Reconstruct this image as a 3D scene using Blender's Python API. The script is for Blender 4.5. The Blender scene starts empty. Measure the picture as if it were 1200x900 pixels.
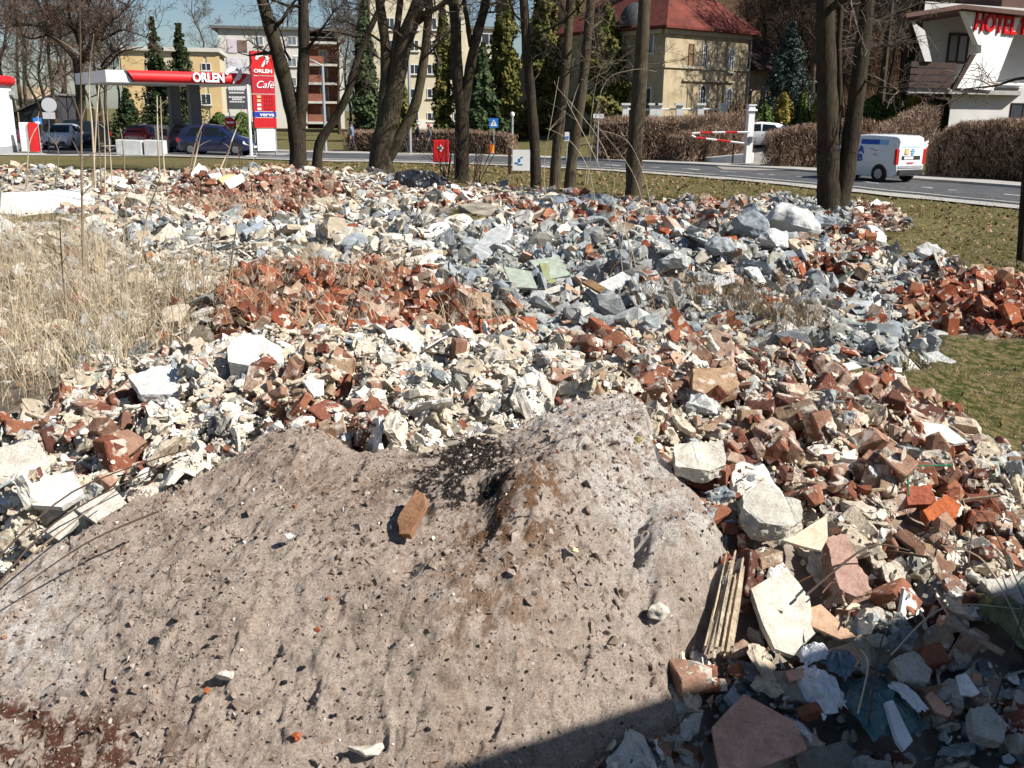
import bpy, bmesh, math, random
import numpy as np
from mathutils import Vector, Matrix
from mathutils import noise as mn
R = math.radians
rnd = random.Random(11)
rng = np.random.default_rng(11)
S = bpy.context.scene
COL = S.collection
V = Vector

# ---------------------------------------------------------------- camera
F, CX, CY, H = 1150.0, 600.0, 450.0, 2.6
TH, ROLL = R(15.55), R(0.6)
cam_d = bpy.data.cameras.new("camera"); cam = bpy.data.objects.new("camera", cam_d); COL.objects.link(cam)
CM = Matrix.Rotation(R(90) - TH, 3, 'X') @ Matrix.Rotation(ROLL, 3, 'Z')
cam.matrix_world = Matrix.Translation((0, 0, H)) @ CM.to_4x4()
cam_d.sensor_width = 36.0; cam_d.lens = 36.0 * F / 1200.0
cam_d.clip_start = 0.05; cam_d.clip_end = 3000
S.camera = cam
CMN = np.array(CM)

def ray(px, py):
    return CM @ V(((px - CX) / F, -(py - CY) / F, -1.0))
def G(px, py, z=0.0):
    d = ray(px, py); t = (z - H) / d.z
    return V((d.x * t, d.y * t, z))
def D(px, py, Y):
    d = ray(px, py); t = Y / d.y
    return V((d.x * t, Y, H + d.z * t))
def proj(x, y, z):
    p = np.stack([np.asarray(x, float), np.asarray(y, float), np.asarray(z, float) - H], -1) @ CMN
    dep = np.maximum(-p[..., 2], 1e-3)
    return CX + F * p[..., 0] / dep, CY - F * p[..., 1] / dep, -p[..., 2]

# ---------------------------------------------------------------- object helpers
def tag(o, label=None, cat=None, group=None, kind=None):
    if label: o['label'] = label
    if cat: o['category'] = cat
    if group: o['group'] = group
    if kind: o['kind'] = kind
    return o
def empty(name, loc=(0, 0, 0), rz=0.0, label=None, cat=None, group=None):
    o = bpy.data.objects.new(name, None); COL.objects.link(o)
    o.location = loc; o.rotation_euler = (0, 0, rz); o.empty_display_size = 0.2
    return tag(o, label, cat, group)
def link_mesh(name, me, parent=None, loc=None):
    o = bpy.data.objects.new(name, me); COL.objects.link(o)
    if parent is not None: o.parent = parent
    if loc is not None: o.location = loc
    return o
def copy_tree(o, parent=None):
    c = o.copy(); COL.objects.link(c); c.parent = parent
    for k in CH.get(o.name, [x for x in o.children]):
        copy_tree(k, c)
    return c
CH = {}

class MB:
    """collects shapes for one mesh"""
    def __init__(s): s.v = []; s.f = []; s.m = []
    def add(s, vs, fs, mi=0):
        b = len(s.v); s.v.extend([tuple(v) for v in vs])
        for f in fs: s.f.append(tuple(i + b for i in f)); s.m.append(mi)
        return s
    def box(s, c, d, rot=None, mi=0):
        hx, hy, hz = d[0] / 2, d[1] / 2, d[2] / 2
        vs = [V((x, y, z)) for x in (-hx, hx) for y in (-hy, hy) for z in (-hz, hz)]
        if rot is not None: vs = [rot @ v for v in vs]
        c = V(c)
        return s.add([v + c for v in vs], [(0, 1, 3, 2), (4, 6, 7, 5), (0, 4, 5, 1), (2, 3, 7, 6), (0, 2, 6, 4), (1, 5, 7, 3)], mi)
    def prism(s, poly, off, mi=0):
        """poly: 3D points, extruded by vector off"""
        n = len(poly); off = V(off); a = [V(p) for p in poly]; b = [p + off for p in a]
        fs = [tuple(range(n)), tuple(range(2 * n - 1, n - 1, -1))] + [(i, n + i, n + (i + 1) % n, (i + 1) % n) for i in range(n)]
        return s.add(a + b, fs, mi)
    def tube(s, pts, rad, n=6, mi=0, cap=True):
        pts = [V(p) for p in pts]; k = len(pts)
        if not hasattr(rad, '__len__'): rad = [rad] * k
        t0 = (pts[1] - pts[0]).normalized()
        u = t0.orthogonal().normalized(); vs = []
        for i, p in enumerate(pts):
            t = (pts[min(i + 1, k - 1)] - pts[max(i - 1, 0)])
            t = t.normalized() if t.length > 1e-9 else t0
            u = (u - t * u.dot(t)); u = u.normalized() if u.length > 1e-6 else t.orthogonal().normalized()
            w = t.cross(u)
            for j in range(n):
                a = 2 * math.pi * j / n
                vs.append(p + (u * math.cos(a) + w * math.sin(a)) * rad[i])
        fs = [(i * n + j, i * n + (j + 1) % n, (i + 1) * n + (j + 1) % n, (i + 1) * n + j) for i in range(k - 1) for j in range(n)]
        if cap: fs += [tuple(range(n - 1, -1, -1)), tuple((k - 1) * n + j for j in range(n))]
        return s.add(vs, fs, mi)
    def cyl(s, a, b, r, n=16, mi=0): return s.tube([a, b], [r, r], n, mi)
    def lathe(s, c, prof, n=20, mi=0):
        """prof: (r, z)"""
        c = V(c); vs = [c + V((r * math.cos(2 * math.pi * j / n), r * math.sin(2 * math.pi * j / n), z)) for r, z in prof for j in range(n)]
        fs = [(i * n + j, i * n + (j + 1) % n, (i + 1) * n + (j + 1) % n, (i + 1) * n + j) for i in range(len(prof) - 1) for j in range(n)]
        return s.add(vs, fs, mi)
    def build(s, name, mat, parent=None, smooth=False, bevel=0.0, xf=None):
        me = bpy.data.meshes.new(name)
        vs = [xf @ V(v) for v in s.v] if xf is not None else s.v
        me.from_pydata(vs, [], s.f)
        for m in (mat if isinstance(mat, (list, tuple)) else [mat]): me.materials.append(m)
        if isinstance(mat, (list, tuple)): me.polygons.foreach_set('material_index', s.m)
        bm = bmesh.new(); bm.from_mesh(me); bmesh.ops.recalc_face_normals(bm, faces=bm.faces); bm.to_mesh(me); bm.free()
        if smooth:
            me.polygons.foreach_set('use_smooth', [True] * len(me.polygons))
            try: me.set_sharp_from_angle(angle=R(40))
            except Exception: pass
        o = link_mesh(name, me, parent)
        if bevel > 0:
            b = o.modifiers.new('bevel', 'BEVEL'); b.width = bevel; b.segments = 2; b.limit_method = 'ANGLE'; b.angle_limit = R(35)
        return o

def np_mesh(name, verts, tris, mat, colr=None, smooth=False, quads=False):
    k = 4 if quads else 3
    me = bpy.data.meshes.new(name); nv, nt = len(verts), len(tris)
    me.vertices.add(nv); me.vertices.foreach_set('co', np.ascontiguousarray(verts, np.float32).ravel())
    me.loops.add(nt * k); me.loops.foreach_set('vertex_index', np.ascontiguousarray(tris, np.int32).ravel())
    me.polygons.add(nt); me.polygons.foreach_set('loop_start', np.arange(0, nt * k, k, dtype=np.int32))
    me.polygons.foreach_set('use_smooth', np.full(nt, smooth))
    if colr is not None:
        at = me.attributes.new('col', 'FLOAT_COLOR', 'POINT')
        c4 = np.ones((nv, 4), np.float32); c4[:, :3] = colr; at.data.foreach_set('color', c4.ravel())
    me.update(calc_edges=True)
    me.materials.append(mat)
    return me

# ---------------------------------------------------------------- materials
def mat_new(name):
    m = bpy.data.materials.new(name); m.use_nodes = True; nt = m.node_tree
    b = nt.nodes['Principled BSDF']; b.inputs['Specular IOR Level'].default_value = 0.25
    return m, nt, b
def nd(nt, t, **kw):
    n = nt.nodes.new(t)
    for k, v in kw.items():
        if k in n.inputs.keys(): n.inputs[k].default_value = v
        else: setattr(n, k, v)
    return n
def ramp(nt, fac, stops, interp='LINEAR'):
    r = nt.nodes.new('ShaderNodeValToRGB'); e = r.color_ramp.elements; r.color_ramp.interpolation = interp
    while len(e) < len(stops): e.new(0.5)
    for q, (p, c) in zip(e, stops):
        q.position = p; q.color = (c[0], c[1], c[2], 1) if hasattr(c, '__len__') else (c, c, c, 1)
    nt.links.new(fac, r.inputs[0]); return r.outputs[0]
def mixc(nt, fac, a, b, mode='MIX'):
    n = nt.nodes.new('ShaderNodeMix'); n.data_type = 'RGBA'; n.blend_type = mode
    for s, x in ((0, fac), (6, a), (7, b)):
        if isinstance(x, bpy.types.NodeSocket): nt.links.new(x, n.inputs[s])
        elif hasattr(x, '__len__'): n.inputs[s].default_value = (x[0], x[1], x[2], 1)
        else: n.inputs[s].default_value = x
    return n.outputs[2]
def noisef(nt, vec, scale, detail=4, rough=0.55, dist=0.0):
    n = nd(nt, 'ShaderNodeTexNoise', Scale=scale, Detail=detail, Roughness=rough, Distortion=dist)
    if vec is not None: nt.links.new(vec, n.inputs['Vector'])
    return n.outputs[0]
def bumpn(nt, b, h, strength=0.4, dist=0.02):
    n = nd(nt, 'ShaderNodeBump', Strength=strength, Distance=dist); nt.links.new(h, n.inputs['Height'])
    nt.links.new(n.outputs[0], b.inputs['Normal']); return n
MC = {}
def M(name, c, rough=0.75, var=0.18, scale=2.0, bump=0.0, bscale=30.0, metal=0.0, spec=0.25, world=False, dirt=None, dscale=1.0, dlo=.5, dhi=.7, bdist=.02):
    if name in MC: return MC[name]
    m, nt, b = mat_new(name)
    tc = nt.nodes.new('ShaderNodeNewGeometry').outputs['Position'] if world else nt.nodes.new('ShaderNodeTexCoord').outputs['Object']
    f = noisef(nt, tc, scale, 5, 0.6)
    lo = [max(0, x * (1 - var)) for x in c]; hi = [min(1, x * (1 + var)) for x in c]
    o = ramp(nt, f, [(0.3, lo), (0.7, hi)])
    if dirt is not None:
        d = ramp(nt, noisef(nt, tc, dscale, 6, 0.65), [(dlo, 0.0), (dhi, 1.0)])
        o = mixc(nt, d, o, dirt)
    nt.links.new(o, b.inputs['Base Color'])
    b.inputs['Roughness'].default_value = rough; b.inputs['Metallic'].default_value = metal; b.inputs['Specular IOR Level'].default_value = spec
    if bump: bumpn(nt, b, noisef(nt, tc, bscale, 4, 0.6), bump, bdist)
    MC[name] = m; return m
def glassM(name, c=(.03, .04, .05), rough=0.05):
    if name in MC: return MC[name]
    m, nt, b = mat_new(name); b.inputs['Base Color'].default_value = (*c, 1); b.inputs['Roughness'].default_value = rough; b.inputs['Specular IOR Level'].default_value = 0.6
    MC[name] = m; return m

# ---------------------------------------------------------------- numpy noise
_P = rng.permutation(4096)
_GA = rng.uniform(0, 2 * np.pi, 4096); _GX, _GY = np.cos(_GA), np.sin(_GA)
def pnoise(x, y, seed=0):
    xi, yi = np.floor(x).astype(np.int64), np.floor(y).astype(np.int64); xf, yf = x - xi, y - yi
    def g(ix, iy, fx, fy):
        h = _P[(_P[(ix + seed * 131) & 4095] + iy) & 4095]; return _GX[h] * fx + _GY[h] * fy
    u = xf * xf * xf * (xf * (xf * 6 - 15) + 10); v = yf * yf * yf * (yf * (yf * 6 - 15) + 10)
    a = g(xi, yi, xf, yf); b = g(xi + 1, yi, xf - 1, yf); c = g(xi, yi + 1, xf, yf - 1); d = g(xi + 1, yi + 1, xf - 1, yf - 1)
    return (a * (1 - u) + b * u) * (1 - v) + (c * (1 - u) + d * u) * v
def fbm(x, y, f, o=4, seed=0, g=0.5):
    s, a = 0, 1.0
    for i in range(o): s = s + a * pnoise(x * f, y * f, seed + i); f *= 2; a *= g
    return s
def sstep(a, b, x):
    t = np.clip((x - a) / (b - a), 0, 1); return t * t * (3 - 2 * t)

# ---------------------------------------------------------------- terrain
_cp = [(0,900,.22),(150,900,.25),(300,900,.28),(450,900,.30),(600,900,.30),(750,900,.25),(900,900,.2),(1050,900,.2),(1200,900,.22),
 (0,800,.34),(200,790,.45),(400,780,.52),(600,780,.56),(760,800,.45),(900,790,.36),(1050,790,.38),(1200,790,.42),
 (0,700,.46),(180,680,.62),(380,660,.76),(580,660,.84),(720,660,.82),(840,690,.66),(960,690,.6),(1100,680,.56),(1250,700,.5),
 (0,600,.6),(200,560,.8),(380,530,.94),(600,530,1.0),(700,475,1.08),(800,540,1.02),(900,560,.92),(1050,580,.72),(1200,610,.52),(1300,640,.35),
 (0,520,.55),(100,480,.72),(200,425,.9),(300,392,1.0),(430,385,1.08),(560,405,1.04),(680,400,1.06),(800,395,1.08),(900,420,1.02),(1000,455,.86),(1100,500,.58),(1180,540,.3),(1240,570,.1),
 (-120,520,.4),(-120,700,.35),(-120,900,.15),(1320,760,.3),(1320,900,.2),
 (400,345,.62),(320,335,.55),(480,365,.62),(560,392,.62),(600,375,.6),(700,370,.62),(820,365,.6),(940,372,.5),(1050,395,.22),
 (650,335,.7),(560,315,.72),(800,325,.66),(700,280,.95),(600,262,.9),(900,310,.75),(850,265,.9),(940,262,1.0),(1000,290,.8),(1060,325,.5),(1130,350,.3),(1130,380,.22),(1020,360,.4),
 (1200,380,.28),(1250,400,.2),(1200,330,.3),(1190,450,.05),(1150,420,.08),(1260,480,.02),(1120,280,.06),(1200,290,.02),(1060,290,.25),(1090,255,.05),
 (100,300,.25),(200,330,.28),(300,275,.62),(420,270,.72),(480,300,.6),(200,255,.6),(0,330,.15),(100,400,.18),(0,450,.22),(-100,400,.1),(60,250,.55),(-60,280,.3),
 (100,203,.75),(0,205,.8),(200,203,.75),(260,205,.9),(330,205,.95),(400,208,.9),(470,213,.85),(550,228,.75),(620,232,.6),(680,236,.5),(780,245,.5),(860,240,.55),(-60,205,.6),
 (330,245,.5),(440,235,.7),(200,235,.5),(740,262,.8),(1030,252,.35)]
_cp3 = [tuple(G(a, b, c)) for a, b, c in _cp]
_cp3 += [(x, y, 0.0) for x, y in ((-16,34),(-8,35),(-2,34),(3,32),(8,30),(13,26),(16,20),(16,12),(11,8),(9,5),(-14,26),(-18,18),(-16,10),(-10,5),(-6,2),(8,2),(0,.5),(-4,.5),(4,.5),(22,30),(-25,30),(20,5))]
_cp3 += [(-1.5,8.3,.55),(0.5,8.6,.55),(2,8.6,.5)]
_C = np.array(_cp3)
def _tk(d2): return 0.5 * d2 * np.log(d2 + 1e-9)
def _mk():
    n = len(_C); X = _C[:, :2]; d2 = ((X[:, None] - X[None]) ** 2).sum(-1)
    A = np.zeros((n + 3, n + 3)); A[:n, :n] = _tk(d2) + np.eye(n) * 0.15; A[:n, n] = 1; A[:n, n + 1:] = X; A[n, :n] = 1; A[n + 1:, :n] = X.T
    return np.linalg.solve(A, np.concatenate([_C[:, 2], [0, 0, 0]]))
_w = _mk()
GX0, GY0, GS = -24.0, -2.0, 0.1
_gx = np.arange(GX0, 24.01, GS); _gy = np.arange(GY0, 42.01, GS)
def _evalg():
    out = np.zeros((len(_gx), len(_gy)))
    yy = _gy
    for i, x in enumerate(_gx):
        d2 = (x - _C[:, 0][None]) ** 2 + (yy[:, None] - _C[:, 1][None]) ** 2
        out[i] = _tk(d2) @ _w[:-3] + _w[-3] + _w[-2] * x + _w[-1] * yy
    XX, YY = np.meshgrid(_gx, yy, indexing='ij')
    edge = sstep(24, 17, np.abs(XX)) * sstep(40, 34, YY) * sstep(-1.5, 0.8, YY)
    return np.clip(out, 0, 1.4) * edge
_HG = _evalg()
def bil(grid, x, y, x0, y0, s):
    fx = np.clip((x - x0) / s, 0, grid.shape[0] - 1.001); fy = np.clip((y - y0) / s, 0, grid.shape[1] - 1.001)
    i, j = fx.astype(int), fy.astype(int); u, v = fx - i, fy - j
    return grid[i, j] * (1 - u) * (1 - v) + grid[i + 1, j] * u * (1 - v) + grid[i, j + 1] * (1 - u) * v + grid[i + 1, j + 1] * u * v
def hill(x, y):
    d = (x - 3.9) * .78 + (y - 53) * .625
    side = sstep(-6, 10, x)
    return side * (2.6 * sstep(5, 30, d) + 0.32 * np.clip(d - 36, 0, 120) * sstep(30, 60, d))
def hz(x, y):
    x = np.asarray(x, float); y = np.asarray(y, float)
    inside = (np.abs(x) < 24) & (y > -2) & (y < 42)
    b = np.where(inside, bil(_HG, x, y, GX0, GY0, GS), 0.0)
    return b + hill(x, y) + 0.03 * fbm(x, y, 0.6, 3, 5) * sstep(2, 6, y)
def hz1(x, y): return float(hz(np.array([x]), np.array([y]))[0])
def onT(px, py):
    """terrain point seen at a photo pixel"""
    d = ray(px, py); t = 1.5 / d.y
    while t * d.y < 140:
        x, y, z = d.x * t, d.y * t, H + d.z * t
        if z < hz1(x, y): break
        t *= 1.006
    return V((d.x * t, d.y * t, hz1(d.x * t, d.y * t)))
def inpoly(px, py, poly):
    r = np.zeros(np.shape(px), bool); n = len(poly)
    for i in range(n):
        x1, y1 = poly[i]; x2, y2 = poly[(i + 1) % n]
        if y1 == y2: continue
        r ^= ((py < y1) != (py < y2)) & (px < (x2 - x1) * (py - y1) / (y2 - y1) + x1)
    return r
# ================================================================ ground, ash, rubble
# zones, as outlines in photo pixels carried onto the terrain
Z_ASH = [(-200,730),(-40,700),(70,640),(150,590),(215,562),(290,528),(330,500),(400,520),(480,532),(560,512),(610,505),(660,482),(700,470),(748,474),(764,510),(772,545),(830,590),(850,640),(838,690),(800,722),(776,738),(768,790),(800,822),(770,850),(640,880),(560,1000),(-200,1000)]
Z_HEAP = [(-300,560),(-60,520),(30,478),(110,430),(200,412),(262,380),(370,364),(500,396),(600,418),(680,392),(760,386),(850,390),(960,408),(1040,440),(1110,480),(1160,522),(1260,560),(1400,600),(1400,1000),(-300,1000)]
Z_B1 = [(240,356),(256,328),(330,308),(440,308),(506,330),(552,358),(618,392),(650,425),(560,440),(470,420),(370,410),(250,400)]
Z_GREY = [(440,300),(540,262),(600,248),(700,250),(770,268),(850,252),(905,225),(1000,240),(1010,272),(1060,300),(1110,300),(1150,330),(1090,345),(1060,366),(1100,395),(1090,430),(1020,432),(950,405),(870,372),(760,372),(640,410),(560,372),(500,338)]
Z_W2 = [(-40,330),(0,268),(110,255),(200,258),(300,250),(400,235),(470,236),(545,262),(500,320),(440,312),(330,316),(250,340),(150,330),(60,345)]
Z_FAR = [(-60,240),(-60,200),(0,196),(90,192),(230,192),(330,196),(420,202),(500,215),(640,222),(740,236),(860,236),(900,232),(905,250),(850,262),(760,276),(700,252),(600,248),(480,240),(400,240),(330,256),(200,256),(100,252)]
Z_B2 = [(1040,350),(1100,318),(1160,318),(1260,330),(1260,400),(1180,394),(1120,390),(1060,368)]
Z_F2 = [(1005,234),(1040,238),(1068,266),(1040,272),(1000,266)]
Z_BF = [(195,240),(205,213),(250,203),(300,207),(390,204),(395,240),(330,252),(240,250)]
Z_SOIL = [(720,372),(800,355),(900,366),(985,400),(960,412),(850,392),(760,388)]
Z_GRASS = [(-80,520),(-80,265),(40,262),(160,300),(250,330),(262,380),(200,412),(110,440),(30,485)]
Z_STRAW = [(130,235),(200,238),(330,248),(390,240),(420,246),(300,262),(180,262)]

EXT = [GX0, GY0]
GS2 = 0.05
gx2 = np.arange(-16, 16.01, GS2); gy2 = np.arange(1.2, 36.01, GS2)
XX, YY = np.meshgrid(gx2, gy2, indexing='ij'); ZZ = hz(XX, YY)
PX, PY, DEP = proj(XX, YY, ZZ)
def zm(p): return inpoly(PX, PY, p)
HEAP = zm(Z_HEAP) & (YY < 8.6)
COV = HEAP | ((YY > 8.0) & (zm(Z_B1) | zm(Z_GREY) | zm(Z_W2) | zm(Z_FAR) | zm(Z_B2) | zm(Z_F2) | zm(Z_BF))) | ((YY > 6) & (YY < 12) & (ZZ > .3) & (PX > 250) & (PX < 960))
def blur(a, n):
    a = a.astype(float)
    for _ in range(n):
        b = a.copy(); b[1:] += a[:-1]; b[:-1] += a[1:]; b[:, 1:] += a[:, :-1]; b[:, :-1] += a[:, 1:]; a = b / 5
    return a
COV = COV | ((blur(COV, 24) > .5) & (YY > 8.6))
COVB = blur(COV, 6)
BARE = blur(COV | (zm(Z_GRASS) & (YY < 20)) | zm(Z_STRAW) | (zm(Z_SOIL) & (YY > 8)), 10)
ASHB = blur(zm(Z_ASH) & (YY < 6.5), 3)

# ---- ground sheet
xs = np.unique(np.round(np.concatenate([np.linspace(-900, -60, 22), np.linspace(-60, -18, 43), np.arange(-18, 18.01, 0.16), np.linspace(18, 70, 53), np.linspace(70, 900, 22)]), 3))
ys = np.unique(np.round(np.concatenate([np.linspace(-80, -2, 20), np.arange(-2, 36, 0.16), np.arange(36, 140, 0.8), np.linspace(140, 1500, 30)]), 3))
gX, gY = np.meshgrid(xs, ys, indexing='ij'); gZ = hz(gX, gY)
ins = (np.abs(gX) < 15.9) & (gY > 1.3) & (gY < 35.9)
gZ = gZ - np.where(ins, .40 * sstep(.55, 1, bil(COVB, gX, gY, -16, 1.2, GS2)) , 0)
gb = np.where((np.abs(gX) < 15.9) & (gY > 1.3) & (gY < 35.9), bil(BARE, gX, gY, -16, 1.2, GS2), 0)
def grid_tris(n, m):
    i, j = np.meshgrid(np.arange(n - 1), np.arange(m - 1), indexing='ij'); a = (i * m + j).ravel()
    return np.stack([a, a + m, a + m + 1, a + 1], -1)
def mat_ground():
    m, nt, b = mat_new('turf')
    P = nt.nodes.new('ShaderNodeNewGeometry').outputs['Position']
    at = nd(nt, 'ShaderNodeAttribute', attribute_name='col')
    sep = nt.nodes.new('ShaderNodeSeparateColor'); nt.links.new(at.outputs['Color'], sep.inputs[0])
    big = noisef(nt, P, 0.35, 5, 0.6); mid = noisef(nt, P, 2.2, 5, 0.65); fine = noisef(nt, P, 16, 6, 0.75)
    grass = ramp(nt, big, [(0.32, (.075, .09, .022)), (0.5, (.16, .14, .045)), (0.68, (.27, .205, .09))])
    straw = ramp(nt, fine, [(0.3, (.06, .046, .022)), (0.5, (.19, .145, .075)), (0.72, (.40, .32, .19))])
    c = mixc(nt, ramp(nt, mid, [(0.30, .25), (0.62, .92)]), grass, straw)
    litter = ramp(nt, noisef(nt, P, 55, 3, 0.8), [(0.58, 0.0), (0.66, 1.0)])
    c = mixc(nt, litter, c, (.22, .12, .06))
    c = mixc(nt, ramp(nt, noisef(nt, P, 9, 4, .7), [(0.42, 1.0), (0.56, 0.0)]), c, (.045, .06, .014))
    soil = ramp(nt, fine, [(0.3, (.10, .075, .05)), (0.7, (.30, .25, .19))])
    c = mixc(nt, sep.outputs[0], c, soil)
    wood = ramp(nt, noisef(nt, P, 1.2, 6, .7), [(0.35, (.05, .028, .014)), (0.65, (.15, .085, .045))])
    c = mixc(nt, sep.outputs[1], c, wood)
    nt.links.new(c, b.inputs['Base Color']); b.inputs['Roughness'].default_value = 0.95; b.inputs['Specular IOR Level'].default_value = 0.1
    bumpn(nt, b, fine, 0.9, 0.06)
    return m
hd = (gX - 3.9) * .78 + (gY - 53) * .625
wd = sstep(18, 30, hd) * sstep(-4, 6, gX)
gc = np.stack([gb, wd, 0 * gb], -1).reshape(-1, 3)
me = np_mesh('ground', np.stack([gX, gY, gZ], -1).reshape(-1, 3), grid_tris(len(xs), len(ys)), mat_ground(), gc, True, True)
tag(link_mesh('ground', me), kind='structure')

# ---- ash heap
def mat_ash():
    m, nt, b = mat_new('ash')
    P = nt.nodes.new('ShaderNodeNewGeometry').outputs['Position']
    at = nd(nt, 'ShaderNodeAttribute', attribute_name='col')
    n1 = noisef(nt, P, 16, 8, 0.75); n2 = noisef(nt, P, 95, 7, 0.8); n3 = noisef(nt, P, 330, 3, 0.8)
    c = mixc(nt, 1.0, at.outputs['Color'], ramp(nt, n1, [(0.32, (.60, .56, .53)), (0.5, (.98, .97, .96)), (0.68, (1.2, 1.19, 1.18))]), 'MULTIPLY')
    c = mixc(nt, 1.0, c, ramp(nt, n2, [(0.30, (.36, .33, .31)), (0.44, (.86, .84, .82)), (0.58, (1.08, 1.07, 1.06)), (0.70, (1.5, 1.46, 1.42))]), 'MULTIPLY')
    c = mixc(nt, 1.0, c, ramp(nt, n3, [(0.32, (.5, .47, .45)), (0.46, (.95, .94, .93)), (0.56, (1.03, 1.03, 1.02)), (0.66, (1.4, 1.37, 1.34))]), 'MULTIPLY')
    vo = nd(nt, 'ShaderNodeTexVoronoi', Scale=95.0); nt.links.new(P, vo.inputs['Vector'])
    sp = ramp(nt, vo.outputs['Distance'], [(0.10, 1.0), (0.22, 0.0)])
    rs = nt.nodes.new('ShaderNodeSeparateColor'); nt.links.new(vo.outputs['Color'], rs.inputs[0])
    pick = ramp(nt, rs.outputs[0], [(0.70, 0.0), (0.72, 1.0)]); pw = ramp(nt, rs.outputs[1], [(0.84, 0.0), (0.86, 1.0)])
    f1 = nd(nt, 'ShaderNodeMath', operation='MULTIPLY'); nt.links.new(sp, f1.inputs[0]); nt.links.new(pick, f1.inputs[1])
    f2 = nd(nt, 'ShaderNodeMath', operation='MULTIPLY'); nt.links.new(sp, f2.inputs[0]); nt.links.new(pw, f2.inputs[1])
    c = mixc(nt, f1.outputs[0], c, (.05, .042, .038)); c = mixc(nt, f2.outputs[0], c, (.66, .6, .54))
    nt.links.new(c, b.inputs['Base Color']); b.inputs['Roughness'].default_value = 0.95; b.inputs['Specular IOR Level'].default_value = 0.08
    ad = nd(nt, 'ShaderNodeMath', operation='ADD'); nt.links.new(n2, ad.inputs[0]); nt.links.new(n3, ad.inputs[1])
    bumpn(nt, b, ad.outputs[0], 1.0, 0.012)
    return m
M_ASH = mat_ash()
def bl(px, py, cx, cy, rx, ry, rot=0.0):
    c, s = math.cos(rot), math.sin(rot); dx, dy = px - cx, py - cy
    return np.exp(-(((dx * c + dy * s) / rx) ** 2 + ((-dx * s + dy * c) / ry) ** 2))
def ash_detail(x, y, px, py):
    """lumps, gullies and clods of the ash, in metres"""
    w = 0.5 + 0.5 * np.clip(fbm(x, y, 1.1, 2, 31) * 2, -1, 1)
    wx = x + .06 * fbm(x, y, 5, 2, 90); wy = y + .06 * fbm(x, y, 5, 2, 92); bil_ = lambda f, s_: np.abs(pnoise(wx * f, wy * f, s_))
    d = 0.06 * fbm(x, y, 1.5, 3, 11) + 0.019 * fbm(wx, wy, 5, 2, 12) * (.5 + w) + 0.004 * bil_(9, 13) * (.35 + w) + 0.012 * fbm(wx, wy, 15, 4, 14) * (.3 + .9 * w) + 0.010 * bil_(46, 15) + 0.008 * bil_(90, 16) + .004 * pnoise(x * 150, y * 150, 17)
    clod = np.clip(fbm(wx, wy, 8, 2, 21) - 0.14, 0, 1); d += 0.06 * clod * (0.3 + 0.7 * w)
    pit = np.clip(-fbm(wx, wy, 6, 3, 23) - 0.18, 0, 1); d -= 0.07 * pit * (.3 + .7 * w)
    gul = np.abs(fbm(wx * 2.2, wy * .7, 2.0, 3, 25)); d -= 0.004 * np.clip(.10 - gul, 0, 1) / .10 * w
    d -= .035
    # mounds seen in the photograph: the brown clod, the grey-white ridge and its hollow, the lump at the edge of the rubble
    d += 0.09 * bl(px, py, 610, 590, 42, 34) + 0.10 * bl(px, py, 700, 505, 75, 40) + 0.07 * bl(px, py, 355, 535, 60, 26)
    d += 0.13 * bl(px, py, 800, 655, 42, 46) - (0.07 + .09 * fbm(x, y, 12, 3, 44)) * bl(px, py, 746, 640, 14, 42, 0.15) - 0.08 * bl(px, py, 758, 712, 10, 28, .1)
    d -= 0.06 * bl(px, py, 548, 615, 70, 22, -.35) - 0.04 * bl(px, py, 660, 560, 110, 24, -.5)
    d -= 0.05 * bl(px, py, 478, 655, 14, 20, .4) + 0.04 * bl(px, py, 560, 580, 22, 12)
    return d
ax = np.arange(-2.9, 1.75, 0.0065); ay = np.arange(2.35, 6.0, 0.0065)
aX, aY = np.meshgrid(ax, ay, indexing='ij'); aZ0 = hz(aX, aY); apx, apy, _ = proj(aX, aY, aZ0)
am = bil(ASHB, aX, aY, -16, 1.2, GS2) + 0.34 * fbm(aX, aY, 4, 4, 41)
aZ = aZ0 + 0.03 + ash_detail(aX, aY, apx, apy) - 0.16 * sstep(0.60, 0.10, am)
nz = fbm(aX, aY, 2.2, 4, 51); nz2 = fbm(aX, aY, 9, 6, 52, .75)
ac = np.ones(aX.shape + (3,)) * np.array([.53, .445, .38])
def lay(mask, c):
    global ac
    mk = np.clip(mask, 0, 1)[..., None]; ac = ac * (1 - mk) + np.array(c) * mk
lay(0.55 * sstep(-.15, .4, nz), (.60, .505, .43))
lay(0.7 * sstep(.0, .5, -nz), (.45, .36, .295))
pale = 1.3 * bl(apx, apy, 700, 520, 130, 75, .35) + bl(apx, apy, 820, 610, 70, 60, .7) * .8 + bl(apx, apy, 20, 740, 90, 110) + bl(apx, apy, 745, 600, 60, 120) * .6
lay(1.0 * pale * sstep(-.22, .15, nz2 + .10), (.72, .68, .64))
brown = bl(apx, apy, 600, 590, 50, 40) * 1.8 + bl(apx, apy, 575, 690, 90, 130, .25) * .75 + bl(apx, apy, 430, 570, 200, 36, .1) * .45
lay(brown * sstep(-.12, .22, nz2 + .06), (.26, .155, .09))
black = bl(apx, apy, 552, 538, 40, 30) * 4 + bl(apx, apy, 530, 565, 48, 30) * 2.0 + bl(apx, apy, 255, 610, 30, 12) * .5 + bl(apx, apy, 300, 835, 30, 25) * .0
lay(black * np.maximum(sstep(-.12, .22, nz2 + .06), .92 * sstep(-.35, .1, nz2 + .9 * bl(apx, apy, 550, 538, 34, 26) - .3)), (.035, .03, .028))
red = bl(apx, apy, 90, 880, 130, 60) * 1.3 + bl(apx, apy, 0, 850, 70, 40)
lay(red * sstep(-.12, .22, nz2 + .06), (.14, .065, .045))
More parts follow.
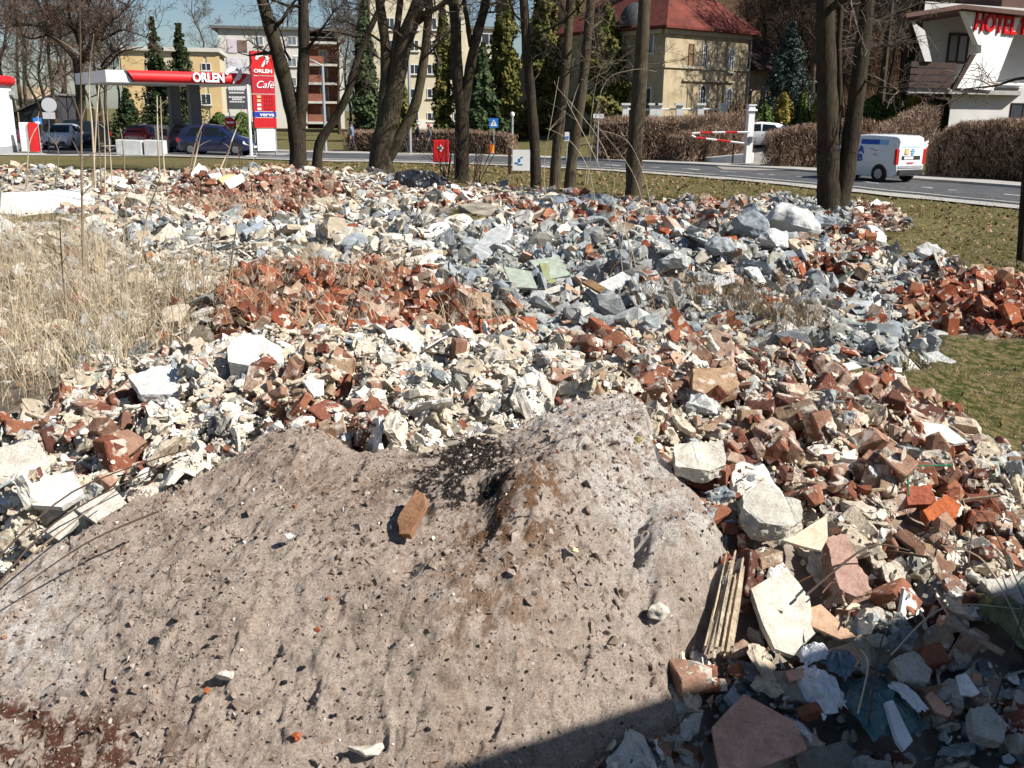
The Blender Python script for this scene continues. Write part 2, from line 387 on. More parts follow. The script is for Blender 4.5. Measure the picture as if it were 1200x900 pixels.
lay(0.75 * sstep(.30, .42, fbm(aX, aY, 26, 2, 61)) * (0.4 + 0.6 * sstep(-.2, .4, fbm(aX, aY, 2, 2, 62))), (.11, .085, .07))
lay(0.6 * sstep(.36, .46, fbm(aX, aY, 20, 2, 63)), (.60, .54, .48))
keep = (am > 0.10); q = grid_tris(len(ax), len(ay)); kf = keep.ravel()[q].any(1)
q = q[kf]; used = np.unique(q); rm = np.zeros(aX.size, int); rm[used] = np.arange(len(used))
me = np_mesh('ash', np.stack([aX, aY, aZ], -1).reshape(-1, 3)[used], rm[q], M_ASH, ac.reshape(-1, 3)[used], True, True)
tag(link_mesh('ash', me), 'pinkish grey heap of ash with black cinders in front of the rubble', 'ash heap', kind='stuff')
def ashz(x, y):
    return float(bil(aZ, np.array([x]), np.array([y]), ax[0], ay[0], 0.0065)[0])

# ---- bed of fines below the fragments
def mat_rub(name, kind):
    m, nt, b = mat_new(name)
    P = nt.nodes.new('ShaderNodeNewGeometry').outputs['Position']
    at = nd(nt, 'ShaderNodeAttribute', attribute_name='col'); C = at.outputs['Color']
    off = nd(nt, 'ShaderNodeVectorMath', operation='MULTIPLY_ADD'); nt.links.new(C, off.inputs[0]); off.inputs[1].default_value = (37, 53, 41); nt.links.new(P, off.inputs[2])
    Q = off.outputs[0]
    n1 = noisef(nt, Q, 14, 6, 0.65); n2 = noisef(nt, Q, 75, 5, 0.7)
    c = mixc(nt, 1.0, C, ramp(nt, n1, [(0.3, (.72, .70, .67)), (0.68, (1.12, 1.12, 1.12))]), 'MULTIPLY')
    c = mixc(nt, 1.0, c, ramp(nt, n2, [(0.3, (.74, .73, .72)), (0.62, (1.08, 1.08, 1.08))]), 'MULTIPLY')
    if kind == 'brick':
        mt = ramp(nt, noisef(nt, Q, 9, 5, .6), [(0.55, 0.0), (0.60, .85)]); c = mixc(nt, mt, c, (.56, .50, .42))
        c = mixc(nt, ramp(nt, noisef(nt, Q, 5, 3, .6), [(0.58, 0.0), (0.68, .7)]), c, (.12, .05, .035))
    elif kind == 'plaster':
        mt = ramp(nt, noisef(nt, Q, 8, 5, .6), [(0.56, 0.0), (0.66, .6)]); c = mixc(nt, mt, c, (.40, .345, .27))
        c = mixc(nt, ramp(nt, noisef(nt, Q, 6, 3, .6), [(0.67, 0.0), (0.72, .25)]), c, (.42, .21, .13))
    elif kind == 'concrete':
        mt = ramp(nt, noisef(nt, Q, 7, 5, .65), [(0.52, 0.0), (0.66, .6)]); c = mixc(nt, mt, c, (.50, .49, .45))
        c = mixc(nt, ramp(nt, n2, [(0.62, 0.0), (0.7, .5)]), c, (.13, .13, .13))
    nt.links.new(c, b.inputs['Base Color']); b.inputs['Roughness'].default_value = 0.92; b.inputs['Specular IOR Level'].default_value = 0.12
    ad = nd(nt, 'ShaderNodeMath', operation='ADD'); nt.links.new(n1, ad.inputs[0]); nt.links.new(n2, ad.inputs[1])
    bumpn(nt, b, ad.outputs[0], 0.7, 0.012 if kind != 'tile' else .004)
    return m
MR = {k: mat_rub(k + '_fragments', k) for k in ('brick', 'plaster', 'concrete', 'tile', 'fines')}

def zcolors(px, py, y):
    """share of each kind by place: brick, plaster, concrete, tile"""
    n = px.shape
    w = np.zeros(n + (4,)); w[...] = (.025, .84, .09, .045)
    def st(mask, v): w[mask] = v
    near = y < 8.6
    st(near & (px > 760), (.25, .58, .12, .05))
    st(near & (px > 640) & (px <= 760), (.14, .62, .16, .08))
    st(near & inpoly(px, py, [(770,470),(900,420),(1000,420),(1120,480),(1150,520),(1130,620),(1000,600),(860,590),(790,560)]), (.42, .46, .10, .02))
    st(near & inpoly(px, py, [(285,425),(330,415),(430,420),(450,470),(440,520),(380,505),(300,500)]), (.38, .58, .04, 0))
    st(near & inpoly(px, py, [(0,480),(90,440),(240,480),(250,560),(90,600),(0,600)]), (.16, .80, .02, .02))
    st(near & inpoly(px, py, [(820,800),(1300,680),(1300,1000),(820,1000)]), (.10, .36, .42, .12))
    st(~near, (.10, .52, .36, .02))
    st(~near & inpoly(px, py, Z_GREY), (.03, .10, .80, .07))
    st(~near & inpoly(px, py, Z_W2), (.01, .66, .32, .01))
    st(~near & inpoly(px, py, Z_FAR), (.09, .68, .21, .02))
    st(~near & inpoly(px, py, [(480,225),(640,225),(700,262),(560,262),(480,250)]), (.12, .70, .16, .02))
    st(~near & inpoly(px, py, [(640,236),(880,236),(880,262),(760,280),(690,262)]), (.20, .36, .42, .02))
    st((y > 7.9) & (inpoly(px, py, Z_B1) | inpoly(px, py, Z_B2)), (.96, .02, .02, 0))
    st(~near & inpoly(px, py, Z_BF), (.86, .13, .01, 0))
    st(~near & inpoly(px, py, Z_F2), (.45, .50, .05, 0))
    st(~near & inpoly(px, py, [(930,280),(1010,265),(1040,300),(1000,330),(930,330)]), (.30, .35, .33, .02))
    return w
BEDC = np.array([[.30, .15, .09], [.56, .50, .42], [.30, .30, .29], [.4, .3, .2]])
bx = np.concatenate([np.arange(-16, -4.6, .09), np.arange(-4.6, 5.6, .035), np.arange(5.6, 16, .09)])
by = np.concatenate([np.arange(1.9, 8.6, .035), np.arange(8.6, 35.9, .1)])
bX, bY = np.meshgrid(bx, by, indexing='ij'); bZ = hz(bX, bY); bpx, bpy_, _ = proj(bX, bY, bZ)
bcov = bil(COVB, bX, bY, -16, 1.2, GS2); bash = bil(ASHB, bX, bY, -16, 1.2, GS2)
ROUGH = 0.07 * fbm(bX, bY, 1.3, 4, 71) + 0.03 * fbm(bX, bY, 6, 3, 72) * (bY < 9)
bZ = bZ + 0.03 - .17 * sstep(.3, .9, bcov) + ROUGH * bcov - 0.10 * sstep(.5, .1, bcov) - 0.10 * bash
bw = zcolors(bpx, bpy_, bY); bc = (bw @ BEDC) * (0.6 + 0.5 * (fbm(bX, bY, 9, 3, 73)[..., None] + .5))
q = grid_tris(len(bx), len(by)); kf = (bcov.ravel()[q] > .06).any(1) & (bash.ravel()[q] < .97).all(1)
q = q[kf]; used = np.unique(q); rm = np.zeros(bX.size, int); rm[used] = np.arange(len(used))
me = np_mesh('rubble_dust', np.stack([bX, bY, bZ], -1).reshape(-1, 3)[used], rm[q], MR['fines'], np.clip(bc, .02, .9).reshape(-1, 3)[used], True, True)
tag(link_mesh('rubble_dust', me), 'pale dust and grit lying under the broken masonry', 'rubble', kind='stuff')
# ================================================================ single pieces that stand out
def plane_hit(px, py, p0, n):
    d = ray(px, py); o = V((0, 0, H)); t = (p0 - o).dot(n) / d.dot(n); return o + d * t
HERO = []      # (x, y, radius) kept free of loose fragments
LAND = []      # landmarks for the descriptions: (phrase, point)
def hero_free(pts, k=0.8):
    c = sum(pts, V()) / len(pts); HERO.append((c.x, c.y, min(k * .62 * max(math.hypot(p.x - c.x, p.y - c.y) for p in pts), .35 if c.y < 8.6 else .9)))
def rough(me_obj, amp, scale, cuts=1, seed=0):
    bm = bmesh.new(); bm.from_mesh(me_obj.data)
    for _ in range(cuts): bmesh.ops.subdivide_edges(bm, edges=[e for e in bm.edges], cuts=1, use_grid_fill=True)
    bmesh.ops.triangulate(bm, faces=bm.faces); bm.normal_update()
    for v in bm.verts: v.co += v.normal * amp * mn.noise(v.co * scale + V((seed, seed * 2, 0))) * 1.6 + V((mn.noise(v.co * scale * 2 + V((9, seed, 3))), mn.noise(v.co * scale * 2 + V((1, seed, 7))), 0)) * amp * .5
    bm.to_mesh(me_obj.data); bm.free()
def slab_on(name, poly, nrm, lift, thick, mat, label, cat, group=None, amp=0.004, scale=12, cuts=3, parent=None, land=None, free=.8, at=None):
    n = V(nrm).normalized(); cx = sum(p[0] for p in poly) / len(poly); cy = sum(p[1] for p in poly) / len(poly)
    c = (onT(cx, cy) if at is None else onT(*at)) + V((0, 0, lift)); pts = [plane_hit(a, b, c, n) for a, b in poly]
    mb = MB(); mb.prism(pts, -n * thick); o = mb.build(name, mat); rough(o, amp, scale, cuts, rnd.random() * 50)
    if thick > .045 and amp > .0035: rough(o, amp * .45, scale * 3.5, 1 if cuts < 4 else 0, rnd.random() * 50)
    tag(o, label, cat, group); hero_free(pts, free)
    if land: LAND.append((land, c))
    return o
def colM(name, base, kind):
    """masonry material of one colour, for a single piece"""
    m = MR[kind].copy(); m.name = name
    for n in m.node_tree.nodes:
        if n.type == 'ATTRIBUTE':
            rgb = m.node_tree.nodes.new('ShaderNodeRGB'); rgb.outputs[0].default_value = (*base, 1)
            for l in list(n.outputs['Color'].links): m.node_tree.links.new(rgb.outputs[0], l.to_socket)
    return m
m_terra = colM('terracotta', (.60, .34, .245), 'tile'); m_pale = colM('pale_plaster', (.62, .58, .50), 'fines'); m_white = colM('white_plaster', (.70, .69, .66), 'fines')
m_stone = colM('grey_stone', (.50, .48, .42), 'fines'); m_brk = colM('orange_brick', (.44, .125, .05), 'fines'); m_brk2 = colM('brown_brick', (.32, .17, .095), 'fines')
m_pinkstone = colM('pink_stone', (.40, .26, .21), 'fines'); m_board = colM('white_board', (.80, .79, .75), 'tile'); m_green = colM('green_plate', (.40, .45, .38), 'tile'); m_gstone = colM('white_rock', (.54, .555, .55), 'fines')
m_teal = M('teal_plastic', (.05, .12, .125), .3, .4, 6, .5, 18, spec=.5, dirt=(.16, .17, .16), dscale=9); m_foil = M('white_plastic', (.62, .64, .66), .35, .12, 5, .6, 14, spec=.5); m_black = M('black_plastic', (.02, .022, .028), .28, .3, 4, .8, 9, spec=.5)
m_cream = colM('cream_tile', (.68, .56, .42), 'tile')

slab_on('terracotta_tile', [(834,852),(872,813),(932,846),(946,878),(846,918)], (.05,-.42,.9), .10, .016, m_terra, 'large five-cornered pink terracotta floor tile lying in the shade', 'floor tile', land='the pink terracotta tile', amp=.0012, free=.75)
slab_on('plaster_slab', [(880,690),(902,676),(925,684),(941,720),(944,752),(930,768),(908,760),(893,728)], (.25,-.62,.75), .10, .03, m_pale, 'long smooth cream slab leaning at the edge of the shade', 'slab', land='the long cream slab', amp=.003)
slab_on('plaster_slab', [(904,672),(922,664),(948,700),(955,742),(944,752),(936,716)], (.1,-.5,.85), .06, .035, m_pale, 'narrow ridged cream slab behind the long smooth slab', 'slab', amp=.008)
slab_on('cream_tile', [(893,636),(930,628),(969,603),(970,630),(962,645),(940,640),(915,632)], (.0,-.35,.93), .09, .012, m_cream, 'thin cream tile piece with one pointed corner above the long slab', 'tile piece', amp=.001)
slab_on('floor_tile', [(950,712),(962,708),(1003,746),(985,749),(952,734)], (-.05,-.5,.85), .06, .014, colM('peach_tile', (.56,.37,.25), 'tile'), 'peach tile triangle beside the long cream slab', 'tile piece', amp=.001)
slab_on('floor_tile', [(968,762),(1000,752),(1011,770),(1003,783),(985,772)], (0,-.5,.85), .05, .014, colM('peach_tile2', (.52,.33,.23), 'tile'), 'peach tile corner lying on the edge of the shade', 'tile piece', amp=.001)
slab_on('pink_stone', [(967,632),(990,626),(1010,664),(1024,690),(1004,700),(984,690)], (.2,-.45,.85), .07, .07, m_pinkstone, 'long rough pinkish stone standing steeply beside the cream tile', 'stone', amp=.012, land='the long pinkish stone')
slab_on('stone_block', [(870,578),(895,566),(938,588),(945,606),(925,618),(890,612),(872,596)], (.15,-.35,.9), .12, .10, m_stone, 'biggest pale stone block in the near heap, flat on top', 'stone', amp=.012, land='the pale stone block', cuts=3)
slab_on('broken_brick', [(1082,598),(1110,578),(1127,592),(1121,606),(1092,615)], (.1,-.55,.8), .11, .06, m_brk, 'bright orange brick lying free on the pale rubble by the green rod', 'brick', 'bricks in the rubble', amp=.006, land='the bright orange brick')
slab_on('broken_brick', [(1061,570),(1092,568),(1097,590),(1064,592)], (.1,-.6,.8), .10, .07, colM('dark_brick',(.33,.10,.06),'fines'), 'dark red half brick framed by the green rod', 'brick', 'bricks in the rubble', amp=.006)
slab_on('broken_brick', [(464,612),(488,574),(499,580),(497,592),(480,626),(466,626)], (-.2,-.5,.83), .06, .035, m_brk2, 'brown brick lying by itself in the ash', 'brick', 'bricks in the rubble', amp=.009, free=0, land='the ash brick')
slab_on('broken_brick', [(812,432),(862,428),(866,452),(838,466),(812,456)], (.05,-.45,.9), .13, .09, colM('tan_brick',(.40,.27,.17),'brick'), 'large mortar-coated brick on the crest of the near heap', 'brick', 'bricks in the rubble', amp=.007)
slab_on('plaster_block', [(266,406),(282,390),(305,393),(331,408),(330,424),(300,430),(268,424)], (0,-.3,.95), .10, .10, m_white, 'large bright white plaster block on the crest near the dry grass', 'plaster block', amp=.008, land='the white plaster block')
slab_on('plaster_block', [(452,388),(474,381),(496,396),(488,412),(462,412)], (0,-.4,.9), .09, .09, m_white, 'white plaster block in front of the brick strip', 'plaster block', amp=.008)
slab_on('plaster_slab', [(40,560),(86,552),(98,578),(72,594),(38,592)], (0,-.45,.9), .08, .03, m_white, 'bright white flat slab at the edge of the ash', 'slab', amp=.003, land='the bright white flat slab')
slab_on('plaster_slab', [(52,622),(90,592),(92,610),(70,634)], (.2,-.5,.85), .07, .03, m_stone, 'greyish flat slab tilted against the ash edge', 'slab', amp=.003)
slab_on('plaster_slab', [(88,596),(132,572),(150,590),(112,612)], (0,-.45,.9), .06, .03, m_pale, 'cream flat slab at the foot of the pale rubble by the ash', 'slab', amp=.004)
slab_on('plaster_slab', [(-20,528),(40,514),(58,536),(38,566),(0,580),(-30,570)], (0,-.5,.9), .10, .05, m_pale, 'broad cream slab cut by the picture edge beside the dry grass', 'slab', amp=.006)
slab_on('plaster_slab', [(150,440),(190,428),(232,440),(210,462),(165,462)], (0,-.3,.95), .10, .06, m_white, 'broad white slab at the top of the heap by the dry grass', 'slab', amp=.008)
slab_on('plaster_slab', [(790,520),(846,516),(852,544),(832,552),(792,546)], (0,-.35,.93), .10, .07, m_pale, 'wide cream slab overhanging the bricks next to the ash crest', 'slab', amp=.009)
slab_on('plaster_slab', [(1078,494),(1108,498),(1134,518),(1118,520),(1086,510)], (.1,-.4,.9), .07, .02, m_white, 'white ribbed slab on the slope by the grass verge', 'slab', amp=.002)
slab_on('plaster_slab', [(1150,680),(1210,668),(1230,690),(1215,708),(1172,706)], (0,-.4,.9), .12, .08, m_stone, 'grey pitted slab at the edge of the shade', 'slab', amp=.010)
slab_on('tile_shard', [(620,305),(655,300),(668,322),(640,328)], (-.1,-.5,.85), .22, .03, m_green, 'pale green plate lying slanted on the grey heap', 'plate', amp=.002, land='the slanted green plates')
slab_on('tile_shard', [(590,312),(622,318),(630,338),(600,336)], (-.1,-.5,.85), .24, .03, m_green, 'pale green square plate leaning on the grey heap', 'plate', amp=.002)
slab_on('tile_shard', [(632,308),(664,310),(662,330),(640,332)], (.2,-.5,.85), .10, .03, colM('olive_plate',(.26,.28,.15),'tile'), 'olive plate under the slanted green plates', 'plate', amp=.002)
slab_on('concrete_slab', [(545,300),(575,268),(600,262),(590,292),(565,306)], (-.2,-.5,.8), .25, .10, m_gstone, 'white broken slab propped up behind the brick strip', 'slab', amp=.01)
slab_on('concrete_slab', [(538,240),(560,236),(602,246),(596,256),(560,254)], (0,-.15,1), .25, .16, colM('tan_stone',(.42,.37,.29),'fines'), 'tan flat boulder at the back of the cream rubble', 'slab', amp=.02)
slab_on('concrete_slab', [(686,340),(730,318),(742,326),(700,352)], (.1,-.3,.9), .14, .06, m_gstone, 'long pale slab lying across the grey heap', 'slab', amp=.006)
slab_on('plank', [(682,330),(692,327),(722,344),(716,350)], (0,-.3,.95), .2, .03, M('old_wood',(.20,.12,.06),.85,.4,8,.5,30), 'short brown curved plank on the grey heap', 'plank', amp=.003)
slab_on('insulation_board', [(2,226),(98,221),(113,238),(20,251),(0,250)], (0,-.16,1), .36, .14, m_board, 'big white board lying flat over the rubble by the dry grass', 'board', amp=.006, land='the big white board')
slab_on('insulation_board', [(-30,252),(0,252),(22,266),(4,276),(-30,274)], (0,-.3,1), .2, .08, m_board, 'white board corner sticking out in front of the big board', 'board', amp=.004)
slab_on('foam_sheet', [(223,204),(233,191),(248,203),(240,212),(226,210)], (.35,-.65,.6), .4, .10, m_board, 'white panel standing tilted on top of the far brick pile', 'panel', amp=.004, land='the tilted white panel')
slab_on('foam_sheet', [(262,212),(283,203),(286,208),(268,219)], (.0,-.35,.9), .35, .10, m_board, 'white flat panel on the far brick pile beside the yellow foam', 'panel', amp=.004)
slab_on('foam_sheet', [(255,209),(270,203),(276,206),(260,214)], (.0,-.4,.9), .42, .08, M('yellow_foam',(.62,.5,.26),.8,.15), 'yellowish foam piece between the white panels', 'foam piece', amp=.004)
slab_on('foam_sheet', [(244,204),(258,202),(262,208),(250,212)], (.1,-.5,.9), .35, .08, m_board, 'small white panel behind the tilted one', 'panel', amp=.004)
slab_on('concrete_block', [(367,233),(392,230),(394,246),(370,251)], (.05,-.8,.5), .35, .35, colM('yellow_block',(.52,.49,.38),'fines'), 'squared yellowish concrete block beside the far brick pile', 'concrete block', amp=.012, land='the concrete block')
slab_on('concrete_slab', [(284,270),(308,258),(310,266),(288,276)], (0,-.3,.9), .2, .07, colM('blue_plank',(.36,.41,.46),'fines'), 'bluish flat slab sticking up from the white rubble', 'slab', amp=.004)
slab_on('tile_shard', [(955,432),(1000,424),(1010,430),(968,440)], (0,-.4,.9), .08, .01, m_board, 'thin white strip among the bricks of the near crest', 'tile piece', amp=.001)

# rocks: grown from hulls
def rock(name, px, py, size, mat, label, cat, squash=(1, .8, .7), lift=0.0, land=None, seed=0, amp=.06, cuts=3, n=18):
    r = random.Random(seed); bm = bmesh.new()
    for _ in range(n):
        v = V((r.gauss(0, 1), r.gauss(0, 1), r.gauss(0, 1))).normalized(); bm.verts.new(V((v.x * squash[0], v.y * squash[1], v.z * squash[2])) * size / 2)
    h = bmesh.ops.convex_hull(bm, input=bm.verts); bmesh.ops.delete(bm, geom=[v for v in bm.verts if not v.link_faces], context='VERTS')
    me = bpy.data.meshes.new(name); bm.to_mesh(me); bm.free(); me.materials.append(mat); p = onT(px, py); o = link_mesh(name, me, None, p + V((0, 0, lift + size * squash[2] * .25)))
    rough(o, size * amp, 3 / size, cuts, seed)
    if size > .4: rough(o, size * .012, 9 / size, 1, seed + 3)
    tag(o, label, cat); HERO.append((p.x, p.y, size * .4))
    if land: LAND.append((land, p))
    return o
rock('boulder', 922, 270, .95, m_gstone, 'largest white boulder at the foot of the forked tree', 'boulder', (1, .7, .72), -.12, 'the white boulder', 5, .09, 4)
rock('boulder', 880, 276, .55, colM('blue_rock',(.27,.30,.33),'fines'), 'bluish grey boulder beside the largest white boulder', 'boulder', (1, .8, .8), .0, None, 8)
rock('boulder', 908, 288, .5, m_gstone, 'white boulder lying in front of the largest white boulder', 'boulder', (1, .8, .6), .0, None, 9)
rock('boulder', 958, 272, .5, colM('blue_rock2',(.34,.38,.42),'fines'), 'flat bluish rock leaning on the forked tree', 'boulder', (1, .7, .4), .1, None, 12)
rock('boulder', 1088, 306, .42, m_gstone, 'white streaked rock on the end of the grey heap by the lawn', 'boulder', (1.1, .7, .7), .05, 'the white streaked rock', 14)
rock('boulder', 845, 300, .45, colM('blue_rock3',(.33,.36,.38),'fines'), 'dark grey boulder on the slope of the grey heap', 'boulder', (1, .7, .6), .05, None, 15)
rock('lump_of_mortar', 770, 735, .10, m_pale, 'cracked white lump under the ash edge', 'plaster lump', (1, .8, .8), .03, None, 21)
rock('stone', 265, 812, .085, m_pale, 'pale stone half sunk in the ash', 'stone', (1, .6, .55), .045, 'the ash stone', 22)
rock('stone', 340, 640, .05, m_white, 'small white chip on the ash slope', 'stone', (1, .7, .5), .04, None, 23)
rock('stone', 430, 890, .14, m_pale, 'long pale flake at the bottom of the ash', 'stone', (1, .5, .3), .03, None, 24)
rock('brick_chip', 243, 826, .045, m_brk, 'narrow orange brick chip in the ash', 'brick chip', (.5, 1, .5), .04, None, 25)
rock('brick_chip', 348, 878, .045, m_brk, 'round orange brick chip near the bottom of the ash', 'brick chip', (1, .9, .7), .03, None, 26)
rock('foam_crumb', 673, 663, .035, M('yellow_crumb',(.75,.66,.33),.8,.1), 'pale yellow crumb on the ash', 'crumb', (1, .9, .7), .05, None, 27)
rock('moss_lump', 746, 532, .05, M('moss',(.36,.30,.10),.9,.4,20,.8,60), 'yellow mossy lump at the edge of the ash crest', 'moss lump', (1, 1, .8), .05, None, 28)

m_lath = M('lath_wood', (.34, .26, .17), .9, .35, 14, .6, 60); m_lath2 = M('lath_dark', (.13, .09, .06), .9, .35, 14, .6, 60); m_wire = M('rusty_wire', (.12, .06, .035), .8, .3, 20)
# crumpled plastic: sheets with folds
def sheet(name, px, py, w, d, h, mat, label, cat, seed, rz=0.0, lift=.03, land=None, res=36, wrap=True):
    r = V((seed * 3.1, seed * 1.7, seed)); mb = MB(); vs = []
    for i in range(res + 1):
        for j in range(res + 1):
            u, v = i / res * 2 - 1, j / res * 2 - 1
            q = V((u * 1.5, v * 1.5, 0)) + r
            rr = math.hypot(u, v); dome = max(0, 1 - rr ** 2.2) if wrap else .3
            fo = abs(mn.noise(q * 1.6)) * .9 + abs(mn.noise(q * 3.7)) * .5 + .25 * abs(mn.noise(q * 8))
            vs.append((u * w / 2 + .12 * w * mn.noise(q * 2 + V((5, 0, 0))), v * d / 2 + .12 * d * mn.noise(q * 2 + V((0, 5, 0))), h * (dome * .75 + .45 * (fo - .4) - (.25 if wrap else 0) * rr)))
    fs = [(i * (res + 1) + j, (i + 1) * (res + 1) + j, (i + 1) * (res + 1) + j + 1, i * (res + 1) + j + 1) for i in range(res) for j in range(res)]
    mb.add(vs, fs); o = mb.build(name, mat); p = onT(px, py); o.location = p + V((0, 0, lift)); o.rotation_euler = (R(12), 0, rz)
    sm = o.modifiers.new('thickness', 'SOLIDIFY'); sm.thickness = .002
    tag(o, label, cat); HERO.append((p.x, p.y, max(w, d) * .38))
    if land: LAND.append((land, p))
sheet('plastic_sack', 490, 216, 1.7, .8, .5, m_black, 'crumpled black plastic sack on the far rubble near the double trunk', 'plastic sack', 3, .1, .0, 'the black plastic sack')
sheet('plastic_sack', 698, 238, 1.3, .7, .28, M('grey_tarp',(.10,.12,.14),.5,.3,3,.6,8,spec=.4), 'dark grey sheet spread between the slim trees', 'plastic sheet', 4, .2, .02)
sheet('plastic_sheet', 655, 240, 1.2, .6, .25, M('grey_tarp2',(.16,.19,.22),.5,.3,3,.6,8,spec=.4), 'bluish grey sheet beside the pair of slim trees', 'plastic sheet', 6, -.1, .02)
sheet('plastic_bag', 958, 822, .17, .24, .09, m_foil, 'crumpled white plastic bag in the shade behind the terracotta tile', 'plastic bag', 7, .5, .06, 'the crumpled white bag')
sheet('plastic_bag', 952, 782, .15, .09, .05, m_foil, 'twisted white plastic strip on the edge of the shade', 'plastic bag', 9, .4, .06)
sheet('plastic_film', 1030, 832, .26, .30, .06, m_teal, 'dark teal plastic film in the shade beside the white bag', 'plastic film', 11, .3, .03, 'the dark teal film')
sheet('plastic_film', 985, 790, .16, .12, .05, M('blue_film',(.10,.16,.20),.3,.4,7,.5,18,spec=.5), 'small bluish film by the peach tile corner', 'plastic film', 13, .8, .05)
sheet('plastic_film', 1180, 735, .18, .34, .08, M('olive_film',(.12,.12,.05),.35,.4,7,.5,18,spec=.5), 'olive plastic film at the edge of the rubble in the shade', 'plastic film', 14, .4, .06)
sheet('foam_scrap', 1062, 840, .06, .16, .03, m_foil, 'white foam scrap upright beside the teal film', 'foam scrap', 15, .5, .08)
slab_on('foam_strip', [(1038,822),(1046,820),(1070,868),(1060,880),(1052,868)], (.3,-.5,.8), .08, .02, m_foil, 'narrow white strip standing beside the dark teal film', 'strip', amp=.002)
slab_on('tile_shard', [(1120,792),(1132,788),(1148,812),(1140,816),(1126,814)], (0,-.5,.85), .06, .01, m_board, 'white tile shard lying alone in the shade', 'tile piece', amp=.001)
slab_on('stone_block', [(1046,772),(1070,762),(1092,786),(1088,800),(1062,796)], (.1,-.5,.85), .08, .06, m_stone, 'grey angular stone in the shade by the peach tile', 'stone', amp=.008)
slab_on('stone_block', [(1138,830),(1160,822),(1182,850),(1172,868),(1144,862)], (.1,-.5,.85), .08, .06, m_stone, 'greenish grey stone near the shaded picture corner', 'stone', amp=.008)
slab_on('stone_block', [(930,884),(990,866),(1004,880),(996,900),(940,910)], (.1,-.4,.9), .05, .06, colM('dark_stone',(.22,.21,.17),'fines'), 'mossy grey kerb piece in front of the white bag', 'stone', amp=.006)
slab_on('stone_block', [(902,786),(940,782),(960,806),(952,824),(920,818)], (.1,-.4,.9), .04, .08, colM('dark_stone2',(.28,.26,.22),'fines'), 'dull grey stone between the terracotta tile and the cream slab', 'stone', amp=.010)
slab_on('terracotta_shard', [(1084,816),(1092,810),(1116,834),(1112,840),(1096,834)], (.1,-.5,.85), .06, .012, m_terra, 'small terracotta shard in the shade by the teal film', 'tile piece', amp=.001)
slab_on('terracotta_shard', [(922,786),(948,782),(946,794),(926,798)], (.1,-.5,.85), .08, .012, m_terra, 'small terracotta shard behind the big tile', 'tile piece', amp=.001)

# weathered timber: splintered bundle of fibres in one piece
mb = MB(); a = onT(838, 782); b_ = onT(858, 690) + V((0, 0, .07)); dv = (b_ - a); sd_ = V((1, -.1, .05)).normalized()
for i in range(11):
    off = sd_ * (i - 5) * .0095 + V((0, rnd.gauss(0, .006), rnd.uniform(.015, .05))); t0, t1 = rnd.uniform(-.05, .12), rnd.uniform(.72, 1.06); p0, p1 = a + dv * t0 + off * 1.15, a + dv * t1 + off * .9; w_ = rnd.uniform(.004, .0075); th = V((0, -.01, .02)) * rnd.uniform(.6, 1.3)
    pm = (p0 + p1) / 2 + V((rnd.gauss(0, .003), 0, rnd.gauss(0, .004))); mb.prism([p0 - sd_ * w_ * .7, p0 + sd_ * w_, pm + sd_ * w_ * 1.1, p1 + sd_ * w_ * .5, p1 + dv * .02, p1 - sd_ * w_ * .6, pm - sd_ * w_], th)
o = mb.build('split_timber', M('weathered_wood', (.46, .37, .26), .9, .35, 14, .7, 60)); tag(o, 'splintered weathered timber leaning at the ash edge', 'timber'); HERO.append((a.x, (a.y + b_.y) / 2, .1)); LAND.append(('the splintered timber', (a + b_) / 2))
# green bent rod
p1, p2, p3 = onT(1062, 604) + V((0, 0, .09)), onT(1060, 572) + V((0, 0, .11)), onT(1112, 568) + V((0, 0, .11))
mb = MB(); mb.tube([p1, p2 + (p1 - p2) * .1, p2 + V((0, 0, .004)), p2 + (p3 - p2) * .1, p3], .0045, 8); tag(mb.build('bent_rod', M('green_paint', (.02, .13, .07), .4, .2), smooth=True), 'thin green metal rod bent at a right angle', 'rod'); LAND.append(('the green bent rod', p2))
for ph, q in (('the forked tree', (985, 258)), ('the single slim tree', (745, 238)), ('the dry grass', (215, 405)), ('the grass verge', (1150, 500)), ('the ash crest', (705, 468)), ('the ash edge', (90, 600)), ('the double trunk', (540, 222)), ('the burnt black patch', (545, 530)),
              ('the bramble patch', (850, 385)), ('the red brick strip', (420, 345)), ('the lawn bricks', (1150, 355)), ('the grey heap foot', (1020, 420)), ('the olive film', (1180, 735)), ('the moss lump', (752, 500)), ('the far brick pile', (335, 232)), ('the broad cream slab', (20, 545)), ('the grey slab', (715, 335)), ('the tan flat boulder', (570, 246))):
    LAND.append((ph, onT(*q)))

# ================================================================ loose fragments, stacked one by one
def bm_arr(bm):
    bmesh.ops.triangulate(bm, faces=bm.faces); bm.verts.ensure_lookup_table()
    v = np.array([x.co[:] for x in bm.verts]); f = np.array([[q.index for q in t.verts] for t in bm.faces]); bm.free()
    c = (v.max(0) + v.min(0)) / 2; v = v - c; return v / (v.max(0) - v.min(0)).max(), f
def jit(bm, amp, sc, seed):
    bm.normal_update(); s = V((seed, -seed * 2, seed * .5))
    for v in bm.verts: v.co += (v.normal + V((mn.noise(v.co * sc + s * 3),) * 3)) * amp * mn.noise(v.co * sc + s) * 2
def hull(pts):
    bm = bmesh.new()
    for p in pts: bm.verts.new(p)
    bmesh.ops.convex_hull(bm, input=bm.verts); bmesh.ops.delete(bm, geom=[v for v in bm.verts if not v.link_faces], context='VERTS'); return bm
def sub(bm, cuts=1):
    bmesh.ops.triangulate(bm, faces=bm.faces); bmesh.ops.subdivide_edges(bm, edges=bm.edges[:], cuts=cuts, use_grid_fill=True)
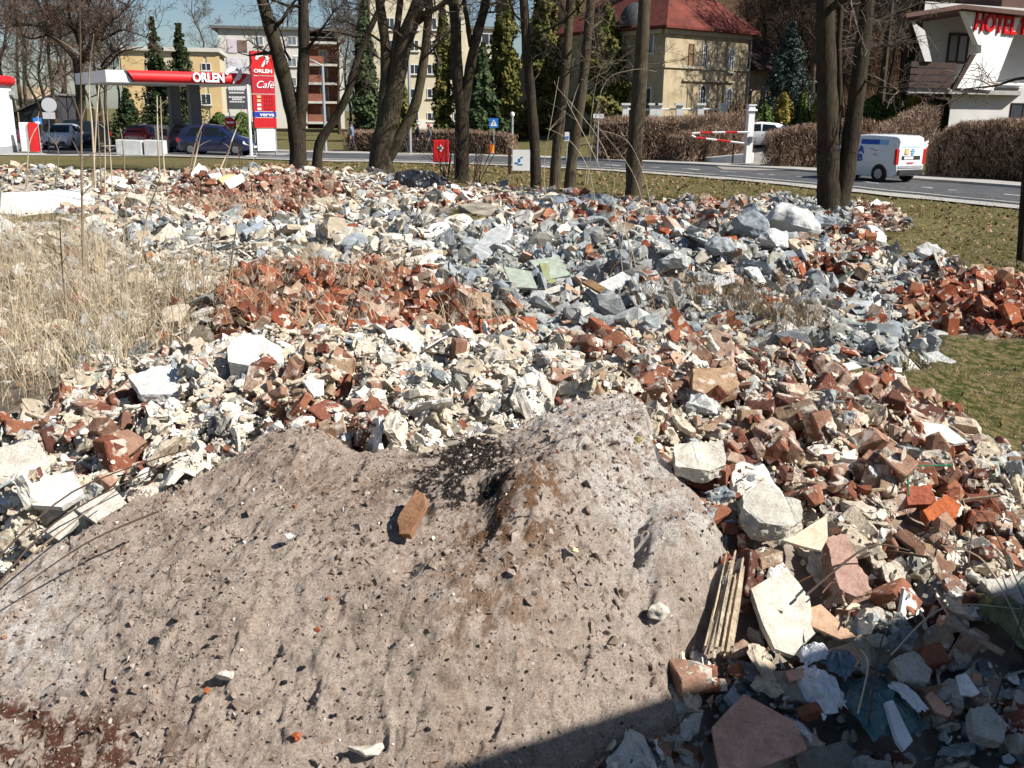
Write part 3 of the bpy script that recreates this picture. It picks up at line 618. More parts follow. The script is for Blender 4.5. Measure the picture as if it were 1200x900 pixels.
def v_brick(r, lod):
    L = r.choice([1.0, .75, .62, .5, .5, .42]); bm = bmesh.new(); bmesh.ops.create_cube(bm, size=1)
    for v in bm.verts: v.co = V((v.co.x * L, v.co.y * .48, v.co.z * .26))
    for e in ((1, -1) if L < .6 else (1,)):
        n = V((e, r.uniform(-.45, .45), r.uniform(-.5, .5))).normalized()
        g = bmesh.ops.bisect_plane(bm, geom=bm.verts[:] + bm.edges[:] + bm.faces[:], plane_co=(e * L * .38, 0, 0), plane_no=n, clear_outer=True)
        bmesh.ops.holes_fill(bm, edges=bm.edges[:])
    if r.random() < .7:
        n = V((r.choice((-1, 1)), r.choice((-1, 1)), r.choice((-1, 1)) * .8)).normalized(); c = V((n.x * L * .4, n.y * .2, n.z * .1))
        bmesh.ops.bisect_plane(bm, geom=bm.verts[:] + bm.edges[:] + bm.faces[:], plane_co=c, plane_no=n, clear_outer=True); bmesh.ops.holes_fill(bm, edges=bm.edges[:])
    if lod == 0:
        bmesh.ops.bevel(bm, geom=bm.edges[:], offset=.018, segments=1, affect='EDGES'); sub(bm); sub(bm); jit(bm, .016, 5, r.random() * 90)
    return bm_arr(bm)
def v_plaster(r, lod):
    th = r.choice([.05, .07, .09, .12, .16, .24]); n = r.randint(5, 8); pts = []
    for i in range(n):
        a = (i + r.uniform(-.35, .35)) / n * 6.283; q = r.uniform(.6, 1)
        for z in (-1, 1): pts.append(V((math.cos(a) * q * (1 + r.uniform(-.12, .12)), math.sin(a) * q * r.uniform(.7, .9), z * th * r.uniform(.75, 1.05))))
    bm = hull(pts)
    if lod == 0: sub(bm); sub(bm); jit(bm, .085, 3.0, r.random() * 90); jit(bm, .018, 9, r.random() * 90)
    elif lod == 1: sub(bm); jit(bm, .075, 2.6, r.random() * 90)
    return bm_arr(bm)
def v_concrete(r, lod):
    sq = V((1, r.uniform(.55, .9), r.choice((.14, .2, .28, .38, .55)))); pts = []
    for _ in range(15 if lod < 2 else 10):
        v = V((r.gauss(0, 1), r.gauss(0, 1), r.gauss(0, 1))).normalized(); m_ = max(abs(v.x), abs(v.y), abs(v.z)); v = v * (.55 + .45 / m_)
        pts.append(V((v.x * sq.x, v.y * sq.y, v.z * sq.z)))
    bm = hull(pts)
    if lod == 0: sub(bm); sub(bm); jit(bm, .095, 3.0, r.random() * 90); jit(bm, .022, 9, r.random() * 90)
    elif lod == 1: sub(bm); jit(bm, .085, 2.6, r.random() * 90)
    return bm_arr(bm)
def v_tile(r, lod):
    n = r.randint(3, 5); poly = []; th = r.uniform(.03, .06)
    for i in range(n):
        a = (i + r.uniform(-.3, .3)) / n * 6.283; q = r.uniform(.6, 1); poly.append(V((math.cos(a) * q, math.sin(a) * q * .8, 0)))
    return bm_arr(hull([p + V((0, 0, z)) for p in poly for z in (-th, th)]))
VR = {}
r_ = random.Random(5)
for k, fn in enumerate((v_brick, v_plaster, v_concrete, v_tile)):
    for lod, n in ((0, 26), (1, 22), (2, 16)): VR[k, lod] = [fn(r_, lod) for _ in range(n)]
PAL = [np.array([(.27,.098,.058),(.20,.078,.052),(.29,.125,.075),(.25,.14,.095),(.34,.205,.145),(.14,.062,.046),(.34,.24,.16),(.42,.30,.23)]),
       np.array([(.67,.61,.51),(.71,.67,.59),(.77,.74,.68),(.58,.50,.38),(.50,.43,.33),(.64,.55,.43),(.74,.71,.65),(.55,.49,.40)]),
       np.array([(.29,.315,.32),(.36,.395,.41),(.42,.44,.43),(.21,.235,.25),(.31,.31,.275),(.52,.54,.53),(.26,.295,.33),(.37,.36,.315)]),
       np.array([(.50,.27,.18),(.64,.55,.43),(.66,.66,.64),(.38,.44,.38),(.40,.45,.48),(.55,.35,.25),(.60,.58,.52),(.30,.36,.36)])]
SHADE = [('orange-red', 'dark red', 'rust orange', 'dull brown', 'pinkish', 'blackish red', 'tan', 'dusty pink'),
         ('cream', 'off-white', 'white', 'buff', 'tan', 'sandy', 'chalky', 'dull beige'),
         ('grey', 'bluish grey', 'light grey', 'dark grey', 'brownish grey', 'whitish grey', 'steel-blue', 'sand-grey'),
         ('terracotta', 'cream', 'white', 'pale green', 'pale blue', 'peach', 'ivory', 'slate green')]
NAMES = ('broken_brick', 'plaster_fragment', 'concrete_lump', 'tile_shard')
CATS = ('brick', 'plaster fragment', 'concrete lump', 'tile shard')
PCS = []
def euler(rx, ry, rz):
    cx, sx, cy, sy, cz, sz = math.cos(rx), math.sin(rx), math.cos(ry), math.sin(ry), math.cos(rz), math.sin(rz)
    return np.array([[cz * cy, cz * sy * sx - sz * cx, cz * sy * cx + sz * sx], [sz * cy, sz * sy * sx + cz * cx, sz * sy * cx - cz * sx], [-sy, cy * sx, cy * cx]])
class Stack:
    def __init__(s, x0, x1, y0, y1, c, sink):
        s.x = np.arange(x0, x1, c); s.y = np.arange(y0, y1, c); s.c = c; s.x0 = x0; s.y0 = y0
        X, Y = np.meshgrid(s.x, s.y, indexing='ij'); base = hz(X, Y); px, py, _ = proj(X, Y, base)
        s.px, s.py = px, py; cov = bil(COVB, X, Y, -16, 1.2, GS2); s.Y = Y
        s.base = base + 0
        s.h = base + (0.07 * fbm(X, Y, 1.3, 4, 71) + 0.03 * fbm(X, Y, 6, 3, 72) * (Y < 9)) * cov - sink * cov
        ab = bil(ASHB, X, Y, -16, 1.2, GS2); s.cov = cov * (ab < .78) * np.where(ab > .35, .55, 1)
        s.cov0 = s.cov.copy()
        s.w = np.cumsum(zcolors(px, py, Y), -1)
    def settle(s, n0, it, m0=.25):
        """let the whole pile sink so that its surface keeps the shape of the heap"""
        m = (s.cov0 > .3).astype(float); e = blur((s.h - s.base) * m, it) / np.maximum(blur(m, it), m0)
        for q in range(n0, len(PCS)):
            p = PCS[q][4]; i = min(max(int((p[0] - s.x0) / s.c), 0), len(s.x) - 1); j = min(max(int((p[1] - s.y0) / s.c), 0), len(s.y) - 1); p[2] -= e[i, j] + .045
        s.h = s.h - e - .045; print('SETTLE', e[m > 0].mean())
    def drop(s, x, y, size, lod, kind=None, flat=1.0, colr=None):
        i, j = int((x - s.x0) / s.c), int((y - s.y0) / s.c)
        if kind is None: kind = int(np.searchsorted(s.w[i, j], rng.random() * .9999))
        kind = min(kind, 3)
        if kind == 0 and size < .055 and rng.random() < .65: kind = 1
        if kind == 0: size = min(size * 1.12, .21 if y < 8.6 else .26)
        vs, fs = VR[kind, lod][rng.integers(len(VR[kind, lod]))]
        rx, ry = rng.normal(0, .24 if kind in (1, 3) else .34, 2) * flat
        if kind == 0 or kind == 2:
            if rng.random() < .22: rx += math.pi / 2
        elif rng.random() < .07: rx += rng.uniform(.5, 1.1)
        rot = euler(rx, ry, rng.uniform(0, 6.283))
        k = max(1, int(size * .40 / s.c)); i0, i1, j0, j1 = max(i - k, 1), min(i + k + 1, len(s.x) - 1), max(j - k, 1), min(j + k + 1, len(s.y) - 1)
        if i1 - i0 < 2 or j1 - j0 < 2: return
        hw = s.h[i0:i1, j0:j1]
        gx = (hw[-1].mean() - hw[0].mean()) / (s.c * (i1 - i0 - 1)); gy = (hw[:, -1].mean() - hw[:, 0].mean()) / (s.c * (j1 - j0 - 1))
        n = np.array([-gx, -gy, 1.0]); n /= np.linalg.norm(n); n = np.clip(n, -.8, 1)
        tx = np.array([1, 0, -n[0] / max(n[2], .3)]); tx /= np.linalg.norm(tx); ty = np.cross(n, tx); T = np.stack([tx, ty, n], -1)
        rot = T @ rot; sc = size * np.array([1, rng.uniform(.85, 1.1), rng.uniform(.85, 1.1)])
        zz = (vs * sc) @ rot[2]; lo, hi = zz.min(), zz.max()
        z = hw.mean() + (hw.max() - hw.mean()) * .12 - lo * .75
        dx = (np.arange(i0, i1) - i)[:, None] * s.c; dy = (np.arange(j0, j1) - j)[None] * s.c; rr = (dx * dx + dy * dy) / (size * .42) ** 2
        top = z + hi * .5 + dx * 0 - hi * .5 * rr
        s.h[i0:i1, j0:j1] = np.where(rr < 1, np.maximum(hw, top), hw)
        ci = int(rng.integers(8))
        c = PAL[kind][ci] * rng.uniform(.82, 1.14) if colr is None else np.array(colr)
        if kind == 0 and 7.9 < y < 20 and ci not in (6, 7): c = c * np.array([1.12, .82, .66])
        PCS.append((kind, lod, vs, fs, np.array([x, y, z]), rot * sc[None, :], c, size, ci))
    def fill(s, dens, lo, hi, lod, x0, x1, y0, y1, p=1.6, flat=1.0, clip=(-180, 1380)):
        n = int(dens * (x1 - x0) * (y1 - y0)); X = rng.uniform(x0, x1, n); Y = rng.uniform(y0, y1, n)
        i = ((X - s.x0) / s.c).astype(int); j = ((Y - s.y0) / s.c).astype(int)
        ok = (s.cov[i, j] > rng.uniform(.15, .75, n)) & (s.px[i, j] > clip[0]) & (s.px[i, j] < clip[1]) & (s.py[i, j] < 1010)
        sz = lo * (hi / lo) ** (rng.random(n) ** p)
        for hx, hy, hr in HERO: ok &= ((X - hx) ** 2 + (Y - hy) ** 2) > (hr * .75 + sz * .25) ** 2
        return [(X[q], Y[q], sz[q], lod, flat) for q in np.nonzero(ok)[0]]
def run(st, lst):
    for a in lst: st.drop(a[0], a[1], a[2], a[3], None, a[4])
def shuffled(*ls):
    l = [a for q in ls for a in q]; r_.shuffle(l); return l
near = Stack(-4.8, 5.8, 1.6, 8.9, .025, .09)
b = (-4.6, 5.6, 2.1, 8.6)
run(near, near.fill(260, .03, .08, 1, *b))
run(near, shuffled(near.fill(16, .17, .36, 0, *b), near.fill(70, .10, .22, 0, *b, p=1.4)))
run(near, shuffled(near.fill(260, .025, .07, 1, *b), near.fill(80, .08, .19, 0, *b), near.fill(16, .15, .32, 0, *b)))
run(near, near.fill(750, .008, .035, 2, -4.6, 5.6, 2.1, 6.8))
run(near, near.fill(120, .03, .08, 1, *b))
near.settle(0, 90); N0 = len(PCS)
mid = Stack(-16, 16, 8.2, 36, .05, .12)
bm_ = (-11, 12, 8.4, 20.5)
run(mid, mid.fill(30, .06, .18, 1, *bm_))
run(mid, shuffled(mid.fill(6.0, .26, .62, 1, *bm_, p=1.6), mid.fill(36, .08, .24, 1, *bm_, p=2)))
run(mid, shuffled(mid.fill(70, .05, .14, 2, *bm_), mid.fill(12, .16, .45, 1, *bm_, p=1.8)))
run(mid, mid.fill(90, .03, .08, 2, -8, 9, 8.4, 15))
bf = (-16, 16, 20.5, 35.5)
run(mid, shuffled(mid.fill(3, .26, .6, 1, *bf, p=2), mid.fill(20, .10, .28, 1, *bf, p=2), mid.fill(36, .07, .16, 2, *bf)))

mid.settle(N0, 60)
# pieces half hidden in the dry grass
gz = bil(blur(zm(Z_GRASS) & (YY < 24) & (YY > 7), 4), *np.meshgrid(mid.x, mid.y, indexing='ij'), -16, 1.2, GS2)
mid.cov = gz * .8; mid.h = np.where(gz > .2, mid.base, mid.h); mid.w[...] = np.cumsum([.06, .66, .27, .01])
run(mid, shuffled(mid.fill(12, .10, .40, 1, -12, -1, 8.4, 20, p=1.6), mid.fill(26, .05, .14, 2, -12, -1, 8.4, 20)))

def merge(lst, local=None):
    nv = 0; vv, ff, cc = [], [], []
    for k, lod, vs, fs, pos, A, c, sz, ci in lst:
        p = vs @ A.T + (pos if local is None else 0); vv.append(p); ff.append(fs + nv); nv += len(vs); cc.append(np.tile(c, (len(vs), 1)))
    return np.concatenate(vv), np.concatenate(ff), np.clip(np.concatenate(cc), .01, .95)
# which fragments show largest in the photograph
W2, H2 = 600, 450
idb = np.full((H2, W2), -1, np.int32)
pos = np.array([p[4] for p in PCS]); sz = np.array([p[7] for p in PCS]); ppx, ppy, dep = proj(pos[:, 0], pos[:, 1], pos[:, 2]); rad = np.maximum(F * sz / dep * .5 * .38, .5)
for i in np.argsort(-dep):
    x, y, r = ppx[i] / 2, ppy[i] / 2, rad[i]
    if dep[i] < .3 or x < -9 or y < -9 or x > W2 + 9 or y > H2 + 9: continue
    x0, x1, y0, y1 = max(0, int(x - r)), min(W2, int(x + r) + 1), max(0, int(y - r * .75)), min(H2, int(y + r * .75) + 1)
    if x1 > x0 and y1 > y0: idb[y0:y1, x0:x1] = i
cnt = np.bincount(idb[idb >= 0].ravel(), minlength=len(PCS))
CAPS = (290, 290, 290, 150)
sel = {}
for k in range(4):
    ids = [i for i in np.argsort(-cnt) if PCS[i][0] == k and cnt[i] > 3][:CAPS[k]]
    for i in ids: sel[i] = 1
LP = np.array([[p.x, p.y] for _, p in LAND])
def where(p):
    d = np.hypot(LP[:, 0] - p[0], LP[:, 1] - p[1]); i = int(d.argmin()); dd = d[i]; v = LP[i] - p[:2]
    los = np.array([p[0], p[1]]); los = los / np.linalg.norm(los); a = float(v @ los) / max(dd, 1e-6); dist = max(1.0, np.linalg.norm(p[:2]) / 6)
    rel = 'in front of' if a > .55 else ('behind' if a < -.55 else 'beside'); pre = 'close ' if dd < .22 * dist else ('' if dd < .55 * dist else 'well ')
    if pre == 'well ' and rel == 'beside': rel, pre = 'to one side of', ''
    if pre == 'close ' and rel != 'beside': pre = 'just '
    return pre + rel + ' ' + LAND[i][0]
FORM = (('whole-looking', 'half', 'stub of a'), ('large', 'palm-sized', 'small'), ('large', 'fist-sized', 'small'), ('large', 'palm-sized', 'small'))
recs = []
for i in sel:
    k, lod, vs, fs, ps, A, c, s_, ci = PCS[i]
    f = 0 if s_ > (.2 if ps[1] < 8.6 else .3) else (1 if s_ > (.11 if ps[1] < 8.6 else .17) else 2)
    noun = 'broken brick' if k == 0 else CATS[k]
    recs.append([i, k, f"{('large', 'half-size', 'small')[f] if k == 0 else FORM[k][f]} {SHADE[k][ci]} {noun} {where(ps)}"])
by = {}
for rc in recs: by.setdefault(rc[2], []).append(rc)
for lab, l in by.items():
    if len(l) == 2:
        l.sort(key=lambda q: -cnt[q[0]]); l[0][2] = 'bigger ' + lab; l[1][2] = 'lesser ' + lab
GRP = ('bricks in the rubble', 'plaster fragments in the rubble', 'concrete lumps in the rubble', 'tile shards in the rubble')
MK = [MR['brick'], MR['plaster'], MR['concrete'], MR['tile']]
for i, k, lab in recs:
    v, f, c = merge([PCS[i]], True)
    o = link_mesh(NAMES[k], np_mesh(NAMES[k], v, f, MK[k], c), None, PCS[i][4])
    tag(o, lab, CATS[k], GRP[k])
for k, (nm, lb) in enumerate((('brick_rubble', 'broken brick scattered through the heaps'), ('plaster_rubble', 'cream plaster and stone bits scattered through the heaps'), ('concrete_rubble', 'grey concrete bits scattered through the heaps'), ('tile_rubble', 'bits of tile scattered through the heaps'))):
    l = [p for i, p in enumerate(PCS) if p[0] == k and i not in sel]
    v, f, c = merge(l); o = link_mesh(nm, np_mesh(nm, v, f, MK[k], c)); tag(o, lb, 'rubble', kind='stuff')
print('PIECES', len(PCS), len(sel))

# splinters of lath and wire among the fragments
for i in range(46):
    px, py = (rnd.uniform(780, 1180), rnd.uniform(430, 880)) if i < 20 else (rnd.uniform(60, 760), rnd.uniform(395, 480)) if i < 32 else (rnd.uniform(300, 1000), rnd.uniform(250, 370))
    p = onT(px, py)
    st_ = near if p.y < 8.5 else mid; zz = st_.h[int((p.x - st_.x0) / st_.c), int((p.y - st_.y0) / st_.c)]
    sc_ = max(1, p.y / 7); L_ = rnd.uniform(.10, .30) * sc_; mb = MB(); a_ = rnd.uniform(0, 3.1)
    if i % 3: mb.box((0, 0, 0), (L_, rnd.uniform(.012, .035) * sc_, .010 * sc_))
    else: mb.tube([V((-L_ / 2, 0, 0)), V((-L_ * .1, .03, .02)), V((L_ / 2, 0, .01))], .0035 * sc_, 6)
    o = mb.build('wood_splinter' if i % 3 else 'bent_wire', (m_lath, m_lath2, m_wire)[(i % 3 + 2) % 3]); o.location = (p.x, p.y, zz + .03); o.rotation_euler = (rnd.gauss(0, .25), rnd.gauss(0, .3), a_)
    tag(o, ('grey-brown lath splinter' if i % 3 == 1 else 'dark lath splinter') + ' lying loose on the rubble' if i % 3 else 'short piece of bent wire lying on the rubble', 'splinter' if i % 3 else 'wire', 'splinters on the rubble' if i % 3 else 'wires on the rubble')

# crumbs and cinders on the ash
def crumbs(n, lo, hi, cols, kinds, mat_k, region=None, p=2.2):
    out = []
    X = rng.uniform(ax[0] + .05, ax[-1] - .05, n); Y = rng.uniform(ay[0] + .05, ay[-1] - .05, n)
    ii = ((X - ax[0]) / .0065).astype(int); jj = ((Y - ay[0]) / .0065).astype(int); ok = am[ii, jj] > .45
    if region is not None: ok &= region(apx[ii, jj], apy[ii, jj])
    for x, y in zip(X[ok], Y[ok]):
        k = int(rng.choice(kinds)); vs, fs = VR[k, 2][rng.integers(len(VR[k, 2]))]; s_ = lo * (hi / lo) ** (rng.random() ** p)
        rot = euler(*rng.uniform(0, 6.28, 3)); c = np.array(cols[rng.integers(len(cols))]) * rng.uniform(.8, 1.2)
        out.append((k, 2, vs, fs, np.array([x, y, ashz(x, y) + s_ * .12]), rot * s_, c, s_, 0))
    return out
ashc = [(.55,.45,.375), (.50,.40,.33), (.60,.51,.44), (.42,.33,.265), (.30,.22,.165), (.66,.58,.50)]
clodl = [q for q in crumbs(15000, .012, .065, ashc[:4], (2, 2), 0, p=2.6) if float(fbm(q[4][:1], q[4][1:2], 1.7, 3, 77)[0]) + .25 * float(fbm(q[4][:1], q[4][1:2], 6, 2, 78)[0]) > .02]
for q in clodl: q[4][2] -= q[7] * .2
v, f, c = merge(clodl + crumbs(42000, .004, .022, ashc, (2, 2, 1), 0, p=3.2)); tag(link_mesh('ash_crumbs', np_mesh('ash_crumbs', v, f, M_ASH, c)), 'small clods and crumbs strewn over the ash', 'ash', kind='stuff')
l = crumbs(7500, .004, .02, [(.03,.028,.027), (.05,.045,.042), (.022,.022,.026)], (2, 2, 1), 0, p=3) + crumbs(900, .006, .03, [(.03,.028,.027)], (2, 1), 0, lambda a, b: (np.hypot(a - 550, (b - 545) * 1.3) < 55), p=2)
v, f, c = merge(l); tag(link_mesh('cinders', np_mesh('cinders', v, f, MR['fines'], c)), 'tiny black cinders strewn over the ash', 'cinders', kind='stuff')
l = crumbs(2600, .005, .03, [(.68,.64,.58), (.6,.54,.46), (.66,.66,.66)], (1, 2, 3), 0, p=3) + crumbs(220, .006, .025, [(.36,.11,.05), (.4,.2,.12)], (0, 2), 0, p=3)
v, f, c = merge(l); tag(link_mesh('ash_grit', np_mesh('ash_grit', v, f, MR['fines'], c)), 'pale plaster and brick grit strewn over the ash', 'grit', kind='stuff')
# ash spilt over the nearest fragments
am2 = blur(zm(Z_ASH) & (YY < 6.5), 40); n = 60000; X = rng.uniform(-3, 2, n); Y = rng.uniform(2.3, 6.2, n); a_ = bil(am2, X, Y, -16, 1.2, GS2); ok = (a_ > .06) & (a_ < .62) & (rng.random(n) < a_ * 1.5); X, Y = X[ok], Y[ok]; l = []
for x, y in zip(X, Y):
    q = near.h[int((x - near.x0) / near.c), int((y - near.y0) / near.c)]; vs, fs = VR[2, 2][rng.integers(16)]; s_ = .004 * 7 ** (rng.random() ** 2.5)
    l.append((2, 2, vs, fs, np.array([x, y, q + s_ * .2]), euler(*rng.uniform(0, 6.28, 3)) * s_, np.array(ashc[rng.integers(len(ashc))]) * rng.uniform(.85, 1.15), s_, 0))
v, f, c = merge(l); tag(link_mesh('ash_spill', np_mesh('ash_spill', v, f, M_ASH, c)), 'ash crumbs spilt over the edge of the rubble', 'ash', kind='stuff')
# the larger cinders, one by one
for n_, (px, py, s_) in enumerate([(253,757,.035),(244,766,.03),(354,785,.03),(333,804,.028),(393,842,.03),(388,842,.022),(327,765,.026),(425,850,.022),(174,795,.022),(573,830,.03),(575,858,.026),(222,668,.024),(300,637,.03),(228,602,.03),(312,636,.02),(140,603,.022),(60,702,.02),(445,703,.024),(502,870,.026),(100,862,.03),(240,620,.024),(395,610,.02),(524,786,.02),(262,630,.018),(420,760,.018)]):
    p = onT(px, py); v0, f0 = VR[2, 0][n_ % 20]; me = np_mesh('cinder', v0 * s_ * np.array([1, 1, .8]), f0, MR['fines'], np.tile(np.array([.022, .021, .022]), (len(v0), 1)))
    o = link_mesh('cinder', me, None, (p.x, p.y, ashz(p.x, p.y) + s_ * .2)); o.rotation_euler = (0, 0, n_)
    tag(o, 'black cinder lying on the ash, thumb-sized or smaller', 'cinder', 'cinders on the ash')
# ================================================================ roads and built setting
def root(name, p, rz, label, cat, group=None): return empty(name, p, rz, label, cat, group)
def ribbon(name, pts, hw0, hw1, z, mat, kind='structure', label=None, cat=None, thick=0.0, n=8):
    """strip along a centre line, from offset hw0 to hw1 to the side (left positive), laid on the terrain"""
    P = [V((p[0], p[1], 0)) for p in pts]; Q = []
    for i in range(len(P) - 1):
        a, b, c, d = P[max(i - 1, 0)], P[i], P[i + 1], P[min(i + 2, len(P) - 1)]
        for k in range(n):
            t = k / n; Q.append(.5 * (2 * b + (c - a) * t + (2 * a - 5 * b + 4 * c - d) * t * t + (3 * b - a - 3 * c + d) * t ** 3))
    Q.append(P[-1]); mb = MB(); vs = []; m = 3 if not thick else 2
    for i, q in enumerate(Q):
        t = (Q[min(i + 1, len(Q) - 1)] - Q[max(i - 1, 0)]).normalized(); s = V((-t.y, t.x, 0))
        for j in range(m + 1):
            p = q + s * (hw0 + (hw1 - hw0) * j / m); vs.append(V((p.x, p.y, hz1(p.x, p.y) + z)))
    k = m + 1; fs = [(i * k + j, (i + 1) * k + j, (i + 1) * k + j + 1, i * k + j + 1) for i in range(len(Q) - 1) for j in range(m)]
    mb.add(vs, fs)
    if thick:
        b = len(vs); mb.add([v - V((0, 0, thick)) for v in vs], fs); N = len(Q)
        for e in (0, m):
            for i in range(N - 1): mb.f.append((i * k + e, (i + 1) * k + e, b + (i + 1) * k + e, b + i * k + e)); mb.m.append(0)
    o = mb.build(name, mat); tag(o, label, cat, None, kind); return o
m_asph = M('asphalt', (.075, .077, .082), .85, .18, 1.2, .3, 60, world=True, dirt=(.11, .108, .10), dscale=.6)
m_pave = M('pavement_slabs', (.36, .34, .31), .9, .15, 2.5, .3, 40, world=True)
m_kerb = M('kerb_stone', (.42, .41, .38), .9, .15, 3, .3, 40, world=True)
m_paint = M('road_paint', (.7, .7, .68), .7, .12, 5, world=True)
RC = [tuple(G(a, b)[:2]) for a, b in ((60, 178.5), (300, 182), (480, 186.5), (600, 189.5), (690, 193), (820, 200), (950, 209), (1200, 231))]
RC = [(-70, 78)] + RC[1:] + [(24, 20), (40, 0)]
ribbon('road', RC, -3.1, 3.1, .035, m_asph)
ribbon('kerb', RC, 3.1, 3.28, .13, m_kerb, thick=.2); ribbon('kerb', RC, -3.28, -3.1, .11, m_kerb, thick=.2)
ribbon('pavement', RC, 3.28, 5.2, .12, m_pave); ribbon('pavement', RC, -4.4, -3.28, .05, m_pave)
for k in range(26):   # broken centre line
    a, b = k / 26 * (len(RC) - 1), (k + .45) / 26 * (len(RC) - 1)
    def at(t): i = min(int(t), len(RC) - 2); f = t - i; return (RC[i][0] * (1 - f) + RC[i + 1][0] * f, RC[i][1] * (1 - f) + RC[i + 1][1] * f)
    if 3 < a < 9: ribbon('road_marking', [at(a), at((a + b) / 2), at(b)], -.06, .06, .043, m_paint, n=4)
# forecourt of the fuel station
mb = MB(); q = [(-60, 53.6), (-13.5, 54.5), (-13, 60), (-17, 66), (-62, 78)]
mb.add([V((x, y, hz1(x, y) + .04)) for x, y in q], [(0, 1, 2, 3, 4)]); tag(mb.build('forecourt_pavement', M('concrete_paving', (.30, .295, .28), .9, .12, .8, .2, 30, world=True)), kind='structure')
# driveway up to the villa
dw = [tuple(G(a, b)[:2]) for a, b in ((905, 201), (893, 196))] + [(15.2, 58), (17.6, 68), (20, 80)]
ribbon('driveway', dw, -2.0, 2.2, .06, M('driveway_tar', (.26, .24, .215), .9, .12, 1.5, .2, 40, world=True))

# walls of a house, in its own frame: x along the front, y into the house, z up
def house_root(name, a, b, z, label, cat, group=None):
    rz = math.atan2(b.y - a.y, b.x - a.x); return root(name, (a.x, a.y, z), rz, label, cat, group), (V((b.x - a.x, b.y - a.y, 0))).length
def uvz(rt, px, py, off=0.0):
    """front-plane coordinates (u, height) met by a photo pixel"""
    rz = rt.rotation_euler.z; n = V((math.sin(rz), -math.cos(rz), 0)); p0 = V(rt.location) + n * off; h = plane_hit(px, py, p0, n); d = h - V(rt.location)
    return d.x * math.cos(rz) + d.y * math.sin(rz), d.z
m_wf = M('white_frame', (.68, .68, .66), .5, .06); m_glz = glassM('dark_glass', (.035, .045, .055), .08); m_glz2 = glassM('pale_glass', (.16, .19, .22), .1)
m_sill = M('sill_stone', (.5, .47, .42), .8, .1)
def window(rt, u0, u1, z0, z1, y=0.0, nv=2, transom=None, frame=None, glass=None, fw=.07, arch=False, sill=True, name='window'):
    fr = frame or m_wf; mb = MB(); d = .10; yc = y - d / 2 + .03
    mb.box(((u0 + u1) / 2, yc, z0 + fw / 2), (u1 - u0, d, fw))
    for k in range(nv + 1): mb.box((u0 + fw / 2 + (u1 - u0 - fw) * k / nv, yc + .002, (z0 + z1) / 2), (fw, d, z1 - z0 - 2 * fw if not arch else z1 - z0 - fw))
    if not arch: mb.box(((u0 + u1) / 2, yc, z1 - fw / 2), (u1 - u0, d, fw))
    else:
        c = (u0 + u1) / 2; r = (u1 - u0) / 2 - fw / 2; mb.tube([V((c + r * math.cos(t), yc, z1 + r * math.sin(t))) for t in [math.pi * k / 10 for k in range(11)]], fw * .6, 4)
    if transom is not None: mb.box(((u0 + u1) / 2, yc - .002, z0 + (z1 - z0) * transom), (u1 - u0 - 2 * fw, d, fw * .8))
    o = mb.build(name, fr, rt)
    g = MB(); yg = y - .022; poly = [V((u0, yg, z0)), V((u1, yg, z0)), V((u1, yg, z1))]
    if arch: c = (u0 + u1) / 2; r = (u1 - u0) / 2; poly += [V((c + r * math.cos(t), yg, z1 + r * math.sin(t))) for t in [math.pi * k / 10 for k in range(1, 10)]]
    poly.append(V((u0, yg, z1))); g.prism(poly, (0, .015, 0)); g.build('pane', glass or m_glz, o)
    if sill: s = MB(); s.box(((u0 + u1) / 2, y - .08, z0 - .05), (u1 - u0 + .2, .22, .08)); s.build('sill', m_sill, o)
    return o
def pwin(rt, px0, py0, px1, py1, **k):
    u0, za = uvz(rt, px0, py0, -k.get('y', 0)); u1, zb = uvz(rt, px1, py1, -k.get('y', 0)); return window(rt, u0, u1, min(za, zb), max(za, zb), **k)
def text(s, name, size, mat, parent, loc, rx=90, rz=0, ext=.02, sx=1.0, off=0.0, shear=0.0, align='CENTER'):
    c = bpy.data.curves.new(name, 'FONT'); c.body = s; c.size = size; c.extrude = ext; c.align_x = align; c.align_y = 'CENTER'; c.offset = off; c.shear = shear; c.resolution_u = 4
    o = bpy.data.objects.new(name, c); COL.objects.link(o); o.parent = parent; o.location = loc; o.rotation_euler = (R(rx), 0, R(rz)); bpy.context.view_layer.update(); me = bpy.data.meshes.new_from_object(o.evaluated_get(bpy.context.evaluated_depsgraph_get())); me.name = name; me.materials.clear(); me.materials.append(mat); bpy.data.objects.remove(o); o = link_mesh(name, me, parent); o.location = loc; o.rotation_euler = (R(rx), 0, R(rz)); o.scale = (sx, 1, 1); return o

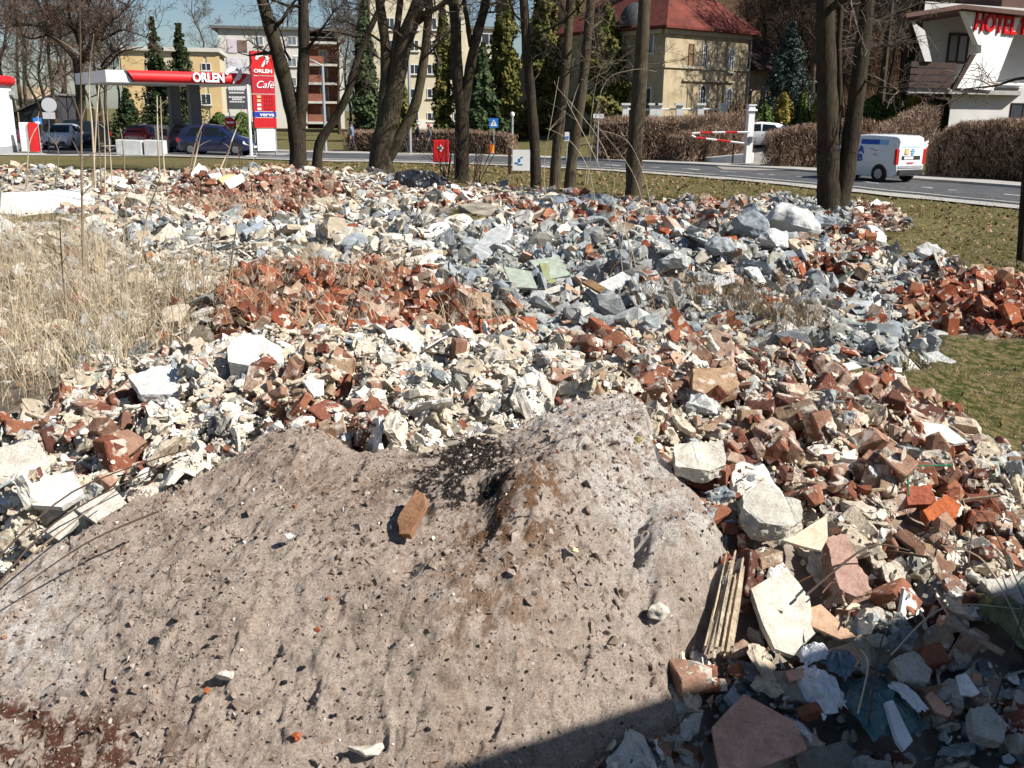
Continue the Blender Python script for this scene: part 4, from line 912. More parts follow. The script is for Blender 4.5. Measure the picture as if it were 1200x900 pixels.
# ---- villa with the red roof
A, B = D(776, 128, 75), D(872, 131, 80.8); zg = hz1(A.x, A.y)
vl, L = house_root('villa', A, B, zg, 'two-storey tan villa with red tiled roof and arched ground-floor windows', 'house')
ze = uvz(vl, 776, 33)[1]; dp = 11.5
m_vw = M('villa_plaster', (.42, .345, .225), .9, .2, .7, .4, 18, dirt=(.22, .165, .10), dscale=.55, dlo=.48, dhi=.68)
m_vtrim = M('villa_trim', (.42, .36, .25), .9, .15, 1.2)
mb = MB(); mb.box((L / 2, dp / 2, ze / 2 - .5), (L, dp, ze + 1)); mb.build('wall', m_vw, vl)
m_rt = M('red_tiles', (.135, .034, .024), .9, .35, 1.0, .8, 14, dirt=(.075, .028, .022), dscale=1.2)
mb = MB(); ov = .6
def hip(mb, x0, x1, y0, y1, z, h, th=.18):
    r = min(x1 - x0, y1 - y0) / 2 * .9
    if x1 - x0 > y1 - y0: t = [(x0 + r, (y0 + y1) / 2), (x1 - r, (y0 + y1) / 2)]
    else: t = [((x0 + x1) / 2, y0 + r), ((x0 + x1) / 2, y1 - r)]
    vs = [(x0, y0, z), (x1, y0, z), (x1, y1, z), (x0, y1, z), (*t[0], z + h), (*t[1], z + h)] + [(x0, y0, z - th), (x1, y0, z - th), (x1, y1, z - th), (x0, y1, z - th)]
    if x1 - x0 > y1 - y0: fs = [(0, 1, 5, 4), (1, 2, 5), (2, 3, 4, 5), (3, 0, 4)]
    else: fs = [(0, 1, 4), (1, 2, 5, 4), (2, 3, 5), (3, 0, 4, 5)]
    mb.add([V(v) for v in vs], fs + [(0, 6, 7, 1), (1, 7, 8, 2), (2, 8, 9, 3), (3, 9, 6, 0), (9, 8, 7, 6)])
hip(mb, -ov, L + ov, -ov, dp + ov, ze + .20, 4.6); rf = mb.build('roof', m_rt, vl)
mb = MB()
for x, y in ((L * .35, 5.5), (L * .62, 6.2)): mb.box((x, y, ze + 4.8), (.9, .6, 1.8))
mb.build('chimney', M('chimney_brick', (.25, .10, .07), .9), rf)
mb = MB(); mb.box((L / 2, -.10, ze - .16), (L + .24, .24, .3)); mb.box((-.12, dp / 2 + .2, ze - .16), (.26, dp, .3)); zs = uvz(vl, 776, 77)[1]
mb.box((L / 2, -.05, zs), (L + .12, .16, .22)); mb.box((-.06, dp / 2, zs), (.16, dp, .22)); mb.box((L * .52, -.09, zs - .95), (L * .62, .16, .12)); mb.build('cornice', m_vtrim, vl)
pwin(vl, 822.0, 80.5, 829.0, 53, nv=2, transom=.68); pwin(vl, 852.5, 84.5, 860.5, 57.5, nv=2, transom=.68, glass=m_glz2)
pwin(vl, 806, 79, 813.5, 51.5, nv=1, glass=M('blind_wood', (.22, .13, .07), .8), frame=M('brown_wood', (.17, .10, .05), .8), transom=.6)
pwin(vl, 804.5, 127, 812, 103, nv=1, arch=True, glass=M('blind_plaster', (.27, .21, .12), .8), frame=m_vtrim, sill=False)
pwin(vl, 818.5, 129, 827, 105, nv=2, arch=True, transom=.55); pwin(vl, 849.5, 130, 857.5, 108, nv=2, arch=True, transom=.55, glass=m_glz2)
mb = MB(); mb.tube([V((L + .12, -.12, ze - .1)), V((L + .12, -.12, -.5))], .07, 8); mb.build('downpipe', M('zinc', (.25, .25, .25), .5, .1, metal=.6), vl)
for y0 in (2.2, 5.4, 8.6):   # windows of the shaded side
    for z0 in (1.2, zs + .9):
        mb = MB(); mb.box((-.03 , y0 - .6, z0 + .8), (.10, .95, 1.7)); w_ = mb.build('window', m_wf, vl)
        for k in (-1, 1): mb = MB(); mb.box((-.07 , y0 - .6 + k * .22, z0 + .8), (.06, .36, 1.5)); mb.build('pane', m_glz, w_)
dmr = MB(); dmr.lathe((.3, 3.6, ze + .3), [(1.1, 0), (1.1, .4), (1.0, .9), (.7, 1.4), (.3, 1.7), (.05, 1.75)], 14); dmr.build('dormer', M('slate_zinc', (.05, .052, .058), .6, .2, 3), rf, smooth=True)
# annex with dark roof
A2, B2 = D(872, 131, 82), D(905, 132, 84); zg2 = hz1(A2.x, A2.y)
an, L2 = house_root('annex', A2, B2, zg2, 'low cream annex with an arched doorway under a dark brown roof', 'house')
z2 = uvz(an, 872, 82)[1]; mb = MB(); mb.box((L2 / 2, 2.5, z2 / 2 - .5), (L2, 5, z2 + 1)); mb.build('wall', m_vw, an)
mb = MB(); mb.prism([V((-.2, -1.4, z2)), V((-.2, 5.5, z2)), V((-.2, 5.5, z2 + 2.6)), V((-.2, 2, z2 + 2.4))], (L2 + 1, 0, 0)); mb.build('roof', M('dark_roof', (.06, .035, .028), .8, .3, 2), an)
pwin(an, 874.5, 131, 881, 108, nv=1, arch=True, sill=False, frame=m_vtrim)
# white balustrade in front of the villa
bl_ = root('balustrade', (0, 0, 0), 0, 'row of short white pillars with a rail in front of the tan villa', 'balustrade'); ps = []
for px in (733, 765, 772, 796, 821, 848):
    p = D(px, 128, 69.5); g = hz1(p.x, p.y); mb = MB(); tz = p.z + .35; mb.box((p.x, p.y, (g + tz) / 2 - .1), (.42, .42, tz - g)); mb.box((p.x, p.y, tz - .02), (.62, .62, .14)); mb.build('pillar', m_wf, bl_); ps.append(V((p.x, p.y, tz - .35)))
mb = MB()
for a, b in zip(ps, ps[1:]): mb.tube([a, b], .06, 6)
mb.build('rail', m_wf, bl_)

# ---- blocks of flats
m_cream = M('cream_render', (.56, .50, .36), .9, .07, .3); m_whiter = M('white_render', (.62, .59, .53), .9, .08, .3); m_yel = M('yellow_render', (.58, .43, .22), .9, .10, .3); m_bal = M('balcony_brick', (.26, .105, .07), .9, .2, 2); m_slab = M('slab_edge', (.55, .53, .48), .9, .1)
m_flat = M('roofing_felt', (.14, .135, .13), .9)
A, B = D(437, 140, 113), D(590, 140, 117); bk, L = house_root('apartment_block', A, B, 0, 'tall cream apartment block behind the thuja trees, four rows of paired windows', 'apartment block')
ztop = 17.5; um = uvz(bk, 546, 100)[0]; zr = uvz(bk, 570, 33)[1]
mb = MB(); mb.box((um / 2, 6, ztop / 2 - .5), (um, 12, ztop + 1)); mb.box(((um + L) / 2, 6.6, zr / 2 - .5), (L - um, 11, zr + 1)); mb.build('wall', m_cream, bk)
mb = MB(); mb.box((um / 2, 6, ztop + .1), (um + .6, 12.6, .35)); mb.box(((um + L) / 2 + .2, 6.5, zr + .12), (L - um + .4, 11.4, .3)); mb.build('roof', m_flat, bk)
mb = MB(); mb.box((L / 2, -.04, .55), (L + .1, .12, 1.9)); mb.build('plinth', m_whiter, bk)
for c0, c1 in ((451, 462), (480.5, 490.5), (500.5, 511.5), (531, 541)):
    for r0, r1 in ((35, 21), (60, 47), (87, 75.5), (115, 104), (142.5, 132)): pwin(bk, c0, r0, c1, r1, nv=2)
pwin(bk, 564, 53, 582, 39.5, nv=2, y=1.1); pwin(bk, 564, 81, 582, 68, nv=2, y=1.1)
A, B = D(262, 140, 138), D(404, 140, 141); fb, L = house_root('apartment_block', A, B, 0, 'white apartment block with brick red recessed balconies behind the red price totem', 'apartment block')
zt = uvz(fb, 300, 34)[1]; u1 = uvz(fb, 358, 90)[0]; u2 = uvz(fb, 397, 90)[0]; mb = MB()
mb.box((u1 / 2, 6, zt / 2 - .5), (u1, 12, zt + 1)); mb.box(((u2 + L) / 2, 6, zt / 2 - .8), (L - u2, 12, zt + .4)); mb.build('wall', m_whiter, fb)
mb = MB(); mb.box(((u1 + u2) / 2, 7.2, zt / 2 - .6), (u2 - u1, 9, zt - .2)); mb.build('balcony_wall', m_bal, fb)
mb = MB(); mb.box((L / 2 - .3, 6, zt + .15), (L + 1.2, 13, .35)); mb.build('roof', m_flat, fb)
for py in (50, 76, 98, 120, 144):
    z = uvz(fb, 378, py)[1]; mb = MB(); mb.box(((u1 + u2) / 2 + .002, 1.2, z), (u2 - u1 - .01, 2.8, .3)); bs = mb.build('balcony', m_slab, fb)
    if py > 50:
        mb = MB(); mb.box((u1 + (u2 - u1) * .30, 0, z + .65), ((u2 - u1) * .55, .08, .95)); mb.build('parapet', m_bal, bs)
        ww = window(fb, u1 + (u2 - u1) * .42, u1 + (u2 - u1) * .68, z + .3, z + 2.1, y=2.7, nv=2, sill=False, glass=m_glz2)
for c0, c1 in ((299, 308), (337, 347), (349, 356)):
    for r0, r1 in ((53, 43), (78, 68), (101, 91), (124, 114)): pwin(fb, c0, r0, c1, r1, nv=2, glass=m_glz2)
for x0, y0, x1, y1, c in ((266, 68, 291, 88, (.62, .60, .64)), (278, 47, 290, 61, (.20, .13, .115)), (266, 45, 278, 62, (.60, .53, .58)), (266, 88, 291, 104, (.60, .6, .62))):
    a = uvz(fb, x0, y0); b = uvz(fb, x1, y1); mb = MB(); mb.box(((a[0] + b[0]) / 2, -.02 - x0 * 1e-4, (a[1] + b[1]) / 2), (b[0] - a[0], .05, a[1] - b[1])); mb.build('wall_panel', M(f'panel{x0}{y0}', c, .9, .12, 1.0), fb)
A, B = D(146, 142, 108), D(258, 142, 110); yb, L = house_root('apartment_block', A, B, 0, 'yellow and cream low apartment block behind the spruces and the fuel canopy', 'apartment block')
zt = uvz(yb, 200, 60)[1]; mb = MB(); mb.box((L / 2, 6, zt / 2 - .5), (L, 12, zt + 1)); mb.build('wall', m_cream, yb)
mb = MB(); mb.box((L / 2, 6, zt + .2), (L + .8, 12.8, .4)); mb.build('roof', m_slab, yb)
for c0, c1 in ((148, 168), (226, 238), (247, 257)):
    a = uvz(yb, c0, 140); b = uvz(yb, c1, 66); mb = MB(); mb.box(((a[0] + b[0]) / 2, -.03, (a[1] + b[1]) / 2), (b[0] - a[0], .12, b[1] - a[1])); mb.build('wall_panel', m_yel, yb)
for c0, c1 in ((236, 247), (172, 181), (205, 214)):
    for r0, r1 in ((83, 74), (123, 110), (150, 144)): pwin(yb, c0, r0, c1, r1, nv=2, y=-.1)
A, B = D(22, 145, 150), D(66, 145, 150); fh, L = house_root('distant_house', A, B, 0, 'small distant tan house seen between the bare trees beside the white kiosk', 'house')
zt = uvz(fh, 30, 118)[1]; mb = MB(); mb.box((L / 2, 4, zt / 2), (L, 8, zt)); mb.box((L * .2, 4, zt + 1), (L * .3, 6, 2)); mb.build('wall', M('tan_render', (.42, .33, .22), .9), fh)
mb = MB(); mb.box((L / 2, 4, zt + .15), (L + .6, 8.6, .3)); mb.build('roof', m_flat, fh)
A, B = D(24, 150, 96), D(64, 150, 96); dk, L = house_root('dark_shed', A, B, 0, 'dark low shed behind the round sign at the fuel station', 'shed')
zt = uvz(dk, 60, 112)[1]; mb = MB(); mb.prism([V((0, 0, 0)), V((L, 0, 0)), V((L, 0, zt)), V((0, 0, zt * .55))], (0, 6, 0)); mb.build('wall', M('dark_boards', (.04, .042, .05), .8, .3, 2), dk)
mb = MB(); mb.prism([V((-.2, -.3, zt * .55 + .05)), V((L + .2, -.3, zt + .05)), V((L + .2, -.3, zt + .2)), V((-.2, -.3, zt * .55 + .2))], (0, 6.6, 0)); mb.build('roof', M('grey_tin', (.17, .17, .18), .5, .1), dk)
A, B = D(553, 150, 82), D(598, 150, 82); gs, L = house_root('garage', A, B, 0, 'low grey roofed garage behind the pedestrian crossing sign', 'garage')
zt = uvz(gs, 575, 136)[1]; mb = MB(); mb.box((L / 2, 3, zt / 2), (L, 6, zt)); mb.build('wall', M('grey_render', (.28, .27, .25), .9), gs)
mb = MB(); mb.prism([V((-.3, -.4, zt)), V((L + .3, -.4, zt)), V((L + .3, 3, zt + 1)), V((-.3, 3, zt + 1))], (0, 0, .15)); mb.build('roof', M('grey_felt', (.24, .24, .235), .8), gs)
mb = MB(); mb.box((L - .9, -.04, zt / 2), (.9, .1, zt * .8)); mb.build('door', M('dark_door', (.06, .05, .05), .7), gs)
A, B = D(596, 152, 84), D(622, 152, 84); rw, L = house_root('brick_wall', A, B, 0, 'dark red brick wall between the garage and the slim tree trunk', 'wall')
zt = uvz(rw, 600, 129)[1]; mb = MB(); mb.box((L / 2, .2, zt / 2), (L, .4, zt)); mb.build('wall', M('red_brick_wall', (.16, .05, .04), .9, .2, 6), rw)
mb = MB(); mb.box((L / 2, .2, zt + .04), (L + .1, .5, .1)); mb.build('coping', m_slab, rw)

# ---- hotel
YH, HR, SH = 57.0, R(24), 1.05; HP0 = D(1105, 132, YH); HY = V((-math.sin(HR), math.cos(HR), 0))
HP = lambda px, py, y=YH: plane_hit(px, py, HP0 + HY * (y - YH), HY)
g0 = HP(1105, 132); zgh = hz1(g0.x, g0.y); ht = root('hotel', (g0.x, g0.y, zgh), HR, 'white hotel with slanted balcony screen and red rooftop lettering', 'hotel'); O = V(ht.location); hl = lambda *a: Matrix.Rotation(-HR, 3, 'Z') @ (HP(*a) - O)
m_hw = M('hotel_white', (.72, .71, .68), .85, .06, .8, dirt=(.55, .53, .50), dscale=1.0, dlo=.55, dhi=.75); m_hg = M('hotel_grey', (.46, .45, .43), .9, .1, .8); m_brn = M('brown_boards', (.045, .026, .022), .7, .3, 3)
mb = MB(); mb.prism([hl(1130, 13), hl(1196, 21), hl(1164, 106), hl(1121, 103), hl(1121, 96), hl(1145, 63), hl(1150, 62), hl(1150, 53), hl(1146, 52), hl(1139, 35)], (0, .35, 0)); sc = mb.build('balcony_screen', m_hw, ht)
a, b = hl(1137, 24, YH - .12), hl(1192, 24, YH - .12); c = (hl(1141, 26) + hl(1190, 32)) / 2
tx = text('HOTEL', 'lettering', 1.30, M('red_letters', (.55, .01, .012), .4, .1), sc, (c.x, -.06, c.z), ext=.07, sx=.80, off=.025); la, lb_ = hl(1141, 25), hl(1190, 31); tx.rotation_euler = (R(90), -math.atan2(lb_.z - la.z, lb_.x - la.x), 0)
mb = MB(); mb.box(tuple(hl(1199.5, 30) + V((.0, .0, 0))), (.18, .2, 1.0)); mb.build('letter_stroke', MC['red_letters'], sc)
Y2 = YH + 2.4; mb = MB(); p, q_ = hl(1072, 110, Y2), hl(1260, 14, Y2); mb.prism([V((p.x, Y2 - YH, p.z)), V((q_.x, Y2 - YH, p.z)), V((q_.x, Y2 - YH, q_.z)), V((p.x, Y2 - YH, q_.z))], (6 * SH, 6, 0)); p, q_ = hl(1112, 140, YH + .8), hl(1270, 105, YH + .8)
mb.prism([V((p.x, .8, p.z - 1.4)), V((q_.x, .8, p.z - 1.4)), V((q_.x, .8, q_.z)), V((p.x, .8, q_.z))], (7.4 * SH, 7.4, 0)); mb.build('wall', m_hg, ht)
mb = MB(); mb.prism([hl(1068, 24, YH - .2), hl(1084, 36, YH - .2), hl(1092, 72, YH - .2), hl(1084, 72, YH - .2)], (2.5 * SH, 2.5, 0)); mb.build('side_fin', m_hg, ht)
mb = MB(); RY = YH - .6; mb.prism([hl(1062, 20.5, RY), hl(1128, 10, RY), hl(1290, 28, RY), hl(1290, 22, RY), hl(1128, 5, RY), hl(1062, 15.5, RY)], (10 * SH, 10, 0)); p = hl(1180, 5, YH + 3); mb.box((p.x + 3, 4, p.z + .4), (8, 3, 1.4)); mb.build('roof', M('dark_brown_roof', (.10, .055, .045), .8, .2, 2), ht)
mb = MB(); p, q_ = hl(1066, 103, YH - .1), hl(1122, 73, YH - .1)
for k in range(4): z = p.z + (q_.z - p.z) * (k + .5) / 4; mb.box(((p.x + q_.x) / 2, .0, z), (q_.x - p.x, .05, (q_.z - p.z) / 4 - .06)); mb.box((p.x + .03, .1, z), (.05, .2, (q_.z - p.z) / 4 - .06))
mb.prism([hl(1116, 104, YH - .2), hl(1121, 104, YH - .2), hl(1144, 64, YH - .2), hl(1138, 64, YH - .2)], (0, .12, 0)); mb.build('balcony_railing', m_brn, ht)
mb = MB(); p, q_ = hl(1066, 106, YH), hl(1200, 103, YH); mb.prism([V((p.x, .15, p.z - .12)), V((q_.x, .15, p.z - .12)), V((q_.x, .15, p.z + .12)), V((p.x, .15, p.z + .12))], (2.3 * SH, 2.3, 0)); mb.build('balcony_floor', M('soffit', (.30, .29, .28), .9), ht)
p, q_ = hl(1108, 74, Y2), hl(1136, 40, Y2); ww = window(ht, p.x, q_.x, p.z, q_.z, y=Y2 - YH, nv=2, frame=m_brn, glass=m_glz2, sill=False, fw=.12, name='balcony_door')
mb = MB(); p = hl(1200, 99, YH + .2); mb.box((p.x - 1.0, .6, p.z), (3.0, 1.0, .14)); mb.build('ledge', m_hw, ht)
p, q_ = hl(1184, 140, YH + .7), hl(1215, 121, YH + .7); window(ht, p.x, q_.x, p.z, q_.z, y=.78, nv=2, frame=m_brn)

# ---- fuel station
m_red = M('station_red', (.60, .018, .022), .45, .08); m_wht = M('station_white', (.74, .74, .73), .5, .05); m_gry = M('station_grey', (.30, .31, .33), .6, .08); m_dgry = M('station_dark', (.09, .095, .105), .5, .1)
A, B = D(-70, 190, 48), D(22, 183, 58); kk, L = house_root('kiosk', A, B, 0, 'white fuel station shop with a rounded red band along its roof edge', 'kiosk')
zt = uvz(kk, 10, 101)[1]; mb = MB(); mb.box((L / 2, 3, zt / 2 + .2), (L, 6, zt - .4)); mb.build('wall', m_wht, kk)
mb = MB(); mb.box((L / 2, 3, .2), (L + .04, 6.04, .42)); mb.build('plinth', m_gry, kk); zu = uvz(kk, 10, 89)[1]; rr = (zu - zt) / 2
mb = MB(); mb.tube([V((-.2, .0, zt + rr)), V((L + .05, .0, zt + rr))], rr, 16); mb.box((L / 2, 3.1, zt + rr), (L + .1, 6, 2 * rr - .1)); mb.build('roof_band', m_red, kk, smooth=True)
mb = MB(); u, z = uvz(kk, 11, 109); mb.box((u, -.12, z), (.30, .22, .22)); mb.build('wall_lamp', m_gry, kk)
A, B = D(125, 100, 54), D(302, 100, 58.5); cn, L = house_root('fuel_canopy', A, B, 0, 'white fuel station canopy with a red fascia on a grey pillar', 'canopy')
z0, z1 = uvz(cn, 125, 96)[1], uvz(cn, 125, 81.5)[1]; W = 8.5
mb = MB(); mb.box((L / 2, W / 2, (z0 + z1) / 2), (L, W, z1 - z0)); mb.build('roof', M('canopy_white', (.62, .63, .64), .5, .05), cn)
ua, ub = uvz(cn, 149, 90)[0], uvz(cn, 285, 92)[0]; hh = z1 - z0; mb = MB()
prof = [(-.03, z0 + .04), (-.16, z0 + .15), (-.22, z0 + hh * .5), (-.16, z1 - .12), (-.03, z1 + .01)]
def band(mb, x0, x1, sl0, sl1):
    vs = []
    for y, z in prof: f = (z - z0) / hh; vs += [V((x0 - sl0 * f, y, z)), V((x1 + sl1 * f, y, z))]
    mb.add(vs, [(2 * i, 2 * i + 1, 2 * i + 3, 2 * i + 2) for i in range(len(prof) - 1)])
band(mb, ua + .35, ub - .3, .35, .55); fa = mb.build('fascia', m_red, cn, smooth=True)
mb = MB(); mb.prism([V((ua - .12, -.05, z1)), V((ua + .02, -.05, z1)), V((ua + .42, -.05, z0)), V((ua + .28, -.05, z0))], (0, .04, 0)); mb.build('stripe', m_dgry, cn)
u, z = uvz(cn, 243, 91.5); text('ORLEN', 'lettering', .66, m_wht, fa, (u, -.26, z), ext=.04, sx=.84, off=.025)
def eagle(parent, c, s, mat, y=0.0, name='emblem'):
    """white sweeping wing-and-stroke emblem"""
    mb = MB(); k = s
    wing = [(-.5, .05), (-.38, .32), (-.1, .46), (.2, .42), (.42, .25), (.5, .18), (.40, .10), (.22, .22), (0, .26), (-.22, .16), (-.36, -.02)]
    st = [(.46, .42), (.52, .10), (.20, -.28), (.02, -.50), (-.08, -.46), (-.02, -.30), (.16, -.04), (.24, .10)]
    st2 = [(.30, .08), (.50, -.02), (.32, -.28), (.22, -.30)]
    for i, pl in enumerate((wing, st, st2)): mb.prism([V((c[0] + x * k, y - .002 * i, c[1] + z_ * k)) for x, z_ in pl], (0, .03, 0))
    return mb.build(name, mat, parent)
u, z = uvz(cn, 272, 88); eagle(fa, (u, z), .95, m_wht, -.29)
for px in (196, 306):
    pass
u, z = uvz(cn, 201, 185, -7.0); mb = MB(); mb.box((u + .5, 3.0, z0 / 2), (.62, .62, z0)); mb.build('pillar', M('pillar_grey', (.12, .125, .14), .6, .1), cn, bevel=.02)
mb = MB(); mb.box((u + .5, 7.2, z0 / 2), (.62, .62, z0)); mb.build('pillar', MC['pillar_grey'], cn, bevel=.02)
for px, yy in ((192, 61), (214, 63)):
    p = D(px, 183, yy); fp = root('fuel_pump', (p.x, p.y, .05), .4, 'grey fuel pump beside the canopy pillar' if px > 200 else 'white fuel pump half hidden in front of the canopy pillar', 'fuel pump'); mb = MB(); mb.box((0, 0, .75), (.8, .5, 1.5)); mb.build('body', m_gry if px > 200 else m_wht, fp, bevel=.03)
    mb = MB(); mb.box((0, -.26, 1.1), (.55, .04, .4)); mb.build('display', m_dgry, fp); mb = MB(); mb.tube([V((.42, 0, 1.2)), V((.55, -.1, .6)), V((.45, -.1, .3)), V((.42, 0, .9))], .025, 6); mb.build('hose', m_dgry, fp)
for px0, px1, lb in ((137, 167, 'pale concrete block standing on the forecourt edge by the spruce'), (169.5, 192, 'pale concrete block next to the canopy pillar')):
    a, b = D(px0, 186, 55.6), D(px1, 186, 55.6); cb = root('concrete_barrier', (a.x, a.y, 0), 0, lb, 'concrete block', 'concrete blocks at the fuel station'); w_ = b.x - a.x
    mb = MB(); mb.prism([V((0, 0, 0)), V((w_, 0, 0)), V((w_, 0, .82)), V((0, 0, .86))], (0, .7, 0)); mb.build('block', M('pale_concrete', (.50, .51, .51), .9, .14, 3, .3, 30), cb, bevel=.03)
    mb = MB(); mb.tube([V((w_ * .3, .35, .8)), V((w_ * .3, .35, 1.0)), V((w_ * .45, .35, 1.0)), V((w_ * .45, .35, .8))], .02, 6); mb.build('lifting_loop', m_dgry, cb)
# price totem
A, B = D(300, 178, 57), D(326, 178, 57.6); tt, L = house_root('price_totem', A, B, 0, 'tall red fuel price totem with a white emblem and a blue row', 'price sign')
def tp(py0, py1, name, mat, y=0.0, inset=0.0, th=.3):
    za, zb = uvz(tt, 312, py0)[1], uvz(tt, 312, py1)[1]; mb = MB(); mb.box((L / 2, th / 2 + y, (za + zb) / 2), (L - inset, th, abs(za - zb) - .02)); return mb.build(name, mat, tt), (za + zb) / 2, abs(za - zb)
o1, zc, hh = tp(60, 88.5, 'emblem_panel', m_red, -.04, 0, .36); eagle(o1, (L / 2 - .02, zc + .18), .78, m_wht, -.07); text('ORLEN', 'lettering', .27, m_wht, o1, (L / 2, -.06, zc - hh * .33), ext=.01, sx=1.2, off=.01)
m_dred = M('station_dark_red', (.42, .02, .035), .5, .08)
o2, zc, hh = tp(89, 110, 'cafe_panel', m_dred); text('Café', 'lettering', .55, m_wht, o2, (L / 2 + .05, -.02, zc), ext=.01, shear=.35)
o3, zc, hh = tp(110.5, 130.5, 'price_panel', M('price_red', (.48, .015, .02), .5, .08))
for k in range(4):
    z = zc + hh * (.36 - .24 * k); mb = MB(); mb.box((L * .26, -.012, z), (.22, .02, .14)); mb.build('price_tag', M('price_white' if k > 1 else 'price_yellow', (.72, .70, .66) if k > 1 else (.70, .45, .22), .6), o3)
    mb = MB()
    for j in range(4): mb.box((L * (.52 + .11 * j), -.010, z), (.075, .016, .15))
    mb.build('price_digits', M('digit_red', (.30, .01, .015), .5), o3)
o4, zc, hh = tp(131, 137.5, 'blue_panel', M('station_blue', (.02, .04, .30), .5, .05), -.02, 0, .34); text('verva', 'lettering', .30, m_wht, o4, (L * .58, -.04, zc), ext=.01, sx=1.25, off=.006)
tp(138, 150, 'lower_panel', M('price_red', (.48, .015, .02))); tp(150.5, 177, 'base_panel', m_wht, .05, .25, .2)
for s in (.06, L - .06): mb = MB(); mb.box((s, .2, 1.6), (.09, .12, 3.2)); mb.build('post', m_gry, tt)
# advertising board behind it
A, B = D(270, 185, 64), D(294, 185, 64); ab, L = house_root('notice_board', A, B, 0, 'dark grey board with rows of small white writing beside the red totem', 'board')
za, zb = uvz(ab, 282, 128)[1], uvz(ab, 282, 104)[1]; mb = MB(); mb.box((L / 2, .05, (za + zb) / 2), (L, .1, zb - za)); pb = mb.build('board', m_dgry, ab); mb = MB()
for k, (f, w_) in enumerate(((.55, .8), (.36, .72), (.1, .8), (-.02, .5), (-.16, .74))):
    for j in range(6): mb.box((L * .5 - L * w_ * .5 + L * w_ * (j + .5) / 6, -.008, (za + zb) / 2 + (zb - za) * f * .85), (L * w_ / 6 * rnd.uniform(.7, .95), .012, .10 if k else .13))
mb.build('lettering', m_wht, pb)
for s in (.03, L - .03): mb = MB(); mb.box((s, .12, zb / 2), (.09, .06, zb)); mb.build('post', m_wht, ab)
# posts, lamps, signs
m_galv = M('galvanised', (.42, .43, .44), .5, .1, metal=.5)
def pole(rt, p0, p1, r=.05, mat=None, name='pole'): mb = MB(); mb.tube([p0, p1], [r, r * .8], 8); return mb.build(name, mat or m_galv, rt, smooth=True)
p = D(295, 188, 54.5); q_ = D(294.5, 99, 54.5); wp = root('flag_post', (p.x, p.y, 0), 0, 'white post standing in front of the red price totem', 'post'); pole(wp, V((0, 0, 0)), V((0, 0, q_.z)), .09, m_wht); mb = MB(); mb.box((0, 0, .06), (.5, .5, .12)); mb.build('foot', m_wht, wp)
def lamp(px, pyb, pyt, Y, arm, lb):
    p = D(px, pyb, Y); t = D(px, pyt, Y); g = hz1(p.x, p.y); r_o = root('street_lamp', (p.x, p.y, g), 0, lb, 'street lamp'); pole(r_o, V((0, 0, 0)), V((0, 0, t.z - g)), .10)
    if arm: mb = MB(); mb.tube([V((0, 0, t.z - g - .02)), V((arm * .4, 0, t.z - g + .22)), V((arm, 0, t.z - g + .45))], .05, 6); a_ = mb.build('arm', m_galv, r_o); mb = MB(); mb.box((arm + (.25 if arm > 0 else -.25), 0, t.z - g + .5), (.8, .3, .16)); mb.build('lamp_head', m_wht, a_, bevel=.04)
    else: mb = MB(); mb.lathe((0, 0, t.z - g), [(.02, 0), (.12, .04), (.16, .17), (.12, .30), (.02, .34)], 12); mb.build('lamp_head', m_wht, r_o, smooth=True)
lamp(382, 182, 77, 61, -1.1, 'grey street lamp with a slanted arm in front of the balconies')
lamp(481, 184, 18, 62, 1.0, 'tall street lamp among the people on the pavement'); lamp(600, 176, 137, 70, 0, 'short white globe lamp beside the brick wall')
def sign(px, pyb, Y, lb, cat, faces, mat=None, lean=0.0, r=.035):
    """faces: (shape, z centre px row, size px, material, extras)"""
    p = D(px, pyb, Y); g = hz1(p.x, p.y); r_o = root('road_sign', (p.x, p.y, g), math.atan2(-p.x, p.y) * .6, lb, cat); top = max(D(px, f[1], Y).z for f in faces) - g + .25
    pole(r_o, V((0, .03, -.1)), V((lean, .03, top)), r, mat)
    for nm, py, shp, sx, sz, mt, ex in faces:
        z = D(px, py, Y).z - g; dx = lean * z / top; k = Y / F; mb = MB()
        if shp == 'disc': mb.tube([V((dx, -.03, z)), V((dx, 0, z))], sx * k, 24)
        else: mb.box((dx, -.015, z), (2 * sx * k, .03, 2 * sz * k))
        f = mb.build(nm, mt, r_o)
        for e in ex:
            mb = MB()
            if e[0] == 'bar': mb.box((dx, -.035 if shp == 'disc' else -.034, z + e[3] * k), (2 * e[1] * k, .012, 2 * e[2] * k))
            else: mb.prism([V((dx + a * k, -.036, z + b * k)) for a, b in e[1]], (0, .01, 0))
            mb.build('symbol', e[4] if e[0] == 'bar' else e[2], f)
m_sgn = M('sign_back', (.40, .41, .43), .5, .08); m_blu = M('sign_blue', (.02, .16, .48), .5, .05); m_sred = M('sign_red', (.55, .02, .02), .5, .05)
sign(57, 181, 58, 'round grey road sign with a plate below, seen from behind, by the silver car', 'road sign', [('disc', 123, 'disc', 8, 8, m_sgn, []), ('plate', 135.5, 'box', 6.5, 3.6, m_sgn, [])], m_dgry, .35)
sign(48.5, 181, 57, 'small blue and white sign on a thin pole by the kiosk', 'road sign', [('plate', 142, 'box', 4.5, 3.6, m_blu, [('bar', 2.6, 1.2, -1.6, m_wht)])])
sign(272.5, 188, 58, 'round red no entry sign above the dark blue car', 'road sign', [('disc', 143.5, 'disc', 5.8, 5.8, m_sred, [('bar', 4.2, 1.1, 0, m_wht)]), ('plate', 137, 'box', 6.5, .9, m_wht, [])])
